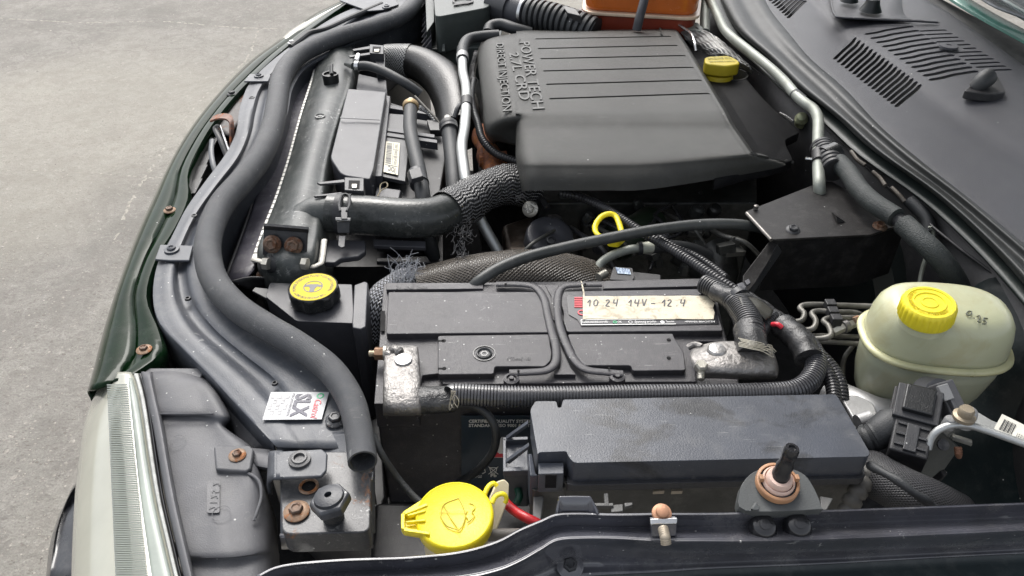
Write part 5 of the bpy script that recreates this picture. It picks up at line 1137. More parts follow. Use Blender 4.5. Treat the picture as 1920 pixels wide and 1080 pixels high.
for k_ in range(12):
    x0, y0 = rn3.uniform(985, 1330), rn3.uniform(365, 430); dx = rn3.uniform(30, 110)*rn3.choice((-1, 1)); m_ = k_ % 3
    pts = [(x0, y0, -62), (x0+dx*.3, y0+rn3.uniform(4, 18), -48), (x0+dx*.7, y0+rn3.uniform(20, 40), -46), (x0+dx, y0+rn3.uniform(44, 80), -66)]
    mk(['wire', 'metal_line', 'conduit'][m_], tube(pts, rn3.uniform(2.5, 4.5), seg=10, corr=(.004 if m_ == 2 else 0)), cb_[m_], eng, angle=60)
for k_ in range(7):
    x, y = rn3.uniform(1000, 1390), rn3.uniform(368, 480)
    mk('casting_lug', box(P(x, y, rn3.uniform(-62, -46)), rn3.uniform(.012, .03), rn3.uniform(.008, .02), rn3.uniform(.006, .014), u=(1, rn3.uniform(-.6, .6), rn3.uniform(-.3, .3)), v=(0, 1, rn3.uniform(-.5, .5))), rn3.choice((ebm, cb_[1], plastic_deep)), eng, bevel=.0012)
hexbolt(eng, (994, 392, -30), 9, zinc, zinc, d=(-.3, -.8, .5))
for x, y in ((1012, 372), (1022, 384)): mk('ribbed_plug', tube([(x-6, y-10, -30), (x+4, y+8, -36)], 7, seg=12, corr=.003), plastic_deep, eng)
single('lower_steel_pipe', tube([(1134, 516, -46), (1122, 506, -40), (1128, 492, -34), (1150, 478, -28), (1180, 468, -26), (1196, 466, -26)], 8.5, seg=18), alu_green, 'short bent grey metal pipe behind the battery', 'pipe')
pf = thing('pipe_fitting', 'white and steel quick fitting joined to a dark hose behind the battery', 'fitting', P(1210, 465, -40))
mk('white_sleeve', tube([(1196, 466, -26), (1224, 463, -26)], 11, seg=20, smooth=False), M('off_white_fitting', (0.45, 0.46, 0.38), .4, var=.15, dust=.15), pf)
mk('fitting_band', tube([(1196, 466, -26), (1203, 465.5, -26)], 13, seg=20, smooth=False), steel_dark, pf)
mk('hose_end', tube([(1222, 463, -26), (1250, 462, -30), (1290, 466, -44), (1330, 480, -60)], 12.5, seg=20), rubber, pf)
se = thing('pressure_sensor', 'small black sensor block with blue and white sticker behind the battery', 'sensor', P(1165, 520, -50))
mk('sensor_body', prism(roundpoly(PP([(1143, 524, -8), (1150, 500, -8), (1186, 502, -8), (1190, 520, -8), (1186, 526, -8)]), .002), -24, world=True), plastic_deep, se, bevel=.0015)
mk('sensor_label', slab([(1154, 502, -7.4), (1180, 505, -7.4), (1183, 515, -7.4), (1158, 513, -7.4)], .0004, off=.0006), M('pale_blue_label', (.45, .55, .66), .4, bump=0), se)
textquad('PC DTG', P(1157, 511, -7), P(1181, 513, -7), P(1155, 503.5, -7), .0001, M('blue_print', (.03, .07, .2), .4), se, off=.0012)
mk('plug', prism(PP([(1186, 508, -16), (1240, 514, -16), (1240, 534, -16), (1186, 532, -16)]), -40, world=True), plastic_deep, se, bevel=.002)
mk('connector_ring', tube([(1122, 520, -18), (1136, 512, -18)], 8, seg=14, smooth=False), zinc, se)

# long hose and corrugated loom crossing over the gap
single('vacuum_hose', tube([(880, 548, -18), (892, 532, -4), (930, 506, 4), (985, 483, 8), (1060, 464, 10), (1140, 447, 12), (1220, 432, 14), (1300, 422, 14), (1360, 420, 12), (1412, 424, 6), (1440, 432, -4)], 11, seg=22, step=.006), hose_m if False else M('matt_hose_rubber', (0.034, 0.037, 0.036), 0.4, var=.2, dust=.1, speck=.05), 'long smooth black rubber hose sweeping from the battery to the right hand bracket', 'hose')
single('engine_loom_conduit', tube([(1050, 362, -10), (1090, 370, -10), (1130, 388, -8), (1165, 410, -6), (1200, 433, -4), (1240, 456, -2), (1280, 480, 0), (1320, 506, 4), (1356, 530, 6), (1385, 548, 6)], 8.2, seg=18, corr=.0042, cdepth=.2), corr_m, 'corrugated black loom running diagonally under the long hose to the battery corner', 'conduit', angle=60)
single('branch_conduit', tube([(1225, 438, -14), (1262, 462, -12), (1300, 478, -10), (1335, 500, -8), (1362, 522, -6)], 7, seg=14, corr=.0042, cdepth=.2), corr_m, 'second thinner corrugated loom alongside the diagonal one', 'conduit', angle=60)

# ================================================================== BATTERY
bt = thing('battery', 'black car battery with grooved lid, carry straps and handwritten tape label', 'battery', P(1040, 650, -170))
body = PP([(703, 760, -14), (722, 531, -14), (1332, 523, -14), (1396, 750, -14)])
mk('case', prism(roundpoly(body, .003), -168, world=True), plastic_batt, bt, bevel=.002, bseg=2)
mk('lid_rim', prism(roundpoly(PP([(701, 757, -8), (711, 640, -8), (719, 532, -8), (905, 530, -4), (905, 533, -4), (1130, 533, -4), (1134, 526, -4), (1330, 521, -4), (1345, 560, -8), (1362, 640, -8), (1300, 640, -8), (1306, 716, -8), (1200, 716, -8), (950, 720, -8), (830, 720, -8), (826, 700, -8), (792, 704, -8), (784, 757, -8)]), .0015), -40, world=True), plastic_batt, bt, bevel=.0012)
def lidpanel(pts, z=0, zb=-9, r=.003, nm='lid_panel'):
    return mk(nm, prism(roundpoly(PP(pts, z), r), zb, world=True), plastic_batt, bt, bevel=.0011, bseg=2)
lidpanel([(724, 626), (728, 547), (1004, 547), (1014, 556), (1020, 574), (1026, 590), (1030, 608), (1031, 623)])
lidpanel([(821, 629), (1031, 626), (1032, 645), (1035, 662), (1033, 676), (1022, 687), (928, 687), (926, 701), (821, 702)], -1)
lidpanel([(1063, 622), (1056, 600), (1057, 586), (1052, 570), (1052, 546), (1334, 541), (1356, 620)])
lidpanel([(1064, 626), (1262, 625), (1264, 632), (1282, 660), (1286, 694), (1186, 695), (1183, 685), (1092, 685), (1082, 674), (1076, 656), (1070, 644)], -1)
lidpanel([(725, 530), (906, 530), (906, 541), (724, 543)], -2, -9, .001, 'rear_strip')
lidpanel([(1131, 530), (1320, 524), (1326, 536), (1131, 541)], -2, -9, .001, 'rear_strip')
lidpanel([(1022, 534), (1048, 534), (1041, 548), (1041, 600), (1036, 600), (1034, 556)], -3, -9, .001, 'centre_web')
lidpanel([(1050, 650), (1052, 650), (1070, 690), (1080, 702), (1038, 702), (1050, 690)], -3, -9, .001, 'centre_web')
def handle(pts):
    o = mk('carry_strap', tube([(x, y, 1) for x, y in pts], 7.5, seg=14, step=.004, flat=.45), plastic_batt, bt, angle=60)
    return o
handle([(930, 533), (975, 533), (1004, 539), (1020, 560), (1027, 590), (1034, 620), (1042, 650), (1042, 678), (1026, 694), (990, 698), (955, 699)])
handle([(1128, 533), (1085, 534), (1056, 538), (1046, 556), (1046, 590), (1052, 620), (1063, 648), (1078, 676), (1100, 693), (1135, 698), (1168, 701)])
for x, y in ((959, 708), (1158, 704)):
    c = P(x, y, 2); k = px(c, 12)
    mk('strap_pivot', lathe(c, [(k*1.3, -.01), (k*1.25, -.001), (k*.8, .0), (k*.7, -.002), (k*.4, -.002), (k*.35, .0005), (.0003, .0005)], seg=26), plastic_batt, bt, angle=50)
for x, y in ((948, 532), (972, 695), (1097, 532), (1142, 690)):
    c = P(x, y, 5); k = px(c, 2.4); mk('peg_hole', lathe(c, [(k, -.001), (k*.95, .0002), (.0002, .0002)], seg=14), gap_m, bt)
# vent plug
c = P(908, 663, -1); k = px(c, 21)
pg = mk('vent_plug', lathe(c, [(k, -.001), (k, .0009), (k*.93, .0009), (k*.9, -.0003), (k*.74, -.0003), (k*.70, .0014), (k*.6, .0018), (k*.5, .0006), (k*.44, -.001), (.0003, -.001)], seg=44), capb, bt, angle=50)
mk('plug_socket', lathe(c+Vector((0, 0, -.0008)), [(k*.40, 0), (k*.38, .0012), (k*.22, .0012), (k*.2, 0), (.0003, 0)], seg=6), capb, pg, smooth=False)
for x, y in ((832, 639), (833, 691)):
    c = P(x, y, -1); k = px(c, 4.2); mk('keyhole', lathe(c, [(k, 0), (k*.95, .0004), (.0003, .0004)], seg=18), gap_m, bt)
    mk('keyhole_slot', slab([(821, y-1, -1), (832, y-1, -1), (832, y+1.4, -1), (821, y+1.4, -1)], .0005, off=.0004), gap_m, bt)
for y in (641, 675):
    mk('recess_hole', lathe(P(1254, y-4, -.6), [(.0022, 0), (.002, .0004), (.0002, .0004)], seg=14), gap_m, bt)
textquad('21  LN5  240R', P(742, 541, -1.6), P(802, 541, -1.6), P(743, 535, -1.6), .0002, M('embossed_grey', (.07, .07, .075), .4), bt)
textquad('KCC-IN-E 1151', P(950, 675, -.6), P(994, 675, -.6), P(951, 669, -.6), .0003, bpy.data.materials['embossed_grey'], bt)
mk('terminal_well', prism(PP([(722, 634, -20), (818, 634, -20), (818, 700, -20), (720, 700, -20)]), -30, world=True), plastic_batt, bt)
mk('side_slot', slab([(714, 584, -6), (722, 584, -6), (721, 622, -6), (713, 622, -6)], .001, off=.001), gap_m, bt)
# printed label and masking tape
lab = mk('top_label', slab([(1062, 556, .3), (1336, 552, .3), (1348, 608, .3), (1090, 612, .3), (1083, 600, .3), (1066, 590, .3)], .0004, off=.0006), M('label_black', (.018, .018, .022), .25, coat=.3, bump=0), bt, label='black printed battery label')
for k_ in range(6): mk('warning_bar', slab([(1077, 558+k_*3.4, .8), (1092, 558+k_*3.4, .8), (1092, 560+k_*3.4, .8), (1077, 560+k_*3.4, .8)], .0002, off=.0008), red_p, lab)
c = P(1091, 586, 1.4); mk('warning_ring', ring(c, px(c, 5.5), px(c, 8), .0003, 28), red_p, lab)
mk('label_border', G([P(x, y, 1.4) for x, y in ((1089, 599), (1266, 598), (1266, 599.2), (1090, 600.2), (1090, 608.2), (1267, 606.5), (1267, 607.8), (1090, 609.4), (1089, 600), (1090, 600), (1091, 609), (1090, 609))], [(0, 3, 2, 1), (4, 7, 6, 5), (8, 11, 10, 9)]), white_p, lab, smooth=False)
textquad('Ladezustandskontrolle :', P(1092, 606.3, 1), P(1142, 606, 1), P(1092, 602, 1), .0001, white_p, lab, off=.0006)
textquad('OK', P(1158, 606, 1), P(1166, 606, 1), P(1158, 602, 1), .0001, white_p, lab, off=.0006)
textquad('Spannung pruefen', P(1190, 606, 1), P(1230, 605.6, 1), P(1190, 601.6, 1), .0001, white_p, lab, off=.0006)
textquad('Tauschen', P(1248, 605.4, 1), P(1264, 605.2, 1), P(1248, 601.4, 1), .0001, white_p, lab, off=.0006)
textquad('HINWEIS BEACHTEN', P(1284, 605.4, 1), P(1340, 605.2, 1), P(1284, 602.2, 1), .0001, white_p, lab, off=.0006)
for x, cm, inn in ((1153, green_p, .5), (1182, white_p, .75), (1242, white_p, .1)):
    c = P(x, 603.8, 1.5); mk('state_dot', ring(c, px(c, 4*inn), px(c, 4), .0002, 20), cm, lab)
rt = random.Random(4); top_, bot_ = [], []
for i in range(13):
    t = i/12; top_.append(P(1094+t*228, 555.5+rt.uniform(-.5, .5)-t*1.5, 2)); bot_.append(P(1094+t*244, 597.5+rt.uniform(-.5, .5)+t*.5, 2))
top_.append(P(1330, 557, 2)); bot_[-1] = P(1338, 598, 2); right = [P(1334, 563, 2), P(1340, 568, 2), P(1337, 577, 2), P(1340, 586, 2)]
poly = top_+right+bot_[::-1]
tape = mk('tape_strip', G(poly+[p-Vector((0, 0, .0012)) for p in poly], [tuple(range(len(poly)))[::-1], tuple(range(len(poly), 2*len(poly)))]+[(i, i+len(poly), (i+1) % len(poly)+len(poly), (i+1) % len(poly)) for i in range(len(poly))]), M('masking_tape', (.62, .56, .43), .5, var=.12, vs=40, stain=.55, stcol=(.22, .17, .10), sts=90, big=.1, bigs=60, bump=.3), bt, smooth=False, label='torn cream masking tape')
mk('tape_tail', slab([(1089, 527, 3), (1091, 527, 3), (1096, 548, 2.6), (1098, 598, 2.4), (1093, 598, 2.4), (1093, 548, 2.6)], .0006), bpy.data.materials['masking_tape'], tape)
ink = flatcol('marker_ink', (.02, .02, .03), .4)
def stroke(pts, w_=1.0):
    return tube([(x, y, 2.25) for x, y in pts], w_, seg=6, smooth=False, flat=.3)
HW = []
def ch(strokes, x, y, s, it=.12):
    for st in strokes: HW.append(stroke([(x+(a+it*b)*s, y-b*s) for a, b in st], 1.35))
D1 = [[(.0, .55), (.35, 1), (.35, 0)]]; D0 = [[(.1, .2), (.05, .7), (.35, 1), (.65, .7), (.6, .2), (.3, 0), (.1, .2)]]
D2 = [[(.0, .8), (.3, 1), (.55, .75), (.0, .0), (.65, .0)]]; D4 = [[(.1, 1), (.0, .45), (.6, .5)], [(.6, 1), (.5, 0)]]; DV = [[(0, 1), (.3, 0), (.6, 1.05)]]
DM = [[(0, .4), (.6, .4)]]; DP = [[(.1, .05), (.2, .05)]]
for chs, x in ((D1, 1101), (D0, 1112), (DP, 1129), (D2, 1135), (D4, 1149), (D1, 1178), (D4, 1189), (DV, 1203), (DM, 1220), (D1, 1241), (D2, 1251), (DP, 1267), (D4, 1275)):
    ch(chs, x, 574, 12.5)
mk('handwriting', join(*[G(g.v, g.f) for g in HW]), ink, tape, label='handwritten marker reading 10.24 14V - 12.4')
# front face print
Yf = P(800, 762, -14).y-.0012
def fq(pts, nm, mt, parent=bt, o=0.0, th=.0004):
    q = [PY(x, y, Yf-o) for x, y in pts]; n = len(q)
    return mk(nm, G(q+[p+Vector((0, th, 0)) for p in q], [tuple(range(n)), tuple(range(2*n-1, n-1, -1))]+[(i, i+n, (i+1) % n+n, (i+1) % n) for i in range(n)]), mt, parent, smooth=False)
fl = fq([(865, 780), (1060, 780), (1060, 910), (865, 910)], 'front_label', M('slate_label', (.022, .035, .050), .35, var=.2, bump=0), label=None) if False else fq([(865, 780), (1060, 780), (1060, 910), (865, 910)], 'front_label', M('slate_label', (.022, .035, .050), .35, var=.2, bump=0))
def ft(s, x0, x1, yb, yt, mt=white_p, fat=0.0): return textquad(s, PY(x0, yb, Yf-.0005), PY(x1, yb, Yf-.0005), PY(x0, yt, Yf-.0005), .0001, mt, fl, off=.0003, fat=fat)
ft('CERTIFIED   QUALITY SYSTEM', 879, 998, 792, 786.5, fat=.02)
ft('STANDARD   ISO 9001 & IATF', 879, 998, 800, 794.5, fat=.02)
fq([(921, 858), (940, 820), (956, 820), (956, 858)], 'white_flash', white_p, fl, .0004)
fq([(921, 857.5), (956, 857.5), (956, 851), (936, 851), (930, 846)], 'red_flash', red_p, fl, .0007)
ft('RECYCLE', 885, 903, 895, 891); ft('Pb', 920, 931, 894, 888, fat=.01)
for pts in ([(918, 877), (921, 887), (929, 887), (932, 877), (918, 877)], [(916, 875), (934, 889)], [(934, 875), (916, 889)]):
    mk('bin_icon', tube([PY(x, y, Yf-.001) for x, y in pts], .00035, seg=5, world=True, smooth=False), white_p, fl)
for pts in ([(886, 888), (890, 880), (896, 888), (888, 889)], [(893, 880), (899, 876), (903, 884), (898, 889)], [(903, 877), (908, 876), (910, 886), (904, 888)]):
    mk('recycle_icon', tube([PY(x, y, Yf-.001) for x, y in pts], .0004, seg=5, world=True, smooth=False), white_p, fl)
ty = thing('battery_tray', 'black plastic battery tray edge below the battery', 'tray', P(780, 960, -190))
mk('tray_base', prism(PP([(690, 985, -160), (700, 930, -160), (1000, 925, -160), (1010, 1010, -160), (830, 1020, -160), (740, 1010, -160)]), -178, world=True), plastic_deep, ty, bevel=.003)
mk('tray_wall', prism(PP([(692, 790, -110), (712, 780, -110), (722, 930, -110), (712, 960, -110), (694, 960, -110)]), -175, world=True), plastic_deep, ty, bevel=.002)

# --- battery clamps
nc = thing('battery_clamp', 'crusty silver battery terminal clamp with copper bolt on the left post', 'terminal clamp', P(755, 700, -10), 'battery terminal clamps')
g = patch([[(722, 654, 4), (724, 650, 12), (750, 647, 14), (780, 649, 12), (784, 652, 4)], [(720, 690, 4), (722, 690, 14), (752, 690, 16), (784, 690, 14), (788, 690, 4)], [(719, 735, 4), (721, 735, 13), (754, 736, 15), (786, 735, 13), (789, 735, 3)],
           [(719, 762, 0), (721, 762, 8), (754, 763, 10), (787, 762, 8), (790, 762, 0)], [(719, 776, -6), (721, 777, -2), (754, 778, 0), (787, 777, -2), (790, 776, -8)], [(720, 778, -16), (722, 780, -16), (754, 780, -16), (786, 780, -16), (788, 778, -16)]], 8, 8)
mk('clamp_plate', g, lead, nc, solid=.004, angle=80)
c = P(756, 674, 17); k = px(c, 17); mk('post', lathe(c, [(k, -.01), (k*.97, -.0002), (k*.9, .0008), (.0003, .0012)], seg=28), M('lead_post', (.42, .42, .42), .35, metal=.7, var=.25, vs=60, dust=.2), nc, angle=50)
mk('clamp_ear', tube([(728, 668, 10), (738, 656, 14), (752, 662, 15)], 9, seg=12, rfun=lambda t, s: 1+.2*math.sin(s*900)), lead, nc)
nut = mk('clamp_bolt', tube([(692, 663, 6), (704, 663, 6)], 6, seg=16, smooth=False, corr=.0016), M('corroded_thread', (.45, .38, .27), .5, metal=.4, var=.3, vs=90), nc)
mk('clamp_nut', tube([(703, 663, 6), (721, 663, 6)], 13, seg=6, smooth=False), M('copper_nut_metal', (.30, .18, .11), .4, metal=.6, var=.3, vs=80, dust=.2), nc, smooth=False, bevel=.0005)
mk('nut_washer', tube([(720, 663, 6), (725, 663, 6)], 15, seg=20, smooth=False), zinc, nc)
mk('taped_joint', tube([(786, 750, 2), (810, 750, 2), (835, 749, 2), (850, 747, 2)], 30, seg=20, flat=.75, rfun=lambda t, s: 1+.04*math.sin(s*700)-.12*max(0, t-.8)), M('crushed_tape', (.055, .055, .055), .25, metal=.3, var=.7, vs=70, big=1.4, bigs=90, speck=.1), nc, angle=60)
gs = G()
for k_ in range(5):
    a = k_*1.3; pts = [PY(846+6*math.sin(a+q*.9)+k_*2, 730+q*9+3*math.cos(a*q), P(848, 762, 12).y-.006+.002*math.sin(q*2+a)) for q in range(5)]
    gs.add(tube(pts, .0004, seg=5, world=True))
gs.uv = None; st = mk('string_tie', gs, M('dirty_string', (.35, .32, .26), .6, bump=0), nc)
single('battery_ground_conduit', tube([(846, 742, 12), (860, 740, 12), (950, 744, 10), (1080, 744, 8), (1220, 741, 8), (1340, 740, 8), (1430, 738, 8), (1490, 732, 10), (1522, 708, 12), (1530, 676, 14), (1518, 650, 14), (1500, 630, 14)], 21, seg=26, corr=.0030, cdepth=.13), M('grey_sheen_conduit', (.060, .060, .064), .24, var=.12, coat=.5, dust=.03), 'thick glossy corrugated conduit lying along the front of the battery', 'conduit', angle=60)
single('negative_branch_cable', tube([(848, 760, 2), (880, 758, 2), (912, 775, -4), (929, 806, -16), (925, 845, -40), (895, 882, -70), (860, 905, -100)], 8, seg=16), rubber, 'curved black cable looping down from the taped left terminal', 'cable')
single('washer_feed_cable', tube([(700, 815, 10), (716, 852, 0), (745, 895, -20), (775, 930, -30), (800, 950, -34)], 6.5, seg=16), rubber, 'thin black hose running from the foam seal towards the yellow washer cap', 'hose')
pcx = thing('battery_clamp', 'wide crusty silver terminal clamp on the right post under taped cables', 'terminal clamp', P(1370, 680, -10), 'battery terminal clamps')
g = patch([[(1300, 652, 10), (1340, 641, 18), (1400, 640, 20), (1438, 644, 18), (1446, 650, 8)], [(1294, 664, 14), (1340, 655, 22), (1400, 656, 22), (1444, 662, 20), (1454, 668, 8)], [(1296, 680, 14), (1340, 678, 22), (1400, 678, 22), (1450, 684, 18), (1460, 690, 4)], [(1306, 700, 10), (1345, 700, 16), (1400, 702, 15), (1452, 704, 10), (1458, 706, 0)], [(1312, 710, -4), (1345, 710, -2), (1400, 712, -2), (1448, 712, -4), (1454, 710, -10)]], 8, 8)
mk('clamp_plate', g, lead, pcx, solid=.004, angle=80)
c = P(1344, 657, 22); k = px(c, 19); mk('post', lathe(c, [(k, -.01), (k*.95, .001), (k*.8, .003), (k*.3, .0045), (.0003, .0045)], seg=26), M('resin_dome', (.34, .33, .32), .2, metal=.5, var=.5, vs=90, coat=.5, big=.5, bigs=80), pcx)
mk('clamp_bolt', tube([(1314, 712, 12), (1315, 690, 16)], 7, seg=14, smooth=False, corr=.0018), zinc, pcx)
mk('bolt_head', lathe(P(1314, 688, 18), [(px(c, 12), -.002), (px(c, 12), .004), (px(c, 9), .006), (.0003, .006)], seg=6, d=(0, -.3, 1)), zinc, pcx, smooth=False)
mk('clamp_ear', tube([(1290, 652, 8), (1302, 646, 12), (1316, 650, 14)], 6, seg=10), lead, pcx)

# ================================================================== CABLE HARNESS AT THE RIGHT OF THE BATTERY
hz = thing('cable_harness', 'bundle of taped and corrugated cables bending round the right end of the battery', 'cable harness', P(1450, 620, -60))
def seg_(nm, pts, r, mt, corr=0, **k): return mk(nm, tube(pts, r, seg=20, corr=corr, cdepth=.16, step=None if corr else .004, **k), mt, hz, angle=60)
seg_('corrugated_run', [(1320, 532, 10), (1345, 545, 14), (1370, 562, 18), (1388, 585, 20), (1398, 610, 22)], 19, corr_m, .0036)
seg_('corrugated_run', [(1385, 572, 20), (1400, 596, 26), (1408, 620, 28), (1410, 640, 26)], 25, corr_m, .0036)
seg_('taped_run', [(1404, 618, 26), (1408, 640, 26), (1412, 660, 22)], 29, tape_m, rfun=lambda t, s: 1+.04*math.sin(s*500))
seg_('taped_run', [(1340, 546, 16), (1364, 556, 20), (1386, 562, 22), (1410, 572, 20), (1440, 590, 14)], 17, tape_m, rfun=lambda t, s: 1+.06*math.sin(s*400))
seg_('taped_run', [(1396, 560, 12), (1424, 576, 12), (1452, 596, 10), (1480, 618, 8), (1500, 640, 6)], 16, tape_m, rfun=lambda t, s: 1+.06*math.sin(s*330))
seg_('corrugated_run', [(1452, 592, 14), (1440, 604, 16), (1428, 622, 16), (1420, 640, 10)], 12, corr_m, .0034)
seg_('taped_run', [(1466, 610, 18), (1490, 630, 20), (1506, 650, 20), (1516, 672, 18)], 24, tape_m, rfun=lambda t, s: 1+.05*math.sin(s*400))
seg_('corrugated_run', [(1518, 660, 10), (1545, 690, 8), (1560, 720, 4), (1566, 760, 0)], 13, corr_m, .0036)
seg_('corrugated_run', [(1500, 640, 2), (1536, 664, 0), (1562, 692, -4), (1576, 722, -8), (1580, 752, -14)], 12, corr_m, .0036)
mk('cable_tie', tube([(1372, 554, 24), (1384, 540, 24), (1394, 532, 22)], 5, seg=8, flat=.4), plastic, hz)
mk('tie_head', slab([(1382, 532, 34), (1392, 528, 34), (1400, 538, 34), (1390, 546, 34)], .006), plastic_shroud, hz, bevel=.0008)
mk('tie_tail', slab([(1396, 526, 34), (1404, 522, 34), (1408, 530, 34), (1401, 534, 34)], .003), plastic_shroud, hz, bevel=.0006)
mk('tie_band', tube([(1381, 553, 23), (1388, 560, 23)], 21, seg=20, smooth=False), plastic, hz)
mk('tape_flag', patch([[(1384, 556, 36), (1420, 560, 30), (1450, 582, 26)], [(1392, 572, 38), (1424, 576, 34), (1446, 592, 28)], [(1398, 584, 36), (1420, 586, 34), (1436, 600, 28)]], 5, 5), M('peeling_tape', (.05, .048, .04), .35, var=.3, big=.5, bigs=50), hz, solid=.0006)
mk('red_wire', tube([(1448, 608, 24), (1458, 608, 28), (1466, 614, 26)], 4.5, seg=10), red_p, hz)
gs = G()
rs_ = random.Random(8)
for k_ in range(7):
    y0 = 634+k_*2.5
    gs.add(tube([(1386+rs_.uniform(-3, 3), y0, 34), (1408, y0+5, 40), (1430, y0+10, 36), (1446, y0+14+rs_.uniform(-4, 6), 28), (1452+rs_.uniform(-6, 8), y0+20, 22)], .8, seg=5))
gs.uv = None; mk('string_tie', gs, M('pale_string', (.45, .42, .34), .6, bump=0), hz)
# ================================================================== FUSE BOX
fb = thing('fuse_box', 'long black fuse box with worn grey lid in front of the battery', 'fuse box', P(1300, 850, -120))
lid = PP([(994, 768, 36), (1004, 752, 36), (1043, 752, 36), (1046, 764, 36), (1052, 764, 36), (1056, 749, 36), (1568, 739, 36), (1632, 850, 36), (1626, 856, 36), (1076, 868, 36), (1066, 856, 36), (1062, 846, 36), (1012, 848, 36), (1008, 852, 36)])
mk('lid', prism(roundpoly(lid, [.004, .002, .002, .001, .001, .002, .004, .006, .003, .004, .002, .002, .002, .003]), 6, world=True), plastic_lid, fb, bevel=.0035, bseg=3, label='scuffed grey black fuse box lid')
rimp = PP([(1056, 902, 6), (1052, 780, 6), (1570, 772, 6), (1636, 884, 6), (1634, 890, 6)])
fr_ = PP([(1061, 904, 10), (1066, 880, 10), (1628, 868, 10), (1630, 886, 10), (1620, 890, 10), (1075, 910, 10)])
fr_ = [PD(*q, 36, 13) for q in ((1064, 872), (1068, 845), (1634, 838), (1638, 856), (1628, 862), (1078, 875))]
mk('lid_flange', prism(roundpoly(fr_, .002), 5, world=True), plastic, fb, bevel=.0012)
mk('box_body', prism(PP([(1010, 905, 4), (1000, 800, 4), (1575, 790, 4), (1636, 884, 4)]), -110, world=True), M('box_grey', (.050, .050, .046), .5, var=.3, dust=.2, ds=30, stain=.3), fb, bevel=.002)
mk('left_end', prism(roundpoly(PP([(993, 905, 2), (1000, 888, 2), (1060, 888, 2), (1060, 915, 2), (1000, 920, 2)]), .002), -110, world=True), bpy.data.materials['box_grey'], fb, bevel=.001)
# latch column and left pocket
lt_ = mk('lid_latch', prism(roundpoly([PD(*q, 36, 25) for q in ((1010, 872), (1010, 850), (1058, 850), (1058, 871))], .001), 2, world=True), plastic_lid, fb, bevel=.0012)
mk('latch_gap', box(PD(1034, 872, 36, 17)+Vector((0, -.0006, 0)), .009, .001, .016), gap_m, lt_)
mk('latch_post', prism(PP([(990, 850, 22), (998, 850, 22), (1004, 886, 18), (1010, 892, 18), (994, 892, 18)]), -20, world=True), plastic_lid, fb, bevel=.0012)
mk('pocket', prism(roundpoly(PP([(945, 880, -8), (944, 824, -8), (990, 822, -8), (992, 880, -8)]), .002), -60, world=True), plastic_lid, fb, bevel=.0016)
mk('pocket_rim', join(slab([(943, 822, -2), (949, 822, -2), (949, 882, -2), (943, 882, -2)], .006), slab([(943, 876, -2), (992, 874, -2), (992, 882, -2), (943, 884, -2)], .006), slab([(943, 820, -2), (990, 818, -2), (990, 824, -2), (943, 826, -2)], .006)), plastic_lid, fb, bevel=.0006)
for a in ([(948, 824, -2), (990, 794, 22), (990, 800, 18), (954, 826, -4)], [(948, 868, -2), (992, 836, 20), (992, 842, 16), (956, 870, -4)]):
    mk('gusset', slab(a, .004), plastic_lid, fb, bevel=.0005)
# clutter below the box
cl_ = M('grey_nylon', (.10, .10, .098), .45, var=.25, dust=.15)
mk('box_foot', prism(PP([(1000, 928, -6), (1010, 922, -6), (1020, 932, -6), (1012, 990, -10), (998, 990, -10)]), -90, world=True), cl_, fb, bevel=.001)
for pts, m_ in (([(1026, 908, -2), (1046, 906, -2), (1046, 912, -2), (1026, 914, -2)], cl_), ([(1112, 944, 14), (1150, 944, 14), (1150, 950, 14), (1112, 950, 14)], cl_), ([(1132, 926, 16), (1140, 925, 16), (1142, 950, 14), (1134, 950, 14)], cl_), ([(1146, 948, 12), (1168, 946, 12), (1168, 960, 12), (1146, 962, 12)], cl_), ([(1170, 944, 14), (1186, 943, 14), (1186, 948, 14), (1172, 952, 14)], cl_),
                ([(1226, 915, -6), (1244, 914, -6), (1246, 922, -6), (1224, 923, -6)], M('buff_nylon', (.38, .33, .26), .5)), ([(1260, 914, -6), (1278, 913, -6), (1280, 922, -6), (1258, 923, -6)], bpy.data.materials['buff_nylon'])):
    mk('moulded_clip', slab(pts, .004, off=.001), m_, fb, bevel=.0006)
mk('right_clip', join(slab([(1538, 930, 12), (1562, 934, 12), (1550, 956, 12), (1540, 956, 12)], .004)), cl_, fb, bevel=.0006)

# ================================================================== BONNET ADJUSTER ON THE WING (grey post with ring)
ba = thing('bonnet_rest', 'grey plastic mount with tan ring and black rubber post on the near wing edge', 'bonnet rest', P(1462, 940, 30))
sh = []
for x, y in ((1398, 957), (1388, 920), (1400, 896), (1420, 882), (1450, 875), (1480, 878), (1508, 890), (1526, 915), (1540, 950), (1530, 955)):
    sh.append((x, y, 62-(y-875)*.10))
shw = spline(PP(sh), 4, closed=True); nn_ = (shw[8]-shw[0]).cross(shw[20]-shw[0]).normalized(); nn_ = nn_ if nn_.z > 0 else -nn_
nS = len(shw)
mk('mount_body', G(shw+[p-nn_*.012 for p in shw], [tuple(range(nS)), tuple(range(2*nS-1, nS-1, -1))]+[(i, i+nS, (i+1) % nS+nS, (i+1) % nS) for i in range(nS)]), M('mount_grey', (.075, .080, .080), .5, var=.15, dust=.08), ba, bevel=.003, bseg=3)
mk('mount_rib', slab([(1410, 952, 58), (1418, 940, 60), (1426, 952, 58), (1424, 957, 57), (1412, 957, 57)], .006), bpy.data.materials['mount_grey'], ba, bevel=.001)
c = P(1458, 905, 62); K = px(c, 1); dd = (0, -.18, 1)
tan_m = M('tan_ring_plastic', (.36, .19, .10), .4, var=.2, vs=50, dust=.1)
mk('tan_ring', lathe(c, [(K*40, -.003), (K*40, .0015), (K*38, .0024), (K*34, .0024), (K*33, -.001)], d=dd, seg=40, closed=False), tan_m, ba, angle=50)
mk('well_floor', lathe(c, [(K*33, .0012), (.0003, .0012)], d=dd, seg=32, closed=False), steel_dark, ba)
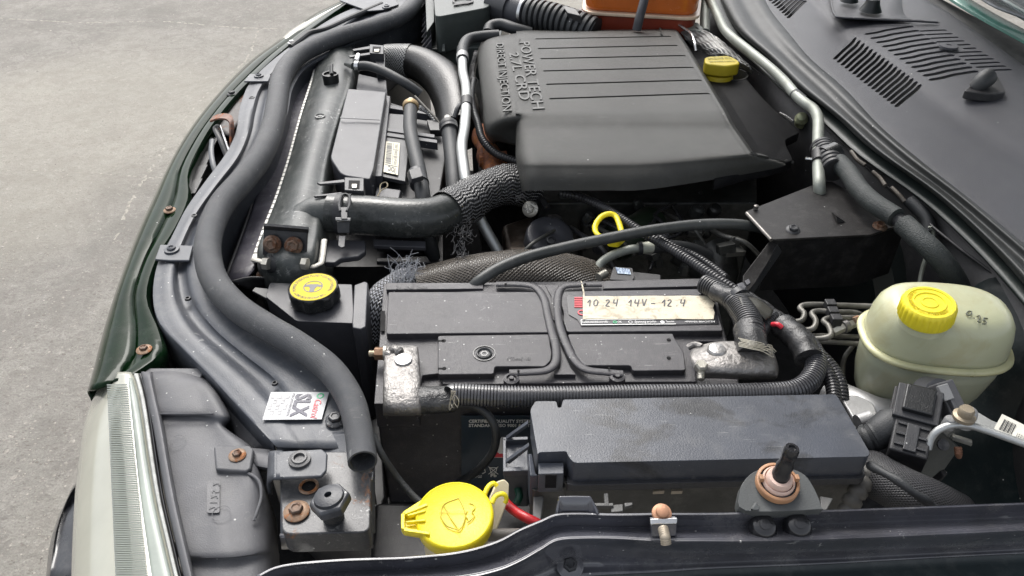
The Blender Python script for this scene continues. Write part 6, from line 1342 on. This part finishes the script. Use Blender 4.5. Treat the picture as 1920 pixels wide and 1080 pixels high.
pink = M('pink_nylon', (.62, .45, .38), .35, var=.08, sss=.1)
mk('spring_seat', lathe(c, [(K*30, .001), (K*30, .0035), (K*27, .005), (K*25, .003), (K*24, .007), (K*21, .009), (K*15, .009), (K*13, .004)], d=dd, seg=40), pink, ba, angle=45)
mk('rubber_post', lathe(c, [(K*18, .006), (K*17, .010), (K*15, .014), (K*16, .018), (K*13, .022), (K*12.5, .028), (K*14, .029), (K*14, .034), (K*12, .0365), (K*7, .0365), (K*6, .035), (.0003, .035)], d=(.10, .05, 1), seg=28), M('shiny_post_rubber', (.016, .016, .018), .25, coat=.3), ba, angle=50)
for s in (-1, 1): mk('ring_tab', box(c+Vector((s*K*33, 0, .005)), K*8, K*12, .004), tan_m, ba, bevel=.0006)

# ================================================================== BONNET BUMP STOP AT THE LATCH PLATE
bsn = thing('bump_stop', 'black hexagonal bonnet bump stop on a rubber stem at the latch plate', 'bump stop', P(622, 965, 10))
c = P(618, 936, 44); K = px(c, 1)
mk('threaded_stem', tube([(626, 972, 14), (622, 955, 30), (620, 944, 40)], 20, seg=24, smooth=False, corr=.005, cdepth=.12), rubber, bsn, angle=60)
hx = mk('hex_collar', lathe(c, [(K*35, -.008), (K*39, -.006), (K*39, .000), (K*35, .002), (K*26, .002)], d=(-.12, .05, 1), seg=6, rot=R(14)), M('worn_black_steel', (.06, .063, .07), .32, metal=.3, var=.5, vs=50, dust=.2, speck=.2), bsn, smooth=False, bevel=.001)
mk('rubber_pad', lathe(c, [(K*29, .002), (K*27, .0042), (K*18, .0052), (K*7, .0054), (K*6, .0045), (K*5.5, -.002), (.0003, -.002)], d=(-.12, .05, 1), seg=36), M('satin_pad', (.022, .025, .032), .3), bsn, angle=50)

# ================================================================== WASHER FILLER
wf = thing('washer_filler', 'bright yellow washer fluid filler cap with moulded windscreen symbol', 'filler cap', P(855, 980, -20))
c = P(852, 963, 16); K = px(c, 1)
cap = mk('cap_lid', lathe(c, [(K*66, -.016), (K*73, -.012), (K*74, -.003), (K*72, -.0006), (K*69, 0), (K*67, -.0006), (.0003, -.0003)], d=(0, -.05, 1), seg=64), yellow, wf, angle=60)
ear = [(x, y, 12) for x, y in ((800, 930), (756, 958), (752, 964), (752, 990), (756, 996), (804, 1004))]
mk('pull_tab', prism(roundpoly(PP(ear), .004), 6, world=True), yellow, cap, bevel=.0012)
for a in ([(762, 966, 16), (798, 956, 16), (798, 960, 16), (766, 969, 16)], [(762, 978, 16), (798, 974, 16), (798, 978, 16), (762, 981, 16)]):
    mk('tab_rib', slab(a, .004, off=.001), yellow, cap, bevel=.0006)
mk('tab_edge', join(slab([(756, 962, 16), (800, 944, 16), (802, 949, 16), (760, 966, 16)], .005, off=.001), slab([(752, 964, 16), (759, 964, 16), (759, 994, 16), (752, 992, 16)], .005, off=.001), slab([(756, 990, 16), (806, 998, 16), (806, 1004, 16), (758, 997, 16)], .005, off=.001)), yellow, cap, bevel=.0006)
mk('strap_loop', tube([(908, 928, 12), (916, 912, 14), (926, 906, 14), (932, 912, 12)], 5, seg=12, flat=.7), yellow, cap)
mk('strap_loop', tube([(922, 944, 12), (930, 930, 14), (944, 926, 14), (950, 936, 10), (946, 944, 8)], 5, seg=12, flat=.7), yellow, cap)
cr_ = M('cream_nylon', (.62, .55, .38), .4, var=.1, dust=.15, ds=50, sss=.15)
mk('retaining_strap', slab([(920, 930, 4), (932, 902, 4), (946, 898, 4), (955, 906, 4), (954, 934, 0), (940, 975, -10), (925, 1010, -20), (915, 990, -10)], .005), cr_, wf, bevel=.0015, bseg=3)
mk('filler_neck', lathe(PD(852, 963, 16, -80), [(K*62, 0), (K*62, .086)], seg=48), cr_, wf)
inkd = M('dark_yellow_symbol', (.55, .45, .05), .5, var=.3, vs=60)  # darker yellow for the cap's symbol lines and lettering
def topl(pts, r=1.3, nm='symbol_line'): return mk(nm, tube([(x, y, 16.4) for x, y in pts], r, seg=6), inkd, cap)
topl([(826, 968), (832, 946), (860, 934)]); topl([(860, 934), (868, 950), (872, 968), (868, 984), (861, 994)]); topl([(861, 994), (838, 986), (826, 968)]); topl([(832, 948), (844, 970), (861, 994)], 1)
topl([(880, 944), (888, 946), (890, 954), (884, 960), (890, 966), (884, 974), (876, 980)], 1.1); topl([(876, 958), (872, 966), (878, 974)], 1.0)
textquad('WASHER FLUID ONLY', P(822, 962, 16.4), P(876, 963, 16.4), P(822, 957, 16.4), .0002, inkd, cap)
single('red_cable', tube([(944, 938, -20), (962, 956, -14), (985, 970, -10), (1010, 982, -12)], 9, seg=16), M('red_cable_rubber', (.42, .015, .02), .35, var=.1, coat=.2), 'short thick red cable between the washer cap and the fuse box', 'cable')
single('green_connector', tube([(956, 905, -40), (968, 912, -36), (974, 930, -36), (968, 944, -40)], 7, seg=12), M('dark_green_cable', (.01, .06, .04), .4), 'dark green wire loop beside the washer cap', 'cable')
single('grey_drain_tube', tube([(915, 1004, -10), (950, 1002, -10), (990, 1002, -12)], 11, seg=14), M('drab_tube', (.12, .11, .10), .5, var=.2, dust=.2), 'drab grey tube behind the wing edge beside the washer cap', 'tube')
mk('under_tray', prism(PP([(690, 1060, -90), (700, 940, -90), (1000, 940, -90), (1100, 1010, -90), (1000, 1080, -90)]), -110, world=True), plastic_deep, ty, bevel=.006)

# ================================================================== BRACKET OVER THE BRAKE SERVO
sb = thing('servo_bracket', 'black sheet steel bracket with two bolts in the shaded corner by the bulkhead', 'bracket', P(1540, 420, -60))
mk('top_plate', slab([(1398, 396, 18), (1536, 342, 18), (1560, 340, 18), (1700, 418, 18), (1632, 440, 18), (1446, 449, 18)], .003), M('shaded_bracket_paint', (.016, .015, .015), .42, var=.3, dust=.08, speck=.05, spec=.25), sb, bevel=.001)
mk('plate_edge', tube([(1400, 400, 19), (1446, 450, 19)], 3.5, seg=10), M('bare_edge', (.15, .14, .13), .4, metal=.5, var=.3, vs=60), sb)
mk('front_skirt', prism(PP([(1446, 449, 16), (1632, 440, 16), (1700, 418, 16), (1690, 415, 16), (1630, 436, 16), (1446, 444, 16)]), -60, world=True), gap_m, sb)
mk('bracket_leg', slab([(1443, 452, 14), (1462, 456, 8), (1418, 528, -6), (1402, 548, -10), (1392, 540, -10), (1394, 516, -6)], .003), bpy.data.materials['shaded_bracket_paint'], sb, bevel=.0008)
mk('leg_flange', slab([(1462, 452, 10), (1468, 470, -2), (1410, 554, -20), (1406, 546, -12)], .003), steel_dark, sb, bevel=.0006)
hexbolt(sb, (1487, 431, 19), 9, steel_dark, steel_dark, wr=1.5, d=(0, -.2, 1))
hexbolt(sb, (1650, 424, 19), 9, rust_m, rust_m, wr=1.5, d=(0, -.2, 1))
mk('raised_nib', G([P(1558, 396, 19), P(1585, 416, 19), P(1570, 418, 19), P(1568, 405, 26)], [(0, 1, 3), (1, 2, 3), (2, 0, 3), (0, 2, 1)]), bpy.data.materials['shaded_bracket_paint'], sb)
mk('rivet', lathe(P(1417, 392, 19), [(.003, 0), (.003, .005), (.0003, .006)], seg=10), bpy.data.materials['bare_edge'], sb)
sv = thing('brake_servo', 'large dark brake servo drum in shadow behind the brake fluid tank', 'brake servo', P(1640, 560, -120))
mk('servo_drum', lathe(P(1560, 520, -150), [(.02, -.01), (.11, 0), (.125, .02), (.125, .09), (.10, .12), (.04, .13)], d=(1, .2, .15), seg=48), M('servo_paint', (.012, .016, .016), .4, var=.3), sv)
# air-con hoses at the bulkhead
fx = thing('hose_coupling', 'black ribbed coupling with clamp where the alloy pipe meets the thick hose', 'coupling', P(1555, 310, 20))
mk('coupling_body', tube([(1540, 276, 34), (1552, 296, 36), (1566, 320, 34)], 22, seg=24, corr=.008, cdepth=.12), plastic_deep, fx, angle=50)
mk('coupling_ring', tube([(1545, 300, 34), (1568, 290, 38)], 25, seg=22, smooth=False), capb, fx)
mk('pipe_clamp', tube([(1535, 286, 38), (1536, 304, 35)], 13, seg=18, smooth=False), plastic_deep, fx)
mk('clamp_screw', tube([(1510, 297, 38), (1522, 298, 38)], 3, seg=8, smooth=False), chrome, fx)
th = thing('thick_bulkhead_hose', 'thick foam covered hose running down along the bulkhead to the brake servo', 'hose', P(1640, 370, 20))
foam2 = M('foam_wrap', (.024, .029, .029), .55, var=.2, dust=.12, bump=.6, bs=600)  # wrap colour darkened to hold the shadow along the bulkhead
mk('upper_wrap', tube([(1572, 304, 40), (1592, 326, 40), (1612, 356, 40), (1640, 382, 40), (1668, 400, 40), (1680, 408, 40)], 17, seg=24, step=.006), foam2, th)
mk('bare_pipe', tube([(1674, 404, 38), (1700, 426, 36)], 9, seg=16, smooth=False), chrome, th)
mk('pipe_nut', tube([(1682, 410, 38), (1690, 418, 37)], 13, seg=16, smooth=False), steel_dark, th)
mk('lower_wrap', tube([(1694, 420, 36), (1722, 446, 34), (1752, 474, 28), (1780, 508, 10), (1800, 545, -20), (1815, 600, -60)], 20, seg=24, step=.006), foam2, th)
for pts, nm in (([(1596, 284, 40), (1608, 300, 38), (1622, 310, 36)], 'a'), ([(1636, 322, 38), (1650, 334, 36), (1660, 348, 34)], 'b'), ([(1672, 352, 36), (1686, 366, 34), (1696, 378, 30)], 'c')):
    single('bulkhead_stud', tube(pts, 4, seg=10), M('brown_stud', (.06, .05, .04), .5, metal=.3, var=.3, dust=.3) if 'brown_stud' not in bpy.data.materials else bpy.data.materials['brown_stud'], {'a': 'brown dirty stud below the seal strip, nearest the coupling', 'b': 'middle brown dirty stud below the cowl seal strip', 'c': 'lowest brown dirty stud below the cowl seal strip, beside the bare pipe'}[nm], 'stud', 'studs under the cowl flange')
single('heater_hose', tube([(1704, 376, 30), (1722, 392, 26), (1738, 412, 20), (1742, 436, 10)], 12, seg=16), rubber, 'short black heater hose bend under the cowl flange', 'hose')
single('thin_green_pipe', tube([(1744, 424, 20), (1750, 440, 10), (1738, 478, -10), (1728, 510, -30), (1722, 548, -50)], 4, seg=10), alu_green, 'thin pale green pipe dropping behind the brake fluid tank', 'pipe')

# ================================================================== BRAKE FLUID TANK
br_ = thing('brake_fluid_tank', 'milky green brake fluid tank with bright yellow screw cap', 'brake fluid tank', P(1750, 720, -80))
tank_low = M('milky_nylon_filled', (.37, .39, .29), .35, var=.1, vs=9, sss=.35, coat=.25, bump=.05, stain=.3, stcol=(.30, .26, .13), sts=16)
tank_m = M('milky_nylon', (.46, .47, .315), .33, var=.1, vs=9, sss=.35, coat=.25, bump=.05, stain=.4, stcol=(.36, .32, .17), sts=22, dust=.06, ds=40, dcol=(.25, .2, .1))
ctr = P(1752, 632, 20)
def sect(z, hx_, hy, ox=0, oy=0, n=3.0, seg=56):
    out = []
    for a in range(seg):
        t = 2*math.pi*a/seg; c_, s_ = math.cos(t), math.sin(t)
        x = abs(c_)**(2/n)*(1 if c_ >= 0 else -1)*hx_+ox; y = abs(s_)**(2/n)*(1 if s_ >= 0 else -1)*hy+oy
        r0 = R(-7); out.append(Vector((ctr.x+x*math.cos(r0)-y*math.sin(r0), ctr.y+x*math.sin(r0)+y*math.cos(r0), z/1000)))
    return out
def loft(secs):
    n = len(secs[0]); v = [p for s in secs for p in s]; f = []
    for i in range(len(secs)-1):
        for a in range(n):
            b = (a+1) % n; f.append((i*n+a, i*n+b, (i+1)*n+b, (i+1)*n+a))
    f.append(tuple(range(n-1, -1, -1))); f.append(tuple(range((len(secs)-1)*n, len(secs)*n)))
    return G(v, f)
S0 = lambda z, a, b, ox=0, oy=0, n=2.7: sect(z, a*.975/1000, b*.96/1000, ox/1000, oy/1000, n)
mk('tank_lower', loft([S0(-72, 30, 20, -8), S0(-66, 44, 30, -6), S0(-52, 54, 38, -4), S0(-30, 61, 43, -2), S0(-5, 65, 45), S0(15, 67, 46.5)]), tank_low, br_, angle=180)
mk('tank_upper', loft([S0(17, 67, 46.5), S0(24, 66.5, 46), S0(40, 65, 44.5), S0(52, 62, 42), S0(60, 57, 37.5), S0(65, 49, 31), S0(67, 38, 22), S0(67.6, 20, 10)]), tank_m, br_, angle=180)
mk('tank_flange', loft([S0(13.5, 70, 49.5), S0(14, 72, 51.5), S0(16.5, 73, 52.5), S0(19, 72, 51.5), S0(19.5, 68, 47.5)]), M('milky_flange', (.50, .49, .29), .3, coat=.3, sss=.3, bump=0), br_, angle=180)
c = P(1734, 594, 68); K = px(c, 1); dcap = (-.10, -.06, 1)
mk('tank_neck', lathe(c, [(K*44, -.008), (K*42, .002)], d=dcap, seg=40), tank_m, br_)
K *= .87
bc = mk('screw_cap', lathe(c, [(K*54, .0005), (K*57, .003, 1), (K*56, .014, 1), (K*54, .017, .5), (K*50, .0186), (K*44, .0186), (K*43, .0176), (K*34, .0176), (K*33, .0188), (K*30, .0188), (K*29, .0176), (K*18, .0176), (K*17, .0186), (K*14, .0186), (K*13, .0178), (.0003, .0178)], d=dcap, seg=112, lobes=28, amp=.05), yellow_brake, br_, angle=40)
u_, w2, d_ = frame(dcap)
arctext('BRAKE FLUID DOT 4 ONLY - CLEAN CAP BEFORE REMOVING - ', c+d_*.0178, K*35.5, 200, -158, K*6, M('yellow_relief', (.55, .44, .03), .4), bc, ext=.0006)
mk('handwritten_date', join(*[G(g.v, g.f) for g in (tube(PP([(x, y, z) for x, y, z in pts]), .0006, seg=6, world=True, smooth=False) for pts in (
    [(1812, 588, 68.2), (1816, 583, 68.2), (1822, 584, 68.2), (1821, 590, 68.1), (1815, 592, 68.1), (1812, 588, 68.1)], [(1826, 596, 67.6), (1827, 597, 67.6)], [(1832, 594, 67.6), (1836, 591, 67.5), (1838, 594, 67.5), (1833, 604, 67), (1839, 604, 66.8)], [(1852, 597, 66.3), (1845, 596, 66.6), (1844, 601, 66.4), (1850, 603, 66), (1848, 608, 65.4), (1842, 607, 66)]))]), flatcol('faded_ink', (.06, .07, .05), .5), br_, label='handwritten marker date 8.25')
mk('level_plate', slab([(1690, 736, -30), (1728, 740, -30), (1722, 754, -40), (1686, 750, -40)], .003, off=.022), tank_m, br_, bevel=.001)
textquad('MAX', P(1697, 724, -24), P(1712, 725, -24), P(1697, 718, -24), .0006, tank_m, br_, off=.030)
# level sensor with plug
ls = thing('fluid_sensor_plug', 'grey sensor plug pushed into the front of the brake fluid tank', 'sensor plug', P(1765, 760, -30))
grey_c = M('grey_connector', (.10, .10, .105), .4, var=.2, dust=.1)
c0 = P(1764, 742, 16)
mk('sensor_collar', lathe(c0, [(px(c0, 33), -.02), (px(c0, 32), -.002), (px(c0, 26), 0)], d=(.1, -.75, .6), seg=26), grey_c, ls, angle=50)
ud = Vector((.28, -.78, -.55)); vd = Vector((1, .2, 0))
mk('plug_body', box(P(1777, 750, 30), .032, .017, .015, u=ud, v=vd), grey_c, ls, bevel=.0015)
mk('plug_latch', box(P(1772, 736, 42), .014, .010, .004, u=ud, v=vd), M('light_latch', (.28, .28, .28), .35), ls, bevel=.0008)
mk('latch_rail', box(P(1782, 753, 36), .020, .003, .006, u=ud, v=vd), grey_c, ls, bevel=.0006)
mk('plug_tail', box(P(1784, 772, 18), .016, .011, .010, u=ud, v=vd), grey_c, ls, bevel=.001)
for x, cm in ((1780, (.4, .38, .35)), (1788, (.16, .05, .04))): mk('wire', tube([(x, 782, 16), (x+2, 794, 10), (x-2, 806, 2)], 1.8, seg=8), flatcol('wire_%s' % ('pale' if x == 1780 else 'brown'), cm, .4), ls)
# three brake pipes with bends, black holders
steelp = M('brake_pipe_steel', (.13, .125, .11), .42, metal=.4, var=.3, vs=60, dust=.3)
for k_, pts in enumerate(([(1490, 604, -10), (1504, 600, -6), (1508, 588, -4), (1500, 578, -4), (1508, 572, -4), (1530, 571, -4), (1560, 572, -4), (1620, 574, -6), (1680, 576, -8)],
                          [(1505, 620, -10), (1524, 616, -4), (1530, 602, -2), (1522, 588, -2), (1534, 583, -2), (1560, 585, -2), (1600, 586, -6), (1620, 592, -14)],
                          [(1516, 636, -10), (1545, 634, -2), (1558, 628, 0), (1554, 612, 0), (1544, 602, 0), (1556, 596, 0), (1580, 596, 0), (1620, 596, -4), (1660, 598, -8)])):
    single('brake_pipe', tube(pts, 5.4, seg=12), steelp, ['farthest of the three bent grey brake pipes', 'middle one of the three bent grey brake pipes', 'nearest of the three bent grey brake pipes'][k_], 'brake pipe', 'bent brake pipes beside the brake fluid tank')
single('brake_union_pipe', tube([(1520, 630, -20), (1560, 630, -20), (1625, 633, -20)], 5, seg=12), steelp, 'straight grey brake pipe leading under the flange of the fluid tank', 'brake pipe')
single('brake_union_pipe', tube([(1530, 640, -20), (1570, 642, -18), (1632, 646, -20)], 5, seg=12), steelp, 'lower straight grey brake pipe ending at the fluid tank', 'brake pipe')
single('brake_union_pipe', tube([(1600, 648, -30), (1584, 670, -40), (1580, 700, -60), (1584, 750, -90)], 4.5, seg=12), steelp, 'thin dark pipe dropping vertically between harness and fluid tank', 'brake pipe')
pcl = thing('pipe_clip_holder', 'stepped black plastic holder clasping three brake pipes', 'clip', P(1562, 590, -10))
for x, y in ((1556, 572), (1561, 586), (1567, 600)): mk('clip_block', box(P(x, y, 2), .011, .010, .010), plastic_deep, pcl, bevel=.001)
mu = thing('brass_union', 'worn silver brake pipe union between the pipes and tank', 'union', P(1585, 615, -30))
mk('union_body', tube([(1562, 622, -10), (1580, 614, -6), (1606, 604, -6)], 9, seg=6, smooth=False), zinc, mu, smooth=False)
mk('union_collar', tube([(1580, 614, -6), (1588, 611, -6)], 12, seg=18, smooth=False), M('scuffed_union', (.25, .24, .23), .35, metal=.7, var=.3, vs=60), mu)
mk('union_nut', tube([(1600, 602, -2), (1610, 598, -2)], 8, seg=6, smooth=False), rust_w, mu)
# master cylinder casting
mc = thing('master_cylinder', 'pale cast alloy master cylinder below the brake fluid tank', 'master cylinder', P(1620, 770, -80))
mk('casting_body', tube([(1560, 742, -60), (1600, 760, -50), (1645, 778, -46), (1700, 786, -50)], 32, seg=28), alu_cast, mc)
mk('casting_flange', prism(roundpoly(PP([(1576, 745, -10), (1604, 738, -10), (1640, 756, -10), (1650, 790, -10), (1610, 800, -10)]), .006), -40, world=True), alu_cast, mc, bevel=.003)
mk('end_plug', tube([(1608, 792, -6), (1632, 784, -4)], 15, seg=20, smooth=False), alu_cast, mc)
# big black connector elbow
ce = thing('harness_connector', 'large black rectangular connector with ribbed rubber elbow below the fluid tank', 'connector', P(1690, 820, -40))
mk('rubber_elbow', tube([(1622, 822, 0), (1640, 818, 6), (1668, 800, 12), (1700, 800, 12)], 32, seg=26, rfun=lambda t, s: .72+.35*min(1, t*1.6)), rubber, ce)
mk('elbow_ribs', tube([(1618, 824, 0), (1630, 821, 4), (1642, 816, 7)], 27, seg=26, corr=.007, cdepth=.16), rubber, ce, angle=50)
cu_ = Vector((-.42, -.85, -.32)); cv_ = Vector((1, -.45, .1))
cc_ = P(1708, 806, 14)
n_c = cu_.normalized().cross((cv_-cu_.normalized()*cv_.dot(cu_.normalized())).normalized()); n_c = n_c if n_c.z > 0 else -n_c
mk('connector_body', box(cc_, .066, .030, .034, u=cu_, v=cv_), plastic_deep, ce, bevel=.002)
mk('lever_frame', box(cc_+n_c*.016-cu_.normalized()*.016, .034, .036, .008, u=cu_, v=cv_), plastic, ce, bevel=.001)
mk('connector_cap', box(cc_+n_c*.021-cu_.normalized()*.018, .026, .024, .008, u=cu_, v=cv_), capb, ce, bevel=.0015)
mk('connector_skirt', box(cc_+n_c*.006-cu_.normalized()*.020, .030, .040, .006, u=cu_, v=cv_), plastic_deep, ce, bevel=.001)
mk('lock_slide', box(cc_+n_c*.018+cu_.normalized()*.018, .026, .010, .004, u=cu_, v=cv_), plastic, ce, bevel=.0008)
for k_ in range(3): mk('body_rib', box(cc_+n_c*.0175+cu_.normalized()*(.006+k_*.010), .002, .024, .003, u=cu_, v=cv_), plastic, ce)
# alloy bracket and stud
al = thing('alloy_bracket', 'curved pale alloy bracket with two studs at the right edge', 'bracket', P(1830, 830, -20))
mk('bracket_rim', tube([(1740, 842, 20), (1746, 822, 28), (1760, 806, 36), (1784, 797, 40), (1814, 797, 42), (1850, 807, 42), (1890, 821, 42), (1980, 853, 42)], 7, seg=12), alu, al)
mk('bracket_shelf', slab([(1790, 788, 34), (1830, 770, 34), (1860, 788, 34), (1960, 824, 34), (1960, 842, 33), (1880, 814, 33), (1830, 794, 33)], .003), alu, al, bevel=.0008)
mk('bracket_arm', slab([(1742, 820, 12), (1760, 804, 20), (1800, 840, -20), (1740, 925, -70), (1690, 910, -60)], .004), M('dull_painted_arm', (.10, .11, .11), .4, metal=.3, var=.3, dust=.15), al, bevel=.001)
mk('stud_post', lathe(P(1806, 796, 36), [(px(P(1806, 796, 36), r*.85), h*.8) for r, h in ((19, 0), (18, .006), (17, .007), (17, .013), (19, .014), (18, .017), (15, .021), (5, .023))], seg=28), alu_cast, al, angle=50)
mk('stud_cap', lathe(P(1807, 782, 50), [(px(P(1807, 782, 50), r), h) for r, h in ((20, -.001), (20, .002), (14, .003), (14, .008), (11, .010), (1, .010))], seg=24), M('drab_nut', (.30, .25, .18), .45, metal=.5, var=.3, dust=.2), al, angle=50)
mk('stud_post', lathe(P(1776, 800, 34), [(px(P(1776, 796, 36), r), h) for r, h in ((12, 0), (11, .008), (9, .010), (1, .010))], seg=22), alu_cast, al, angle=50)
mk('copper_stud', tube([(1796, 838, 22), (1797, 850, 18), (1798, 857, 14, .7)], 7, seg=14, corr=.002), M('copper_stud_metal', (.20, .10, .06), .45, metal=.4, var=.3, vs=60), al)
mk('stud_nut', slab([(1786, 818, 20), (1824, 830, 20), (1822, 838, 16), (1784, 826, 16)], .006), M('grey_nut', (.22, .22, .20), .4, metal=.5, var=.3, dust=.2), al, bevel=.001)
mk('rust_spot', lathe(P(1768, 834, 12), [(.005, -.001), (.005, .001), (.0003, .0012)], d=(0, -.6, .8), seg=16), steel_rusty, al)
lb_ = thing('barcode_label', 'cream barcode label tied at the right edge beside the alloy bracket', 'label', P(1900, 800, 40))
q0 = [P(1879, 776, 44), P(1960, 816, 44), P(1950, 840, 40), P(1862, 806, 40)]
mk('label_card', G(q0+[p-Vector((0, 0, .0008)) for p in q0], [(0, 3, 2, 1), (4, 5, 6, 7), (0, 1, 5, 4), (1, 2, 6, 5), (2, 3, 7, 6), (3, 0, 4, 7)]), M('white_card', (.68, .66, .58), .45, bump=.05), lb_, smooth=False)
def l2(u, v): return q0[0].lerp(q0[1], u).lerp(q0[3].lerp(q0[2], u), v)+Vector((0, 0, .0004))
g = G()
for k_ in range(10):
    u = .10+k_*.028; h = .010 if k_ % 3 else .018; n0 = len(g.v); g.v += [l2(u, .22), l2(u+h, .22), l2(u+h, .88), l2(u, .88)]; g.f.append((n0, n0+3, n0+2, n0+1))
mk('barcode', g, black_p, lb_, smooth=False)
for v_ in (.7, .85): textquad('5 A 41 07 B', l2(.47, v_+.08), l2(.7, v_+.08), l2(.47, v_-.05), .0001, black_p, lb_)
# mesh sleeve and convoluted duct bottom right
mesh_m = braid('woven_mesh_sleeve', (.008, .008, .009), (.06, .06, .064), 420, 420, .3, .45, .0005, (.3, .9), 'weave')
ms = thing('mesh_sleeve', 'dark woven mesh sleeve with thin foam strip behind the wing edge', 'sleeve', P(1700, 920, -20))
mk('sleeve_body', tube([(1610, 868, -30), (1640, 890, -10), (1690, 918, -4), (1740, 940, -10), (1790, 965, -30)], 40, seg=44, step=.004), mesh_m, ms, angle=180)
mk('foam_strip', tube([(1630, 872, 26), (1660, 888, 34), (1690, 905, 36), (1710, 922, 34), (1735, 938, 26), (1752, 952, 14)], 8, seg=14, rfun=lambda t, s: 1+.15*math.sin(s*260)), rubber, ms)
single('convoluted_sleeve', tube([(1626, 880, 0), (1618, 905, -4), (1602, 932, -10), (1588, 960, -20)], 18, seg=20, corr=.009, cdepth=.2), M('drab_convoluted', (.10, .095, .085), .45, var=.4, dust=.25), 'wrinkled drab cable sleeve at the right end of the fuse box', 'sleeve', angle=60)
mk('inner_post', slab([(1770, 892, -10), (1778, 888, -10), (1748, 922, -30), (1736, 920, -30)], .006), steel_dark, ms, bevel=.001)
